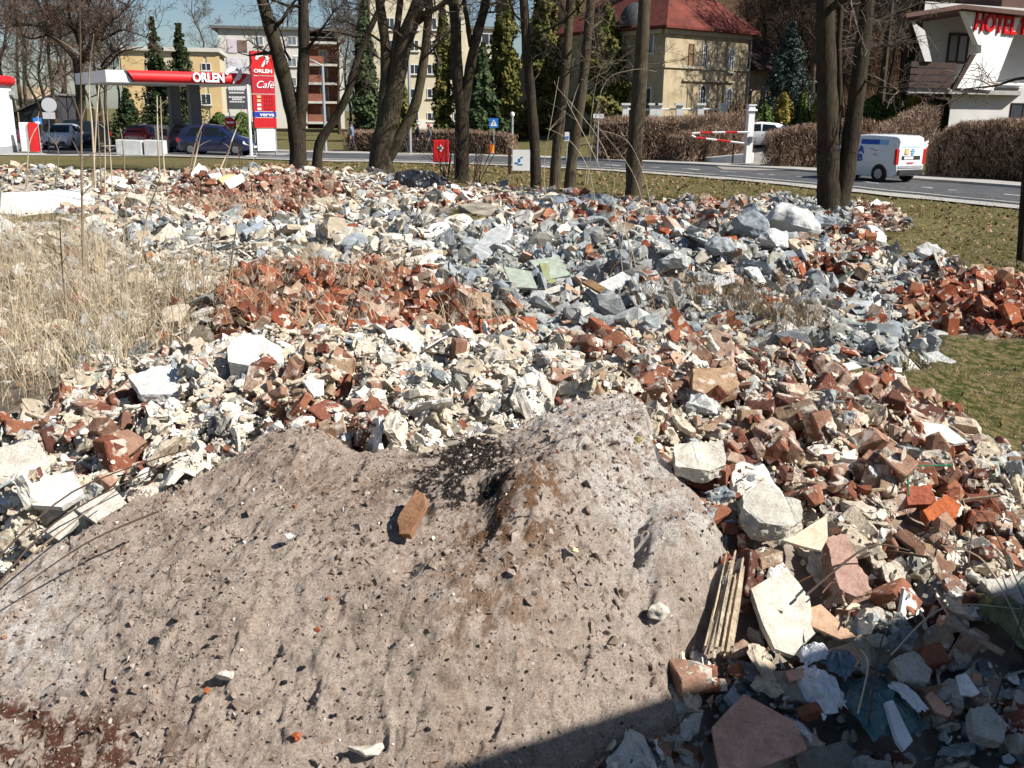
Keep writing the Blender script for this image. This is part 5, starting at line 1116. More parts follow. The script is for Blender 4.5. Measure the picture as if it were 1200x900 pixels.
sign(578.5, 176, 58, 'square blue pedestrian crossing sign with a white triangle', 'road sign', [('plate', 144, 'box', 5.2, 5.2, m_blu, [('tri', [(-4, -3.4), (4, -3.4), (0, 4)], m_wht), ('tri', [(-.6, -2.2), (.6, -2.2), (.5, 1.8), (-.5, 1.8)], m_dgry)])])
sign(700, 180, 52, 'small pale sign plate on a pole before the hedge', 'road sign', [('plate', 136, 'box', 6, 2.4, m_wht, [])])
sign(664, 178, 54, 'narrow blue and white sign between the two slim trunks', 'road sign', [('plate', 160, 'box', 2.6, 5, m_wht, [('bar', 2.0, 1.8, -1.5, m_blu)])])
# red board on a post
p = D(517, 206, 44); g = hz1(p.x, p.y); rb = root('red_sign_board', (p.x, p.y, g), 0, 'red board with a small white emblem on a post beside the double trunk', 'sign board'); k = 44 / F; z0, z1 = D(517, 190, 44).z - g, D(517, 164, 44).z - g
mb = MB(); mb.box((0, 0, (z0 + z1) / 2), (18 * k, .18, z1 - z0)); bd = mb.build('board', m_red, rb, bevel=.03); mb = MB(); mb.box((0, 0, z0 - .035), (17 * k, .16, .06)); mb.build('bottom_edge', m_wht, rb); pole(rb, V((0, .02, -.1)), V((0, .02, z0)), .05)
mb = MB(); c = (z0 + z1) / 2 + .12; s = .17
mb.prism([V((x * s, -.11, c + z * s)) for x, z in ((0, 1), (.35, .35), (1, .15), (.4, -.2), (.15, -.8), (-.15, -.8), (-.4, -.2), (-1, .15), (-.35, .35))], (0, .02, 0)); em = mb.build('emblem', m_wht, bd)
mb = MB(); mb.box((0, -.118, c + .02), (.10, .012, .14)); mb.build('emblem_mark', m_dgry, em)
# white notice with a blue mark
A, B = D(597, 203, 43), D(620, 203, 43); wn, L = house_root('white_notice', A, B, hz1(A.x, A.y), 'white notice board with a blue mark on a dark post by the road', 'notice board')
za, zb = uvz(wn, 608, 200)[1], uvz(wn, 608, 175.5)[1]; mb = MB(); mb.box((L / 2 + .08, .02, (za + zb) / 2), (L - .1, .04, zb - za)); bd = mb.build('board', m_wht, wn); mb = MB(); mb.box((0, .06, zb / 2), (.14, .1, zb + .15)); mb.build('post', m_brn, wn)
mb = MB(); c = (za + zb) / 2
for a in ((.0, .0, .09, .14), (-.12, -.12, .14, .06), (.1, .12, .1, .05), (.04, -.18, .2, .04)): mb.box((L / 2 + a[0], -.006, c + a[1]), (a[2], .012, a[3]))
mb.build('blue_mark', m_blu, bd)
p = D(575, 177, 58); ob = root('litter_bin', (p.x, p.y, hz1(p.x, p.y)), 0, 'small orange litter bin below the pedestrian crossing sign', 'litter bin'); mb = MB(); k = 58 / F; mb.lathe((0, 0, .25), [(.02, 0), (.19, .0), (.22, .45), (.20, .46), (.17, .1), (.02, .1)], 14); mb.build('bin', M('bin_orange', (.55, .16, .02), .5), ob, smooth=True); pole(ob, V((0, .26, 0)), V((0, .26, .9)), .03)
p = D(41, 184, 57); rbn = root('red_bollard', (p.x, p.y, .05), 0, 'red and white box post standing beside the kiosk', 'bollard'); mb = MB(); mb.box((.1, 0, .85), (.42, .42, 1.6)); mb.build('red_box', m_red, rbn, bevel=.03); mb = MB(); mb.box((-.42, .1, .85), (.5, .42, 1.6)); mb.build('white_box', m_wht, rbn, bevel=.03)
# barrier, white column, white kerb wall and concrete cheek of the driveway
p = D(877, 171, 53); g = hz1(p.x, p.y); t = D(877, 123, 53).z - g; wc = root('gate_column', (p.x, p.y, g), .2, 'square white column at the driveway entrance', 'column'); mb = MB(); mb.box((0, 0, t / 2 - .1), (.33, .33, t + .2)); mb.build('shaft', m_wht, wc); mb = MB(); mb.box((0, 0, t - .25), (.5, .5, .1)); mb.box((0, 0, t), (.44, .44, .06)); mb.build('cap', m_wht, wc); mb = MB(); mb.box((0, -.2, t * .42), (.2, .12, .3)); mb.build('control_box', m_dgry, wc)
br = root('barrier', (0, 0, 0), 0, 'red and white looped barrier pole across the driveway', 'barrier'); pts = [(878, 155), (850, 155), (820, 155.5), (811, 156.5), (810, 158.5), (815, 161), (840, 164), (872, 168)]; PP = [D(a, b, 52.5) for a, b in pts]
mbs = [MB(), MB()]; idx = 0
for a, b in zip(PP, PP[1:]):
    n = max(1, int((b - a).length / .55))
    for i in range(n): mbs[idx % 2].tube([a.lerp(b, i / n), a.lerp(b, (i + 1) / n)], .05, 6); idx += 1
mbs[0].build('white_section', m_wht, br); mbs[1].build('red_section', m_sred, br); q_ = D(860, 166, 52.6); mb = MB(); mb.box((q_.x, q_.y, (hz1(q_.x, q_.y) + q_.z + .3) / 2), (.08, .08, q_.z + .3 - hz1(q_.x, q_.y))); mb.build('post', m_brn, br)
a, b = G(797, 190), D(884, 171, 53.5); mb = MB(); za, zb = hz1(a.x, a.y), hz1(b.x, b.y); n_ = V((b.y - a.y, a.x - b.x, 0)).normalized() * .3
mb.prism([V((a.x, a.y, za - .2)), V((b.x, b.y, zb - .2)), V((b.x, b.y, zb + .55)), V((a.x, a.y, za + .12))], n_); tag(mb.build('kerb_wall', m_wht, bevel=.03), 'low white sloping wall along the driveway below the barrier', 'low wall')
a, b = G(768, 190), G(787, 189); mb = MB(); mb.prism([V((a.x, a.y, -.1)), V((b.x, b.y, -.1)), V((b.x + .05, b.y, 1.15)), V((b.x - .25, b.y, 1.2)), V((a.x + .35, a.y, .35))], (.1, .7, 0)); tag(mb.build('concrete_cheek', M('pale_concrete', (.50, .51, .51)), bevel=.04), 'pale concrete end wall of the hedge beside the road', 'low wall')
A, B = D(1075, 186, 45), D(1095, 166, 46.5); mb = MB(); mb.prism([A, D(1077, 171, 45), D(1094, 160.5, 46.5), B + V((0, 0, .2))], (0, .06, 0)); sb = root('banner', (0, 0, 0), 0, 'slanted white banner with a red edge between the van and the big hedge', 'banner'); mb.build('sheet', m_wht, sb)
mb = MB(); mb.tube([A + V((0, -.03, -.05)), B + V((0, -.03, .15))], .035, 6); mb.build('red_edge', m_sred, sb)
for px, py, Y in ((1077, 186, 45), (1094, 168, 46.5)): q_ = D(px, py, Y); mb = MB(); mb.tube([V((q_.x, q_.y + .1, hz1(q_.x, q_.y) - .1)), q_ + V((0, .1, .5))], .03, 6); mb.build('post', m_galv, sb)

# ---- vehicles (x forward, y to the left)
m_tyre = M('tyre', (.018, .018, .019), .85, .1); m_rim = M('rim', (.32, .33, .34), .35, .1, metal=.6); m_cg = glassM('car_glass', (.010, .013, .016), .06); m_cg.node_tree.nodes['Principled BSDF'].inputs['Specular IOR Level'].default_value = .3; m_trim = M('black_trim', (.03, .03, .032), .6, .1); m_hl = M('headlight', (.72, .74, .76), .12, .05, spec=.6); m_tl = M('taillight', (.42, .012, .012), .2, .1, spec=.5); m_plate = M('number_plate', (.75, .75, .72), .5)
def paint(n, c, metal=0.0):
    m = M(n, c, .28, .04, 1.0, metal=metal, spec=.5)
    b = m.node_tree.nodes['Principled BSDF']; b.inputs['Coat Weight'].default_value = .6; b.inputs['Coat Roughness'].default_value = .08; return m
CAR = [(-2.08, .42, .70, .74, .70, .60), (-2.03, .28, .86, .98, .80, .64), (-1.86, .22, .93, 1.28, .84, .60), (-1.45, .19, .94, 1.43, .86, .58), (-.5, .19, .93, 1.50, .86, .59), (.35, .19, .91, 1.44, .86, .57), (.80, .19, .90, 1.22, .86, .62), (1.18, .19, .89, .97, .85, .70), (1.7, .22, .80, .85, .83, .68), (2.0, .28, .66, .70, .76, .60), (2.10, .40, .52, .55, .66, .5)]
MPV = [(a, b, c * 1.04, d * 1.10 if d > .99 else d * 1.06, e, f) for a, b, c, d, e, f in CAR]
VAN = [(-2.12, .40, 1.0, 1.66, .84, .72), (-2.06, .30, 1.02, 1.80, .88, .76), (-1.9, .24, 1.03, 1.86, .90, .77), (-.6, .20, 1.03, 1.89, .90, .77), (.45, .20, 1.02, 1.83, .90, .75), (.95, .20, 1.0, 1.48, .90, .72), (1.38, .20, .98, 1.10, .88, .74), (1.8, .24, .86, .92, .86, .7), (2.04, .3, .68, .72, .78, .6), (2.12, .42, .55, .58, .66, .5)]
def car(name, pos, heading, prof, mt, lb, cat, wins, wb=1.28, wr=.31, van=False):
    c = root(name, (pos[0], pos[1], hz1(pos[0], pos[1]) + .05), heading, lb, cat); mb = MB(); vs = []
    def ring(s):
        x, zb, zl, zr, wl, ww = s; zm_ = (zb + zl) / 2; return [V((x, -wl * .93, zb)), V((x, -wl * 1.0, zm_)), V((x, -wl * .985, zl)), V((x, -ww, zr - .05)), V((x, -ww * .85, zr)), V((x, ww * .85, zr)), V((x, ww, zr - .05)), V((x, wl * .985, zl)), V((x, wl, zm_)), V((x, wl * .93, zb))]
    for s in prof: vs += ring(s)
    n = 10; N = len(prof); mb.add(vs, [(i * n + j, i * n + (j + 1) % n, (i + 1) * n + (j + 1) % n, (i + 1) * n + j) for i in range(N - 1) for j in range(n)] + [tuple(range(n - 1, -1, -1)), tuple((N - 1) * n + j for j in range(n))])
    bd = mb.build('body', mt, c, smooth=True)
    def sec(x):
        for a, b in zip(prof, prof[1:]):
            if a[0] <= x <= b[0]: t = (x - a[0]) / (b[0] - a[0]); return [p + (q - p) * t for p, q in zip(a, b)]
        return prof[-1]
    def sp(x, f, sd, o=.012):
        s = sec(x); zl, zr, wl, ww = s[2], s[3] - .05, s[4] * .985, s[5]; return V((x, sd * (wl + (ww - wl) * f + o), zl + (zr - zl) * f))
    for x0, x1, f0, f1, d0, d1 in wins:
        for sd in (-1, 1):
            g = MB(); g.prism([sp(x0, f0, sd), sp(x1, f0, sd), sp(x1 - d1, f1, sd), sp(x0 + d0, f1, sd)], (0, -sd * .008, 0)); g.build('side_window', m_cg, c)
    def top(x, w, o=.012): s = sec(x); return V((x, w * s[5] * .97, s[3] + o))
    xs_ = (.40, 1.14) if not van else (.52, 1.32); g = MB(); m = 5; vs = []
    for i in range(m + 1):
        x = xs_[0] + (xs_[1] - xs_[0]) * i / m
        vs += [top(x, -.92), top(x, .92)]
    g.add(vs, [(2 * i, 2 * i + 1, 2 * i + 3, 2 * i + 2) for i in range(m)]); g.build('windscreen', m_cg, c)
    if not van:
        g = MB(); vs = []
        for i in range(4): x = -2.0 + .5 * i / 3; vs += [top(x, -.85), top(x, .85)]
        g.add(vs, [(2 * i, 2 * i + 1, 2 * i + 3, 2 * i + 2) for i in range(3)]); g.build('rear_window', m_cg, c)
    W_ = max(s[4] for s in prof)
    for x in (-wb, wb):
        for sd in (-1, 1):
            a = MB(); a.cyl((x, sd * (W_ - .10), wr + .02), (x, sd * (W_ + .008), wr + .02), wr * 1.17, 24); a.build('wheel_arch', m_trim, c)
            w_ = MB(); y0, y1 = sd * (W_ - .16), sd * (W_ + .03); w_.tube([V((x, y0, wr)), V((x, y0 + (y1 - y0) * .2, wr)), V((x, y0 + (y1 - y0) * .85, wr)), V((x, y1, wr))], [wr * .9, wr, wr, wr * .9], 22); wo = w_.build('wheel', m_tyre, c, smooth=True)
            r_o = MB(); r_o.cyl((x, sd * (W_ + .02), wr), (x, sd * (W_ + .04), wr), wr * .62, 16)
            for q in range(5): an_ = q * 1.2566; r_o.box((x + math.cos(an_) * wr * .34, sd * (W_ + .045), wr + math.sin(an_) * wr * .34), (wr * .16, .02, wr * .5), Matrix.Rotation(-an_ + math.pi / 2, 3, 'Y'))
            r_o.build('rim', m_rim, wo)
    s = sec(1.86); f = prof[-1]
    for sd in (-1, 1):
        h = MB(); h.prism([V((1.70, sd * (sec(1.7)[4] + .004), .62)), V((1.70, sd * (sec(1.7)[4] + .004), .76)), V((2.03, sd * .60, .655)), V((2.09, sd * .56, .55)), V((2.0, sd * .76, .53))], (.03, sd * .012, .012)); h.build('headlight', m_hl, c)
        t = MB(); x = prof[1][0]; t.box((x - .015, sd * (prof[1][4] - .06), 1.02 if van else .80), (.12, .18, .62 if van else .24)); t.build('taillight', m_tl, c, bevel=.02)
        m_ = MB(); xm = .78 if not van else .98; m_.box((xm, sd * (W_ + .10), .98 if not van else 1.08), (.12, .2, .15)); m_.build('mirror', mt, c, bevel=.03)
    g = MB(); g.box((2.085, 0, .42), (.07, 1.1, .16)); g.build('grille', m_trim, c); g = MB(); g.box((2.125, 0, .44), (.02, .5, .11)); g.build('number_plate', m_plate, c)
    g = MB(); g.box((prof[0][0] - .03, 0, .40 if van else .38), (.10, 1.5, .22)); g.build('bumper', m_trim if van else mt, c, bevel=.03)
    if not van: g = MB(); g.box((prof[0][0] - .03, 0, .66), (.02, .5, .11)); g.build('number_plate', m_plate, c)
    return c
CW = [(-1.55, -.55, .10, .86, .30, .02), (-.48, .35, .10, .88, .02, .02), (.42, .98, .10, .72, .02, .42)]
def atg(px, py, Y): p = D(px, py, Y); return (p.x, p.y)
car('parked_car', atg(257, 187, 57), R(-4), MPV, paint('navy_paint', (.008, .014, .055)), 'dark blue hatchback facing the white post on the forecourt', 'car', CW)
car('parked_car', atg(221, 182, 62), R(100), MPV, paint('dark_blue_paint', (.012, .016, .04)), 'dark blue car behind the canopy pillar, mostly hidden', 'car', CW)
car('parked_car', atg(77, 181, 63), R(-80), CAR, paint('silver_paint', (.62, .63, .65), 0), 'silver car facing the camera beside the round sign', 'car', CW)
car('parked_car', atg(107, 180, 66), R(-84), MPV, paint('black_paint', (.012, .014, .018)), 'black car parked next to the silver car', 'car', CW)
car('parked_car', atg(90, 176, 74), R(-85), MPV, paint('black_paint', (.012, .014, .018)), 'dark van roof showing above and behind the silver car', 'car', CW)
car('parked_car', atg(177, 181, 65), R(84), CAR, paint('red_paint', (.30, .015, .015)), 'red car behind the pale concrete blocks', 'car', CW)
car('parked_car', atg(-9, 187, 57), R(-95), CAR, paint('maroon_paint', (.10, .02, .05)), 'dark car cut by the picture edge at the kiosk', 'car', CW)
car('parked_car', atg(881, 163, 60.5), R(168), CAR, paint('white_paint', (.72, .72, .72)), 'white car parked on the driveway behind the white column', 'car', CW)
car('parked_car', (D(1096, 150, 62).x, 62), R(150), CAR, paint('slate_paint', (.06, .08, .10)), 'dark car roof showing in the gap between the hotel hedges', 'car', CW)
vp = atg(1022, 215, 40.2); hd_ = math.atan2(.86, -.51)
vn = car('delivery_van', vp, hd_, VAN, paint('van_white', (.74, .75, .76)), 'white delivery van with blue lettering driving away on the road', 'van', [(-.05, .42, .08, .84, .02, .02), (.5, 1.12, .08, .70, .02, .5)], 1.32, .32, True)
vn.location.x += .12; vn.location.y += 1.0; vn.scale = (.95, .95, .96)
W_ = .905
def vside(mb, x0, x1, z0, z1, sd=1, o=.006):
    def y(z): return (.887 + (.765 - .887) * max(0, (z - 1.03) / .8)) if z > 1.03 else .895
    mb.prism([V((x0, sd * (y(z0) + o), z0)), V((x1, sd * (y(z0) + o), z0)), V((x1, sd * (y(z1) + o), z1)), V((x0, sd * (y(z1) + o), z1))], (0, -sd * .004, 0))
m_vb = M('van_blue', (.02, .09, .42), .4); m_vb2 = M('van_light_blue', (.22, .45, .68), .4); m_vr = M('van_red', (.55, .05, .06), .4)
mb = MB(); vside(mb, -1.15, -.2, 1.48, 1.68); mb.build('blue_banner', m_vb, vn); mb = MB(); vside(mb, -1.6, -1.15, 1.48, 1.68); mb.build('blue_banner', m_vb2, vn)
for s, x, z, sz, mt_, sh in (('A', -.22, 1.24, .42, m_vb, 0), ('B', -.22, .92, .40, m_vb, 0)): text(s, 'lettering', sz, mt_, vn, (x - .05, W_ + .01 if z < 1.05 else W_ - .03, z), 90, 180, .004, 1.2, .015)
mb = MB()
for x, z in ((-1.05, 1.22), (-.9, 1.26), (-.78, 1.29), (-1.1, 1.05), (-.98, 1.08)): vside(mb, x - .06, x + .06, z, z + .035)
mb.build('red_script', m_vr, vn)
mb = MB(); mb.box((-2.115, 0, .98), (.03, 1.15, .16)); mb.build('plate_strip', m_trim, vn); mb = MB(); mb.box((-2.14, .16, .98), (.015, .55, .11)); mb.build('number_plate', m_plate, vn)
mb = MB(); mb.box((-2.10, 0, 1.52), (.03, 1.15, .26), Matrix.Rotation(R(7), 3, 'Y')); mb.build('rear_window', M('van_rear_glass', (.42, .52, .60), .1, .05, spec=.6), vn)
mb = MB(); mb.box((-2.145, .30, 1.24), (.012, .22, .22), Matrix.Rotation(R(5), 3, 'Y')); mb.build('orange_mark', M('van_orange', (.65, .38, .12), .5), vn)
mb = MB()
for dz, w_ in ((.09, .16), (.02, .30), (-.06, .22), (-.12, .12)): mb.box((-2.146, -.08, 1.24 + dz), (.012, w_, .04), Matrix.Rotation(R(5), 3, 'Y'))
mb.build('blue_mark', m_vb2, vn)
mb = MB(); mb.box((-2.148, .02, .78), (.012, .4, .05)); mb.build('red_script', m_vr, vn)
mb = MB(); mb.box((-2.135, 0, .62), (.03, 1.5, .10)); mb.build('bumper_strip', M('bumper_grey', (.30, .31, .32), .5), vn)

# ---- people on the far pavement
def person(px, pyb, Y, h, heading, top, legs, lb, hair, step=.22, arm=.2):
    k = h / 1.75; vsx = {'pelvis': (0, 0, .95), 'belly': (0, 0, 1.12), 'chest': (0, .01, 1.32), 'neck': (0, .0, 1.5), 'head0': (0, .02, 1.57), 'head1': (0, .03, 1.68),
        'shl': (-.17, 0, 1.42), 'ell': (-.24, -.06 - arm * .4, 1.16), 'wrl': (-.23, .05 - arm * .2, .93), 'hal': (-.22, .08 - arm * .2, .84), 'shr': (.17, 0, 1.42), 'elr': (.24, .02 + arm * .2, 1.16), 'wrr': (.23, .16 + arm * .3, .96), 'har': (.22, .21 + arm * .3, .88),
        'hil': (-.10, 0, .90), 'knl': (-.10, step * .7, .50), 'anl': (-.10, step, .10), 'tol': (-.10, step + .15, .04), 'hir': (.10, 0, .90), 'knr': (.10, -step * .3, .50), 'anr': (.10, -step * 1.1, .12), 'tor': (.10, -step * 1.1 + .14, .04)}
    rad = dict(pelvis=.15, belly=.145, chest=.17, neck=.06, head0=.085, head1=.10, shl=.075, ell=.055, wrl=.04, hal=.045, shr=.075, elr=.055, wrr=.04, har=.045, hil=.095, knl=.065, anl=.045, tol=.04, hir=.095, knr=.065, anr=.045, tor=.04)
    E = [('pelvis', 'belly'), ('belly', 'chest'), ('chest', 'neck'), ('neck', 'head0'), ('head0', 'head1'), ('chest', 'shl'), ('shl', 'ell'), ('ell', 'wrl'), ('wrl', 'hal'), ('chest', 'shr'), ('shr', 'elr'), ('elr', 'wrr'), ('wrr', 'har'), ('pelvis', 'hil'), ('hil', 'knl'), ('knl', 'anl'), ('anl', 'tol'), ('pelvis', 'hir'), ('hir', 'knr'), ('knr', 'anr'), ('anr', 'tor')]
    nm = list(vsx); me = bpy.data.meshes.new('skeleton'); me.from_pydata([V(vsx[n]) * k for n in nm], [(nm.index(a), nm.index(b)) for a, b in E], [])
    o = bpy.data.objects.new('skeleton', me); COL.objects.link(o); sk = o.modifiers.new('skin', 'SKIN'); ss = o.modifiers.new('smooth', 'SUBSURF'); ss.levels = 2; ss.render_levels = 2
    for i, n in enumerate(nm): me.skin_vertices[0].data[i].radius = (rad[n] * k,) * 2
    me.skin_vertices[0].data[0].use_root = True
    bpy.context.view_layer.update(); dg = bpy.context.evaluated_depsgraph_get(); m2 = bpy.data.meshes.new_from_object(o.evaluated_get(dg)); bpy.data.objects.remove(o); m2.name = 'person'
    m2.materials.clear()
    for m in (top, legs, M('skin', (.45, .27, .19), .6, .08), M('shoe', (.03, .028, .026), .6)): m2.materials.append(m)
    for p in m2.polygons:
        c = p.center / k; p.use_smooth = True
        p.material_index = 3 if c.z < .10 else 2 if c.z > 1.52 or (abs(c.x) > .16 and c.z < .95 and c.z > .75) else 1 if c.z < .93 and abs(c.x) < .19 else 0
    p = D(px, pyb, Y); r_o = root('person', (p.x, p.y, hz1(p.x, p.y) + .12), heading, lb, 'person'); b_ = link_mesh('body', m2, r_o)
    mb = MB(); c = V((0, .015, 1.70)) * k; mb.lathe(tuple(c), [(.115 * k, -.06 * k), (.122 * k, 0), (.10 * k, .06 * k), (.05 * k, .09 * k), (.005, .098 * k)], 14); mb.build('hair', hair, r_o, smooth=True)
    for sx in (-1, 1): mb = MB(); mb.lathe((sx * .035 * k, .125 * k, 1.655 * k), [(.001, -.012), (.013, 0), (.001, .012)], 8); mb.build('eye', m_dgry, b_)
    mb = MB(); mb.lathe((0, .135 * k, 1.62 * k), [(.001, -.02), (.018, -.01), (.008, .03)], 8); mb.build('nose', MC['skin'], b_)
dkh = M('dark_hair', (.03, .022, .018), .8); lth = M('light_cap', (.45, .43, .40), .8); rdh = M('red_cap', (.40, .06, .05), .8)
person(413, 179, 61, 1.72, R(80), M('blue_grey_coat', (.14, .17, .24), .8), M('dark_trousers', (.05, .05, .06), .8), 'person in a blue grey coat walking alone on the far pavement', dkh)
person(473, 182, 60, 1.75, R(-85), M('red_jacket', (.26, .06, .06), .8), M('dark_trousers', (.05, .05, .06)), 'person in a dark red jacket beside the street lamp', dkh)
person(490, 183, 59.5, 1.75, R(-80), M('black_coat', (.025, .025, .03), .8), M('black_trousers', (.02, .02, .022), .8), 'person in black with a pale cap walking behind the red jacket', lth)
person(503, 181, 60.5, 1.65, R(95), M('grey_coat', (.10, .12, .15), .8), M('dark_trousers', (.05, .05, .06)), 'person in a grey coat with a red cap near the red board', rdh)

# ---- the house wall behind the viewer that throws the shade across the corner
SA, SE, HW = R(67), R(43), 4.0
e1, e2 = onT(600, 886), onT(1200, 700); sdir = V((math.sin(SA), -math.cos(SA), 0))
e1 = e1 + sdir * ((HW - e1.z - .04) / math.tan(SE)); e2 = e2 + sdir * ((HW - e2.z - .08) / math.tan(SE)); ed = V((e2.x - e1.x, e2.y - e1.y, 0)).normalized(); e1 = e1 - ed * .6
sh = root('outbuilding', (e1.x, e1.y, 0), math.atan2(ed.y, ed.x), 'plain rendered outbuilding standing just out of the view', 'outbuilding'); mb = MB(); mb.box((5, -2.55, HW / 2 - .1), (10, 5, HW)); mb.build('wall', m_whiter, sh); mb = MB(); mb.box((5, -2.5, HW - .06), (10.1, 5.0, .12)); mb.build('roof', m_flat, sh)
# ================================================================ trees, hedges, dry grass
def bark(name, lo, hi, moss=(.065, .06, .03), ms=.6):
    m, nt, b = mat_new(name); P = nt.nodes.new('ShaderNodeTexCoord').outputs['Object']
    mp = nd(nt, 'ShaderNodeMapping'); mp.inputs['Scale'].default_value = (9, 9, 1.6); nt.links.new(P, mp.inputs['Vector'])
    f = noisef(nt, mp.outputs[0], 2.2, 7, .7); c = ramp(nt, f, [(.32, lo), (.66, hi)])
    c = mixc(nt, ramp(nt, noisef(nt, P, .9, 4, .6), [(.45, 0.0), (.7, ms)]), c, moss)
    nt.links.new(c, b.inputs['Base Color']); b.inputs['Roughness'].default_value = .9; b.inputs['Specular IOR Level'].default_value = .1; bumpn(nt, b, f, .8, .04); return m
m_bk = bark('grey_bark', (.032, .025, .018), (.12, .094, .064)); m_bk2 = bark('dark_bark', (.014, .011, .009), (.062, .047, .035)); m_tw = M('twig_bark', (.12, .095, .075), .9, .3, 1.0); m_tw2 = M('brown_twig', (.105, .07, .05), .9, .35, .8)
def wob(p0, p1, n, a, r):
    return [p0.lerp(p1, i / n) + (V((r.gauss(0, a), r.gauss(0, a), r.gauss(0, a * .4))) if 0 < i < n else V()) for i in range(n + 1)]
def branch(mt, mc, p, d, L, r0, lev, r, up=.25, kids=(7, 6, 4), thin=.004):
    n = 5 if lev == 0 else (3 if lev == 1 else 2); pts = [p]; dd = d.normalized()
    for i in range(n):
        dd = (dd + V((r.gauss(0, .22), r.gauss(0, .22), r.gauss(0, .16) + up * .35))).normalized(); pts.append(pts[-1] + dd * L / n)
    (mt if lev == 0 else mc).tube(pts, [max(thin, r0 * (1 - .85 * i / n)) for i in range(n + 1)], 6 if lev == 0 else 3, cap=False)
    if lev >= len(kids) : return
    for k in range(kids[lev]):
        t = r.uniform(.22, 1.0) * n; i = min(int(t), n - 1); q = pts[i].lerp(pts[i + 1], t - i); ax_ = (pts[i + 1] - pts[i]).normalized()
        s = ax_.orthogonal().normalized(); s.rotate(Matrix.Rotation(r.uniform(0, 6.283), 3, ax_)); branch(mt, mc, q, ax_ * .75 + s, L * r.uniform(.34, .55), r0 * .42, lev + 1, r, up, kids, thin)
def stem(mt, pts, r0, r1, flare=True, n=12, sub=4):
    P = [V(p) for p in pts]; Q = []
    for i in range(len(P) - 1):
        a, b, c, d = P[max(i - 1, 0)], P[i], P[i + 1], P[min(i + 2, len(P) - 1)]
        for k in range(sub): t = k / sub; Q.append(.5 * (2 * b + (c - a) * t + (2 * a - 5 * b + 4 * c - d) * t * t + (3 * b - a - 3 * c + d) * t ** 3))
    Q.append(P[-1]); N = len(Q) - 1; rad = [r0 + (r1 - r0) * i / N for i in range(N + 1)]
    if flare: rad[0] *= 1.45; rad[1] *= 1.12
    rad = [x * (1 + .06 * math.sin(i * 2.1 + r0 * 50)) for i, x in enumerate(rad)]
    mt.tube(Q, rad, n); return Q
def near_tree(name, stems, Y, lb, mat, seed, top=11.0, nb=9, low=[], group='tree trunks along the lawn', L=3.4):
    """stems: lists of (px, py, diameter px); carried on above the picture as a natural crown"""
    r = random.Random(seed); f = stems[0][0]; b0 = onT(f[0], f[1]); base = D(f[0], f[1], Y); base.z = hz1(base.x, base.y)
    rt = root(name, tuple(base), 0, lb, 'tree', group); mt, mc = MB(), MB(); k = Y / F * .985
    for s in stems:
        pts = [D(a, b, Y) - base for a, b, _ in s]; rr = [c * k / 2 * .88 for *_, c in s]
        if s is stems[0] or abs(s[0][1] - f[1]) < 8: pts[0].z = -.15
        d = (pts[-1] - pts[-2]).normalized(); z = pts[-1].z; ln = max(0, top - z); d2 = (d + V((0, 0, .5))).normalized()
        for i in range(3): pts.append(pts[-1] + (d2 + V((r.gauss(0, .08), r.gauss(0, .12), 0))) * ln / 3)
        Q = stem(mt, pts, rr[0], max(.03, rr[-1] * .55), s is stems[0]); N = len(Q)
        # keep the measured width where the trunk shows
        for i in range(nb):
            t = r.uniform(.42, .98); q = Q[int(t * (N - 1))]
            if q.z < 4.3: continue
            a = r.uniform(0, 6.283); branch(mt, mc, q, V((math.cos(a), math.sin(a), r.uniform(.2, .9))), L * (1.25 - t * .7), rr[0] * .30 * (1.3 - t), 0, r, thin=.006)
    for a0, a1, rad in low:
        p, q = D(*a0, Y) - base, D(*a1, Y - 1 + 2 * r.random()) - base; pts = wob(p, q, 4, .06, r); mt.tube(pts, [rad * (1 - .2 * i) for i in range(5)], 6)
        for i in range(5):
            t = r.uniform(.3, 1); c = pts[min(int(t * 4), 3)].lerp(pts[min(int(t * 4), 3) + 1], t * 4 % 1); branch(mc, mc, c, (q - p).normalized() + V((r.gauss(0, .6), r.gauss(0, .6), r.gauss(.1, .5))), .9, rad * .4, 1, r, .1, (0, 5, 3), .005)
    mt.build('trunk', mat, rt, smooth=True); mc.build('crown', m_tw, rt)
    return rt
near_tree('tree', [[(349, 196, 24), (348, 158, 22), (338, 110, 17), (322, 50, 16), (306, -8, 15)], [(350, 150, 18), (354, 110, 16), (356, 60, 14), (355, -8, 14)]], 40, 'forked bare tree with two dark stems in front of the red totem', m_bk2, 1, low=[((340, 70), (325, 28), .06), ((358, 60), (395, 8), .07), ((357, 40), (405, 25), .04)])
near_tree('tree', [[(371, 197, 14), (374, 170, 13), (392, 140, 11), (408, 108, 9), (420, 66, 7), (440, 20, 5)]], 41, 'thin bare tree leaning over beside the forked dark tree', m_bk2, 2, nb=4, low=[((405, 110), (440, 60), .04), ((398, 128), (425, 105), .03)])
near_tree('tree', [[(446, 212, 34), (447, 175, 30), (456, 140, 20), (462, 108, 17), (474, 50, 15), (494, -8, 13)], [(446, 168, 17), (450, 120, 13), (452, 60, 11), (444, -8, 11)], [(452, 190, 16), (474, 150, 14), (488, 118, 12), (498, 60, 10), (503, -8, 9)], [(455, 120, 10), (462, 60, 9), (470, -8, 9)]], 35, 'many-stemmed bare tree spreading from one thick base', m_bk, 3, low=[((452, 80), (430, 55), .05), ((495, 70), (530, 35), .05), ((448, 50), (400, 22), .05)])
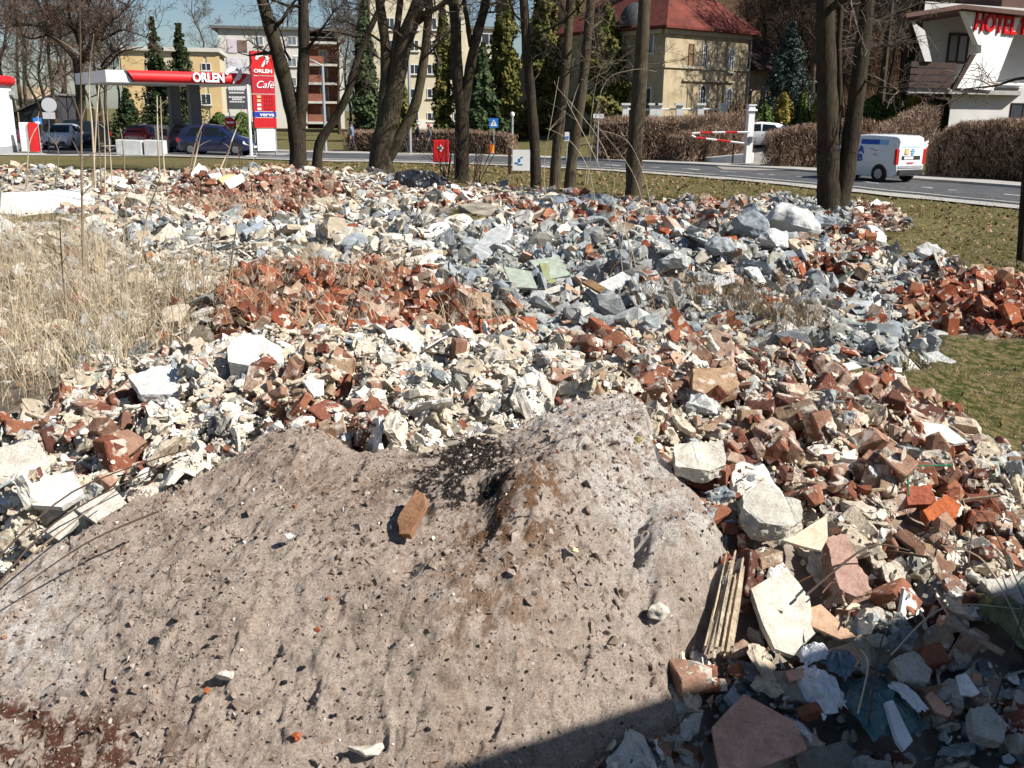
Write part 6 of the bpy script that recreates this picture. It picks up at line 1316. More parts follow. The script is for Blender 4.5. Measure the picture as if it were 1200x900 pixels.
near_tree('tree', [[(541, 224, 21), (541, 180, 19), (541, 130, 18), (536, 90, 13), (534, 40, 13), (531, -8, 13)], [(543, 130, 15), (549, 90, 14), (558, 45, 13), (571, -8, 14)], [(552, 55, 7), (547, 20, 6), (544, -8, 6)]], 31.5, 'double-stemmed bare tree beside the red board', m_bk2, 4, low=[((536, 60), (505, 40), .05), ((562, 20), (600, 10), .04)])
near_tree('tree', [[(628, 226, 15), (627, 180, 14), (622, 110, 14), (617, 60, 14), (613, -8, 15)]], 30, 'single bare trunk beside the white notice', m_bk2, 5, nb=10, low=[((625, 95), (640, 60), .03)])
near_tree('tree', [[(650, 228, 15), (652, 180, 14), (660, 110, 13), (665, 50, 13), (669, -8, 14)]], 31, 'slim bare trunk, first of the close pair', m_bk, 6, nb=8, low=[((660, 90), (680, 70), .03)])
near_tree('tree', [[(667, 230, 16), (670, 190, 15), (680, 120, 14), (687, 60, 14), (693, -8, 14)]], 30.3, 'slim leaning bare trunk, second of the close pair', m_bk, 7, nb=8, low=[((678, 130), (705, 85), .025), ((684, 100), (715, 78), .025), ((688, 80), (735, 70), .03)])
near_tree('tree', [[(743, 243, 23), (743, 190, 20), (748, 120, 18), (752, 60, 18), (756, -8, 18)]], 28, 'single straight bare trunk in front of the tan villa', m_bk, 8, nb=10, low=[((749, 78), (800, 70), .025)])
near_tree('tree', [[(972, 262, 33), (971, 210, 28), (970, 140, 26), (968, 60, 25), (966, -8, 24)], [(980, 250, 26), (991, 205, 25), (1000, 140, 23), (1009, 70, 22), (1017, -8, 21)], [(978, 190, 8), (984, 120, 8), (983, 60, 8), (986, -8, 8)]], 24, 'thick bare tree forking into two trunks next to the white boulders', m_bk2, 9, top=13, nb=12, low=[((1012, 60), (1068, 42), .05), ((1008, 92), (1060, 108), .04), ((1014, 30), (1080, 2), .05)])
near_tree('tree', [[(1199, 303, 13), (1199, 260, 12), (1203, 200, 11), (1212, 120, 10), (1222, -8, 9)]], 17, 'thin trunk cut by the picture edge on the lawn', m_bk2, 10, nb=5, top=9, low=[((1215, 90), (1120, 105), .03)], L=2.2)
near_tree('tree', [[(1330, 330, 26), (1332, 200, 24), (1336, 60, 22), (1340, -60, 20)]], 15, 'bare tree at the lawn edge just outside the view', m_bk2, 31, nb=9, top=10)
# ---- bare trees further off, copies of a few shapes
def far_tree(seed, h, spread, kids, rad, mat, tw):
    r = random.Random(seed); rt = empty('bare_tree'); mt, mc = MB(), MB()
    pts = [V((0, 0, -.2))] + [V((r.gauss(0, .12 * i), r.gauss(0, .12 * i), h * (i / 5))) for i in range(1, 6)]; Q = stem(mt, pts, rad, .03, True, 7, 3)
    for i in range(kids):
        t = r.uniform(.28, 1); q = Q[int(t * (len(Q) - 1))]; a = r.uniform(0, 6.283); branch(mt, mc, q, V((math.cos(a), math.sin(a), r.uniform(.5, 1.5))), spread * (1.2 - t * .7), rad * .4 * (1.25 - t), 0, r, .3, (7, 5, 3), .012)
    mt.build('trunk', mat, rt, smooth=True); mc.build('crown', tw, rt); return rt
FT = [far_tree(20 + i, h, s, k, ra, mt_, tw) for i, (h, s, k, ra, mt_, tw) in enumerate(((15, 4.5, 16, .22, m_bk2, m_tw2), (17, 4, 14, .20, m_bk, m_tw2), (13, 4.6, 15, .17, m_bk2, m_tw), (18, 3.6, 13, .24, m_bk, m_tw2), (12, 4, 14, .15, m_bk2, m_tw2)))]
for t in FT: CH[t.name] = list(t.children)
usedT = set()
def place_tree(i, x, y, s, rz, lb, group):
    o = FT[i] if i not in usedT else copy_tree(FT[i]); usedT.add(i)
    o.location = (x, y, hz1(x, y)); o.scale = (s, s, s); o.rotation_euler = (0, 0, rz); tag(o, lb, 'tree', group)
for k, (px, Y) in enumerate(((-14, 92), (6, 105), (20, 96), (37, 112), (47, 88), (56, 100), (66, 92), (74, 104), (84, 110), (108, 98), (118, 106), (128, 92), (141, 112), (30, 125), (70, 122), (100, 124), (240, 130), (300, 160), (345, 150), (410, 120), (425, 100), (398, 108))):
    p = D(px, 150, Y); place_tree(k % 5, p.x, p.y, rnd.uniform(.8, 1.15), rnd.uniform(0, 6), 'bare tree behind the fuel station' if px < 250 else 'bare tree among the apartment blocks', 'bare trees behind the fuel station' if px < 250 else 'bare trees among the flats')
n_ = 0
while n_ < 95:
    px = rnd.uniform(865, 1230); Y = rnd.uniform(74, 122); p = D(px, 120, Y)
    if px > 1050 and Y < 80: continue
    n_ += 1; place_tree(n_ % 5, p.x, p.y, rnd.uniform(.75, 1.2), rnd.uniform(0, 6), 'bare tree on the brown wooded bank behind the hotel', 'bare trees on the wooded bank')
# the great tree over the canopy
r = random.Random(77); p = D(96, 178, 74); rt = root('great_tree', (p.x, p.y, 0), 0, 'great spreading bare tree rising behind the round sign and canopy', 'tree'); mt, mc = MB(), MB(); k = 74 / F
tp_ = lambda a, b: D(a, b, 74) - V((p.x, p.y, 0))
Q = stem(mt, [V((0, 0, -.1)), tp_(96, 150), tp_(94, 105), tp_(90, 70)], .42, .30)
for l, r0 in (([(92, 75), (75, 50), (52, 35), (38, 12), (33, -15)], .20), ([(93, 72), (112, 45), (122, 30), (148, 14), (160, -15)], .20), ([(92, 70), (88, 40), (80, 10), (76, -20)], .17), ([(94, 68), (101, 40), (106, 15), (108, -20)], .17), ([(112, 46), (135, 38), (160, 38), (178, 46)], .11), ([(52, 35), (30, 28), (10, 30), (-12, 38)], .10), ([(58, 40), (40, 46), (22, 40)], .07), ([(118, 78), (135, 66), (150, 52)], .09), ([(94, 92), (120, 78), (140, 62), (168, 55)], .10)):
    Q = stem(mt, [tp_(a, b) + V((0, r.gauss(0, .8), 0)) for a, b in l], r0, .03, False, 8)
    for i in range(12): branch(mt, mc, Q[int(r.uniform(.2, 1) * (len(Q) - 1))], V((r.gauss(0, .7), r.gauss(0, .7), r.uniform(.1, 1))), r.uniform(1.5, 3.2), r0 * .35, 0, r, .3, (6, 4, 2), .011)
mt.build('trunk', m_bk2, rt, smooth=True); mc.build('crown', m_tw2, rt)

# ---- foliage made of many small leaf faces
def leaf_faces(C, N, size, asp=1.6, jitter=.6):
    n = len(C); a = rng.normal(size=(n, 3)); nn = N + jitter * a; nn /= np.linalg.norm(nn, axis=1, keepdims=True)
    u = np.cross(nn, rng.normal(size=(n, 3))); u /= np.linalg.norm(u, axis=1, keepdims=True) + 1e-9; v = np.cross(nn, u); s = (size * rng.uniform(.6, 1.3, n))[:, None]
    P = np.stack([C - u * s, C + v * s * asp * .5 - u * s * .2, C + u * s, C - v * s * asp * .5 + u * s * .2], 1)
    return P.reshape(-1, 3), np.arange(4 * n).reshape(n, 4)
def mat_leaf(name, stops, scale=1.2):
    m, nt, b = mat_new(name); P = nt.nodes.new('ShaderNodeTexCoord').outputs['Object']; at = nd(nt, 'ShaderNodeAttribute', attribute_name='col')
    c = ramp(nt, noisef(nt, P, scale, 4, .7), stops); c = mixc(nt, .75, c, at.outputs['Color'], 'MULTIPLY'); nt.links.new(c, b.inputs['Base Color']); b.inputs['Roughness'].default_value = .7; b.inputs['Specular IOR Level'].default_value = .15; return m
m_thuja = mat_leaf('thuja_leaf', [(.30, (.045, .055, .012)), (.5, (.10, .105, .024)), (.72, (.20, .135, .04))]); m_spr = mat_leaf('spruce_needle', [(.3, (.024, .042, .018)), (.7, (.075, .10, .04))]); m_blue = mat_leaf('blue_needle', [(.3, (.028, .045, .038)), (.7, (.11, .145, .125))])
m_yel = mat_leaf('yellow_leaf', [(.3, (.12, .10, .02)), (.7, (.32, .24, .05))], 3); m_grn = mat_leaf('green_leaf', [(.3, (.03, .055, .012)), (.7, (.11, .15, .035))], 2)
def rcol(n, lo=.6, hi=1.5): return np.repeat(rng.uniform(lo, hi, n), 4)[:, None] * np.ones((1, 3))
def thuja(px, pyb, pyt, wpx, Y, lb, mat=None, group=None, n=10000, name='thuja', shape=.62, cat='thuja', leaf=.13):
    mat = mat or m_thuja; p = D(px, pyb, Y); g = hz1(p.x, p.y); h = D(px, pyt, Y).z - g; w = wpx * Y / F / 2; rt = root(name, (p.x, p.y, g), rnd.uniform(0, 6), lb, cat, group)
    z = rng.random(n) ** .85; a = rng.uniform(0, 2 * np.pi, n); prof = np.clip((1 - z) ** shape * 1.15, 0, 1) * np.clip(z * 9 + .55, 0, 1)
    lump = .85 + 1.25 * fbm(np.cos(a) * 1.7 + a * .4, z * h * .75, 1.0, 4, int(px) % 50) ; rr = w * prof * np.sqrt(rng.uniform(.35, 1, n)) * lump
    C = np.stack([rr * np.cos(a), rr * np.sin(a), z * h + .1], -1); N = np.stack([np.cos(a), np.sin(a), .5 + 0 * a], -1)
    v, f = leaf_faces(C, N, leaf * (.8 + .4 * Y / 80)); o = link_mesh('crown', np_mesh('crown', v, f, mat, rcol(n), False, True), rt)
    mb = MB(); mb.tube([V((0, 0, -.1)), V((0, 0, h * .5)), V((0, 0, h * .96))], [w * .14 + .05, w * .08 + .03, .02], 7); mb.build('trunk', m_bk2, rt); return rt
G1 = 'conifers in front of the apartment blocks'
thuja(520, 152, 4, 26, 84, 'narrow brownish thuja beside the double-stemmed tree', group=G1); thuja(590, 150, -25, 42, 82, 'broad tall thuja behind the single trunk', group=G1, n=14000); thuja(566, 152, 52, 40, 78, 'dark bushy conifer between the two tall thujas', m_spr, G1); thuja(638, 152, -40, 46, 84, 'tall thuja behind the close pair of trunks', group=G1, n=14000); thuja(668, 152, -20, 36, 88, 'thuja behind the leaning slim trunk', group=G1); thuja(706, 150, 2, 56, 78, 'wide green thuja beside the tan villa', group=G1, n=13000)
thuja(430, 158, 2, 34, 84, 'dark slender conifer behind the many-stemmed tree', M('x', (0,0,0)) if False else m_spr, G1, n=9000); thuja(472, 158, 95, 30, 80, 'small dark thuja at the foot of the tall apartment block', group=G1, n=5000)
thuja(1062, 122, 30, 9, 68, 'narrow dark green column beside the hotel balcony', m_spr, None, 3000)
def spruce(px, pyb, pyt, wpx, Y, lb, mat, group=None, n=26, name='spruce', nd_=60, size=.12, lo=0.06):
    p = D(px, pyb, Y); g = hz1(p.x, p.y); h = D(px, pyt, Y).z - g; w = wpx * Y / F / 2 * 1.35; rt = root(name, (p.x, p.y, g), rnd.uniform(0, 6), lb, 'spruce', group); C, N = [], []; mb = MB(); mb.tube([V((0, 0, -.1)), V((0, 0, h * .6)), V((0, 0, h))], [.16, .09, .01], 7)
    for i in range(n):
        t = lo + (1 - lo) * i / n; L = w * (1 - t) ** 1.05 * rnd.uniform(.6, 1.2) + .12
        for j in range(9):
            a = j * .698 + i * .4 + rnd.uniform(-.2, .2); l = L * rnd.uniform(.4, 1.2); d = V((math.cos(a), math.sin(a), -.28)); zt = t * h + rnd.uniform(-.5, .5) * h / n * 1.6; e = V((0, 0, zt)) + d * l; mb.tube([V((0, 0, zt)), e], [.03, .008], 4)
            s = np.sqrt(rng.random(nd_)); q = np.array([[0, 0, zt]]) + s[:, None] * np.array(d * l)[None]; wd_ = .22 * l * (1.1 - s) + .06
            side = np.array([-math.sin(a), math.cos(a), 0]); q = q + rng.normal(size=(nd_, 1)) * side * wd_[:, None] * .8; q[:, 2] -= rng.random(nd_) * .55 * l; q[:, 2] += .1 * s ** 2 * l; C.append(q); N.append(np.tile([0, 0, 1.0], (nd_, 1)))
    C, N = np.concatenate(C), np.concatenate(N); v, f = leaf_faces(C, N, size, 1.0, .9); link_mesh('crown', np_mesh('crown', v, f, mat, rcol(len(C)), False, True), rt); mb.build('trunk', m_bk2, rt); return rt
spruce(190, 168, 19, 54, 86, 'dark spruce rising behind the middle of the canopy', m_spr); spruce(219, 170, 26, 66, 84, 'dark spruce with a pointed top rising behind the canopy lettering', m_spr); spruce(153, 170, 103, 56, 70, 'small dark spruce under the canopy by the concrete block', m_spr, n=17); spruce(187, 172, 106, 44, 74, 'small spruce half hidden by the canopy pillar', m_spr, n=18)
spruce(920, 142, 22, 92, 68, 'big bluish spruce on the bank beside the tan villa', m_blue, n=26, nd_=55)
GS_ = 'garden shrubs along the bank'
for px, pb, pt, w_, mt_, lb in ((917, 144, 110, 24, m_yel, 'yellowish round shrub below the blue spruce'), (939, 146, 108, 18, m_grn, 'light green shrub beside the yellowish one'), (957, 142, 116, 26, m_yel, 'yellow green shrub between the two forked trunks'), (1024, 138, 114, 30, m_grn, 'low green shrub beyond the forked tree'), (1045, 138, 108, 22, m_grn, 'upright green shrub near the hotel balcony'), (1068, 138, 112, 26, m_yel, 'yellow brown shrub under the hotel balcony'), (1098, 142, 120, 40, m_grn, 'wide green shrub at the hotel wall'), (895, 146, 122, 22, m_grn, 'dark green shrub behind the white car')):
    thuja(px, pb, pt, w_, 61, lb, mt_, GS_, 3200, 'shrub', .45, 'shrub', .07)
for px, lb in ((258, 'dark green bush below the notice board'), (285, 'dark green bush behind the no entry sign')): thuja(px, 168, 134, 34, 70, lb, m_grn, None, 3500, 'shrub', .45, 'shrub', .08)
# undergrowth on the bank: one mass of brush
n = 26000; X = rng.uniform(10, 62, n); Y = rng.uniform(68, 118, n); hd2 = (X - 3.9) * .78 + (Y - 53) * .625; ok = (hd2 > 21) & (X / Y > .19); X, Y = X[ok], Y[ok]; n = len(X)
Z = hz(X, Y); hgt = rng.uniform(.3, 2.2, n); a = rng.normal(0, .35, (n, 2)); w_ = rng.uniform(.02, .05, n); an = rng.uniform(0, 6.28, n)
b_ = np.stack([X, Y, Z - .05], -1); t = b_ + np.stack([a[:, 0] * hgt, a[:, 1] * hgt, hgt], -1); o_ = np.stack([np.cos(an) * w_, np.sin(an) * w_, 0 * an], -1)
tag(link_mesh('undergrowth', np_mesh('undergrowth', np.stack([b_ - o_, b_ + o_, t], 1).reshape(-1, 3), np.arange(3 * n).reshape(n, 3), M('brush', (.14, .085, .05), .9, .45, .4))), 'brown leafless brush covering the wooded bank', 'undergrowth', kind='stuff')

# ---- clipped bare hedges
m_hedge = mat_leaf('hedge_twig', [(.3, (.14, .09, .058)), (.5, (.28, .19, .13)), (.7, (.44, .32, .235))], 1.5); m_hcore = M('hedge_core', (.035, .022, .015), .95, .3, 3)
def hedge(pts, wd_, hgt, lb, n=9000, group=None):
    """pts: ground points along the hedge; hgt: heights at each"""
    a0 = V(pts[0]); rt = root('hedge', (a0.x, a0.y, hz1(a0.x, a0.y)), 0, lb, 'hedge', group); O_ = V(rt.location); cr = MB(); Cs, Ns, Ds = [], [], []; tot = sum((V(b) - V(a)).length for a, b in zip(pts, pts[1:]))
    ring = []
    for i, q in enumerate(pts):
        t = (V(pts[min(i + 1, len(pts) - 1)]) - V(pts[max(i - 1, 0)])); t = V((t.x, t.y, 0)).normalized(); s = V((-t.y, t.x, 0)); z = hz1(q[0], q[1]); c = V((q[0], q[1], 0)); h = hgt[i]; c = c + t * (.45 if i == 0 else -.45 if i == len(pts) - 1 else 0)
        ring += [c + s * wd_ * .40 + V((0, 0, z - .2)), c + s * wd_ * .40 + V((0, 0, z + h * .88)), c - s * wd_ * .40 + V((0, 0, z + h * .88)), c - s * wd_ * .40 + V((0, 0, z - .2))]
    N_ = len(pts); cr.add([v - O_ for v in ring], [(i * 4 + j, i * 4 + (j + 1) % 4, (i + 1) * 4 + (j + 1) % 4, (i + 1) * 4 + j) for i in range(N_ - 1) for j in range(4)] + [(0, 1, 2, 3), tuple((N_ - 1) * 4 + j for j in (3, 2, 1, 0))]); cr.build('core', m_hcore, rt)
    for i in range(N_ - 1):
        a, b = V(pts[i]), V(pts[i + 1]); L = (b - a).length; m = int(n * 1.25 * L / tot); t = rng.random(m); t = np.where(rng.random(m) < .06, np.where(rng.random(m) < .5, t * .5 / L, 1 - t * .5 / L), t); x = a.x + (b.x - a.x) * t; y = a.y + (b.y - a.y) * t; h = hgt[i] + (hgt[i + 1] - hgt[i]) * t; d = (b - a).normalized(); s = np.array([-d.y, d.x])
        f = rng.random(m); side = np.where(rng.random(m) < .5, 1, -1); topm = rng.random(m) < .30; endm = ((i == 0) & (t * L < .55)) | ((i == N_ - 2) & ((1 - t) * L < .55)); lat = np.where(topm | endm, rng.uniform(-1, 1, m), side * rng.uniform(.78, 1.06, m)); zz = np.where(topm & ~endm, rng.uniform(.86, 1.05, m), f ** .9 * 1.0)
        lat = lat * (1 - .18 * np.clip(zz - .8, 0, 1) * 5) * (1 + .12 * fbm(x * 1.3, y * 1.3 + zz * 2, 1, 2, 3)); Z = hz(x, y)
        Cs.append(np.stack([x + s[0] * lat * wd_ / 2, y + s[1] * lat * wd_ / 2, Z + zz * h * (1 + .05 * fbm(x, y, .8, 2, 4))], -1)); Ds.append(np.stack([s[0] * lat * .7, s[1] * lat * .7, .9 + 0 * lat], -1))
    C = np.concatenate(Cs) - np.array(O_); Dr = np.concatenate(Ds) + .55 * rng.normal(size=C.shape); Dr /= np.linalg.norm(Dr, axis=1, keepdims=True); m = len(C); L = rng.uniform(.12, .38, m)[:, None]; u = np.cross(Dr, rng.normal(size=C.shape)); u /= np.linalg.norm(u, axis=1, keepdims=True); w2 = rng.uniform(.008, .022, m)[:, None]
    v = np.stack([C - Dr * L * .5 - u * w2, C - Dr * L * .5 + u * w2, C + Dr * L * .5], 1).reshape(-1, 3); link_mesh('twigs', np_mesh('twigs', v, np.arange(3 * m).reshape(m, 3), m_hedge, np.repeat(rng.uniform(.5, 1.5, m), 3)[:, None] * np.ones((1, 3))), rt)
g3 = lambda px, py, Y: tuple(D(px, py, Y).to_2d()) + (0,)
hedge([g3(694, 185, 56), g3(740, 185, 55.5), g3(790, 186, 55.5), g3(862, 176, 59)], 3.0, [2.2, 2.35, 2.3, 2.3], 'long clipped brown hedge in front of the tan villa', 17000)
hedge([g3(790, 186, 53.6), g3(830, 182, 55.2), g3(860, 176, 57.5)], 1.6, [1.5, 1.9, 2.1], 'short brown hedge rising behind the barrier pole', 7000)
hedge([g3(896, 186, 50), g3(930, 184, 50), g3(975, 184, 50), g3(1015, 180, 51)], 1.8, [1.75, 1.95, 2.1, 2.2], 'brown hedge behind the forked tree along the road', 11000)
hedge([g3(1008, 182, 49.5), g3(1050, 165, 53), g3(1088, 150, 57)], 1.5, [1.5, 1.8, 1.9], 'brown hedge running uphill from the van to the hotel', 7000)
hedge([g3(1084, 205, 43.5), g3(1120, 204, 43), g3(1170, 206, 42), g3(1260, 212, 40)], 2.4, [1.7, 2.25, 2.35, 2.3], 'massive clipped brown hedge below the hotel', 17000)
hedge([g3(405, 178, 66), g3(470, 180, 65), g3(545, 180, 64), g3(604, 180, 63)], 1.6, [1.25, 1.35, 1.4, 1.2], 'low dark hedge behind the people on the pavement', 9000)

# ---- saplings, canes and brambles sticking out of the rubble
m_cane = M('dry_cane', (.46, .38, .27), .8, .25, 3); m_sap = M('sapling_bark', (.20, .15, .105), .85, .25, 3); m_dtw = M('dark_twig', (.075, .052, .04), .85, .3, 3)
def cane(pts, Y, r0, mat, lb, name='dry_cane', cat='dry stem', group='dry stems in the rubble', side=0, seed=0):
    r = random.Random(seed); b = D(pts[0][0], pts[0][1], Y); b.z = min(b.z, hz1(b.x, b.y) + .3); rt = root(name, tuple(b), 0, lb, cat, group); P = [D(a, c, Y + .25 * i * r.uniform(-1, 1)) - b for i, (a, c) in enumerate(pts)]; P[0] = V((0, 0, -.05)); mb = MB(); Q = stem(mb, P, r0, r0 * .3, False, 6, 5)
    for i in range(side): q = Q[int(r.uniform(.35, .98) * (len(Q) - 1))]; d = V((r.gauss(0, 1), r.gauss(0, .5), r.uniform(.3, 1.2))).normalized() * r.uniform(.12, .5); mb.tube([q, q + d * .5 + V((0, 0, .02)), q + d], [r0 * .4, r0 * .3, r0 * .12], 4)
    mb.build('stem', mat, rt, smooth=True)
cane([(97, 315), (96, 230), (95, 120), (93, -10)], 13, .022, m_sap, 'tall thin leafless sapling in the dry grass', 'sapling', 'sapling', None, 9, 1)
cane([(75, 345), (72, 300), (70, 258)], 11, .012, m_dtw, 'short dark dead stalk in the dry grass', 'sapling', 'sapling', None, 3, 2)
for i, (pts, Y, r0) in enumerate((([(222, 196), (229, 168), (237, 147), (243, 143)], 27, .028), ([(226, 198), (232, 172), (236, 154)], 27, .028), ([(262, 198), (270, 170), (278, 148), (284, 124)], 27, .02), ([(258, 196), (266, 180), (272, 165)], 26, .02), ([(280, 212), (281, 190), (279, 172)], 25, .018), ([(110, 205), (108, 150), (104, 95), (110, 40)], 25, .03), ([(107, 205), (113, 140), (116, 100)], 25, .03), ([(122, 215), (123, 170), (121, 128)], 24, .022), ([(118, 210), (116, 170), (114, 120)], 25, .024), ([(131, 212), (129, 178), (126, 140)], 24, .022), ([(187, 205), (185, 160), (184, 112)], 27, .03), ([(193, 205), (190, 165), (188, 113)], 27, .03), ([(146, 200), (144, 170), (141, 150)], 28, .025), ([(160, 300), (172, 255), (182, 225), (189, 205)], 13, .014), ([(290, 205), (297, 188), (305, 178)], 26, .016), ([(30, 205), (34, 170), (46, 145)], 26, .02), ([(64, 205), (68, 175), (52, 155)], 26, .02), ([(267, 330), (272, 300), (278, 258)], 11, .016), ([(318, 250), (312, 235), (305, 222)], 18, .014))):
    cane(pts, Y, r0, m_cane if i % 4 else m_sap, ('pale dry cane', 'bent pale cane', 'thin dry stalk')[i % 3] + f" sticking up {'before the dark blue car' if 215 < pts[0][0] < 300 else 'beside the canopy pillar' if pts[0][0] > 180 else 'before the silver car' if pts[0][0] > 100 else 'beside the kiosk'}", side=2, seed=i + 5)
for i, (pts, Y, r0) in enumerate((([(742, 352), (738, 310), (735, 270), (728, 238)], 11.5, .012), ([(735, 345), (728, 300), (734, 250)], 11.8, .010), ([(748, 340), (742, 300), (722, 248), (700, 190), (664, 118)], 12, .013), ([(738, 338), (741, 290), (757, 240)], 12, .009), ([(752, 300), (756, 255), (740, 200), (702, 150)], 15, .014), ([(700, 262), (720, 215), (700, 160), (655, 105), (650, 95)], 17, .014), ([(640, 235), (638, 190), (648, 130), (655, 90)], 22, .016), ([(765, 262), (756, 210), (735, 165), (700, 152)], 20, .014), ([(690, 150), (705, 105), (740, 82), (770, 84)], 27, .022), ([(688, 120), (700, 90), (725, 74)], 27, .02), ([(700, 250), (690, 200), (668, 165), (640, 150)], 22, .014))):
    cane(pts, Y, r0 * .6, m_cane, ('arching pale shoot', 'slender pale shoot')[i % 2] + (' rising from the grey heap' if Y < 16 else ' near the close pair of trunks'), 'shoot', 'shoot', 'pale shoots by the slim trunks', 3, i + 60)
for i, (px, pb, Y) in enumerate(((533, 218, 30), (556, 219, 29.5), (520, 215, 30.5))):
    rt = root('bramble', tuple(G(px, pb + 8)), 0, f"dark leafless sucker shoots {('at the foot of', 'beyond', 'just before')[i]} the double-stemmed tree", 'bramble'); r = random.Random(i); mb = MB(); b = D(px, pb, Y); b.z = hz1(b.x, b.y); rt.location = b
    for k in range(9): d = V((r.gauss(0, .55), r.gauss(0, .3), r.uniform(.9, 1.9))); mb.tube([V((r.gauss(0, .12), 0, -.1)), d * .5 + V((r.gauss(0, .1), 0, .1)), d], [.016, .012, .005], 5); branch(mb, mb, d * .6, d + V((r.gauss(0, .6), 0, 0)), .5, .008, 1, r, .1, (0, 3, 2), .003)
    mb.build('shoots', m_dtw, rt)
for i, (a, b, c, mt_) in enumerate((((-20, 742), (70, 650), (205, 562), m_dtw), ((-20, 705), (90, 618), (232, 552), m_dtw), ((0, 730), (60, 682), (140, 610), m_sap), ((190, 640), (110, 690), (20, 735), m_dtw), ((940, 745), (1010, 700), (1060, 690), m_dtw))):
    pa, pb_, pc = [onT(*q) + V((0, 0, .10 + .02 * i)) for q in (a, b, c)]; mb = MB(); stem(mb, [pa, pb_ + V((0, 0, .05)), pc], .006, .003, False, 6, 6); tag(mb.build('dead_twig', mt_, smooth=True), ('long dark twig lying across the pale rubble by the ash', 'second dark twig nearly parallel above the long one', 'short brown twig on the edge of the ash', 'thin dark twig resting on the ash slope', 'bent dark twig beside the orange brick')[i], 'twig')
for i, (a, b, c) in enumerate((((1100, 660), (1150, 700), (1210, 800)), ((1130, 690), (1145, 640), (1210, 760)), ((1040, 800), (1100, 760), (1190, 745)), ((1160, 860), (1185, 790), (1205, 700)), ((1000, 880), (1010, 840), (1004, 800)), ((1012, 890), (1022, 830), (1030, 790)))):
    pa, pb_, pc = [onT(*q) + V((0, 0, .09 + .015 * i)) for q in (a, b, c)]; mb = MB(); stem(mb, [pa, pb_ + V((0, 0, .07)), pc], .004, .0025, False, 6, 6); tag(mb.build('dead_twig', m_dtw if i % 2 else m_cane, smooth=True), 'thin dry twig tangled over the shaded rubble', 'twig', 'twigs over the shaded rubble')

# ---- dry grass and turf blades
m_straw = mat_leaf('straw', [(.3, (.26, .195, .12)), (.55, (.46, .375, .255)), (.75, (.60, .525, .40))], 2.5); m_gblade = mat_leaf('grass_blade', [(.3, (.07, .085, .018)), (.5, (.17, .15, .045)), (.72, (.34, .26, .13))], .8)
def blades(name, X, Y, hgt, lean, width, mat, lb, base=None, seg=3):
    n = len(X); Z = hz(X, Y) + 0.0 if base is None else base; an = rng.uniform(0, 2 * np.pi, n); wa = rng.uniform(0, 2 * np.pi, n); P = []
    for s in range(seg + 1):
        t = s / seg; bend = lean * hgt * t ** 1.8; z = Z + hgt * (t - .35 * np.clip(lean, 0, 2) * t ** 2.2) - .03 * (1 - t); w = width * (1 - t * .85)
        c = np.stack([X + np.cos(an) * bend, Y + np.sin(an) * bend, z], -1); o_ = np.stack([np.cos(wa) * w, np.sin(wa) * w, 0 * w], -1); P += [c - o_, c + o_]
    Vt = np.stack(P, 1); k = 2 * (seg + 1); b_ = (np.arange(n) * k)[:, None]; fs = np.concatenate([np.stack([b_[:, 0] + 2 * s, b_[:, 0] + 2 * s + 1, b_[:, 0] + 2 * s + 3, b_[:, 0] + 2 * s + 2], -1) for s in range(seg)])
    c = np.repeat(rng.uniform(.6, 1.35, n), k)[:, None] * np.array([[1, 1, 1]]); return tag(link_mesh(name, np_mesh(name, Vt.reshape(-1, 3), fs, mat, c, False, True)), lb, 'grass', kind='stuff')
def scatter(n, x0, x1, y0, y1, poly, dens=None, feather=0):
    X = rng.uniform(x0, x1, n); Y = rng.uniform(y0, y1, n); Z = hz(X, Y); px, py, _ = proj(X, Y, Z); ok = np.zeros(n, bool)
    for p in poly: ok |= inpoly(px + rng.normal(0, feather, n), py + rng.normal(0, feather * .4, n), p)
    if dens is not None: ok &= rng.random(n) < dens(X, Y)
    return X[ok], Y[ok]
clump = lambda f, s, lo=-.15, hi=.35: (lambda X, Y: sstep(lo, hi, fbm(X, Y, f, 3, s)))
X, Y = scatter(60000, -16, -1, 6.5, 24, [Z_GRASS], clump(1.1, 81, -.3, .3), 14); n = len(X); h = rng.uniform(.12, .62, n) * (.4 + .9 * clump(.8, 83)(X, Y)); blades('dry_grass', X, Y, h, np.abs(rng.normal(.5, .55, n)), rng.uniform(.002, .005, n), m_straw, 'tall dry straw-coloured grass beside the rubble')
X, Y = scatter(42000, -16, 0, 6.5, 28, [Z_GRASS, Z_STRAW], clump(1.3, 85, -.3, .35), 12); n = len(X); blades('dead_grass', X, Y, rng.uniform(.15, .55, n), rng.uniform(.9, 2.4, n), rng.uniform(.0018, .0045, n), m_straw, 'flattened dead grass stalks', hz(X, Y) + rng.uniform(.0, .25, n))
X, Y = scatter(19000, -12, -2, 7, 17, [Z_GRASS], clump(1.0, 87, -.2, .3), 10); n = len(X); blades('dead_stalks_grass', X, Y, rng.uniform(.45, 1.35, n), np.abs(rng.normal(.55, .55, n)), rng.uniform(.0025, .005, n), m_straw, 'taller dead stalks standing in the dry grass')
ZG = [[(1010, 440), (1090, 395), (1260, 395), (1400, 420), (1400, 620), (1250, 570), (1150, 520), (1090, 478)], [(1000, 268), (1070, 262), (1260, 235), (1400, 260), (1400, 400), (1180, 330), (1100, 300)]]
X, Y = scatter(150000, 2, 14, 6, 22, ZG, clump(.9, 91, -.5, .3), 10); n = len(X); blades('grass', X, Y, rng.uniform(.02, .10, n), np.abs(rng.normal(.9, .6, n)), rng.uniform(.002, .005, n), m_gblade, 'patchy short grass beside the rubble')
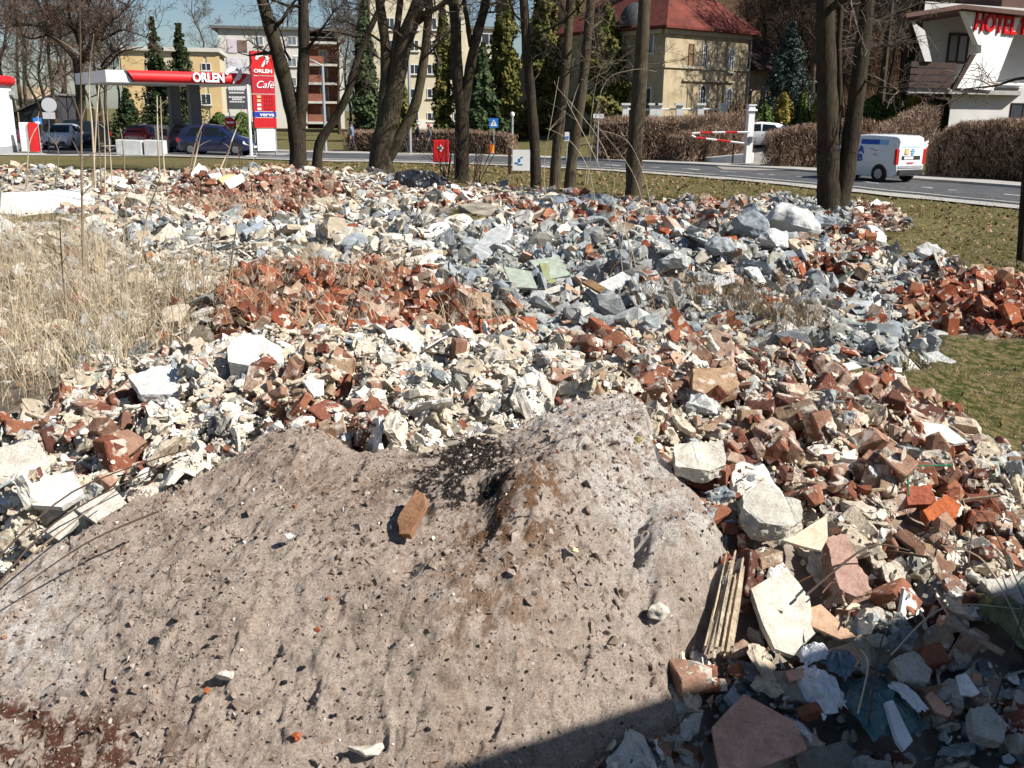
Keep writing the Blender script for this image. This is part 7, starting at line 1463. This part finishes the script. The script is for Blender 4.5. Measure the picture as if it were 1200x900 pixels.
X, Y = scatter(40000, 2, 14, 6, 22, ZG, clump(1.2, 93, 0, .4), 10); n = len(X); blades('grass_thatch', X, Y, rng.uniform(.05, .16, n), rng.uniform(1, 2.4, n), rng.uniform(.002, .004, n), m_straw, 'dry yellow thatch lying in the short grass', hz(X, Y) + rng.uniform(0, .03, n))
X, Y = scatter(30000, 0, 6, 7.2, 14, [Z_SOIL], clump(1.0, 95, -.4, .2), 12); n = len(X); blades('root_tangle_grass', X, Y, rng.uniform(.1, .4, n), rng.uniform(.5, 2.2, n), rng.uniform(.002, .004, n), mat_leaf('dead_bramble', [(.3, (.10, .065, .035)), (.7, (.30, .21, .12))], 2), 'brown dead grass and roots between the near and grey heaps', hz(X, Y) + rng.uniform(.1, .3, n))
X, Y = scatter(8000, -4.5, 2.5, 8.3, 13, [Z_B1], clump(1.6, 97, -.1, .3), 16); n = len(X); blades('dead_grass', X, Y, rng.uniform(.1, .45, n), rng.uniform(.7, 2.2, n), rng.uniform(.0018, .004, n), m_straw, 'dead grass stalks over the red brick strip', hz(X, Y) + rng.uniform(.1, .25, n))
X, Y = scatter(60000, -14, 16, 24, 52, [[(-50, 225), (-50, 186), (480, 190), (700, 196), (900, 210), (1250, 240), (1250, 330), (1000, 270), (880, 240), (640, 232), (420, 205), (200, 200)]], clump(.5, 99, -.4, .4), 6); n = len(X); blades('grass', X, Y, rng.uniform(.04, .16, n), np.abs(rng.normal(.8, .6, n)), rng.uniform(.006, .014, n), m_gblade, 'tufted lawn between the rubble and the road')

X = rng.uniform(-14, 18, 24000); Y = rng.uniform(6, 50, 24000); Z = hz(X, Y); px, py, _ = proj(X, Y, Z); cv = np.where((np.abs(X) < 15.9) & (Y < 35.9), bil(COVB, X, Y, -16, 1.2, GS2), 0); ok = (cv < .2) & (px > -100) & (px < 1350) & (rng.random(len(X)) < .25 + .75 * clump(.6, 101)(X, Y))
for i in range(len(RC) - 1):
    a, b = np.array(RC[i]), np.array(RC[i + 1]); d = b - a; t = np.clip(((X - a[0]) * d[0] + (Y - a[1]) * d[1]) / (d @ d), 0, 1); ok &= np.hypot(X - a[0] - t * d[0], Y - a[1] - t * d[1]) > 4.6
C = np.stack([X, Y, Z + rng.uniform(.01, .06, len(X))], -1)[ok]; v, f = leaf_faces(C, np.tile([0, 0, 1.0], (len(C), 1)), .022 + .0012 * C[:, 1], 1.4, .5)
tag(link_mesh('fallen_leaves', np_mesh('fallen_leaves', v, f, mat_leaf('dead_leaf', [(.3, (.13, .075, .04)), (.7, (.34, .22, .13))], 3), rcol(len(C)), False, True)), 'brown fallen leaves littering the lawn', 'leaves', kind='stuff')
# ================================================================ light
SUN_AZ, SUN_EL = R(67), R(43)
w = bpy.data.worlds.new('World'); S.world = w; w.use_nodes = True
nt = w.node_tree; bg = nt.nodes['Background']
sky = nt.nodes.new('ShaderNodeTexSky'); sky.sky_type = 'NISHITA'; sky.sun_disc = False
sky.sun_elevation = SUN_EL; sky.air_density = 1.0; sky.dust_density = 0.6; sky.ozone_density = 4.0
tos = V((math.sin(SUN_AZ) * math.cos(SUN_EL), -math.cos(SUN_AZ) * math.cos(SUN_EL), math.sin(SUN_EL)))
sky.sun_rotation = math.atan2(tos.x, tos.y)
nt.links.new(sky.outputs[0], bg.inputs[0]); bg.inputs[1].default_value = 0.055
ld = bpy.data.lights.new('sun', 'SUN'); ld.energy = 5.0; ld.angle = R(0.5); ld.color = (1.0, .955, .89)
lo = bpy.data.objects.new('sun', ld); COL.objects.link(lo); lo.rotation_euler = tos.to_track_quat('Z', 'Y').to_euler()
vs = S.view_settings; vs.view_transform = 'Standard'; vs.look = 'None'; vs.gamma = 1; vs.exposure = 0.72
S.cycles.max_bounces = 6; S.cycles.diffuse_bounces = 3; S.cycles.glossy_bounces = 2; S.cycles.transmission_bounces = 3; S.cycles.transparent_max_bounces = 6
S.cycles.use_denoising = True
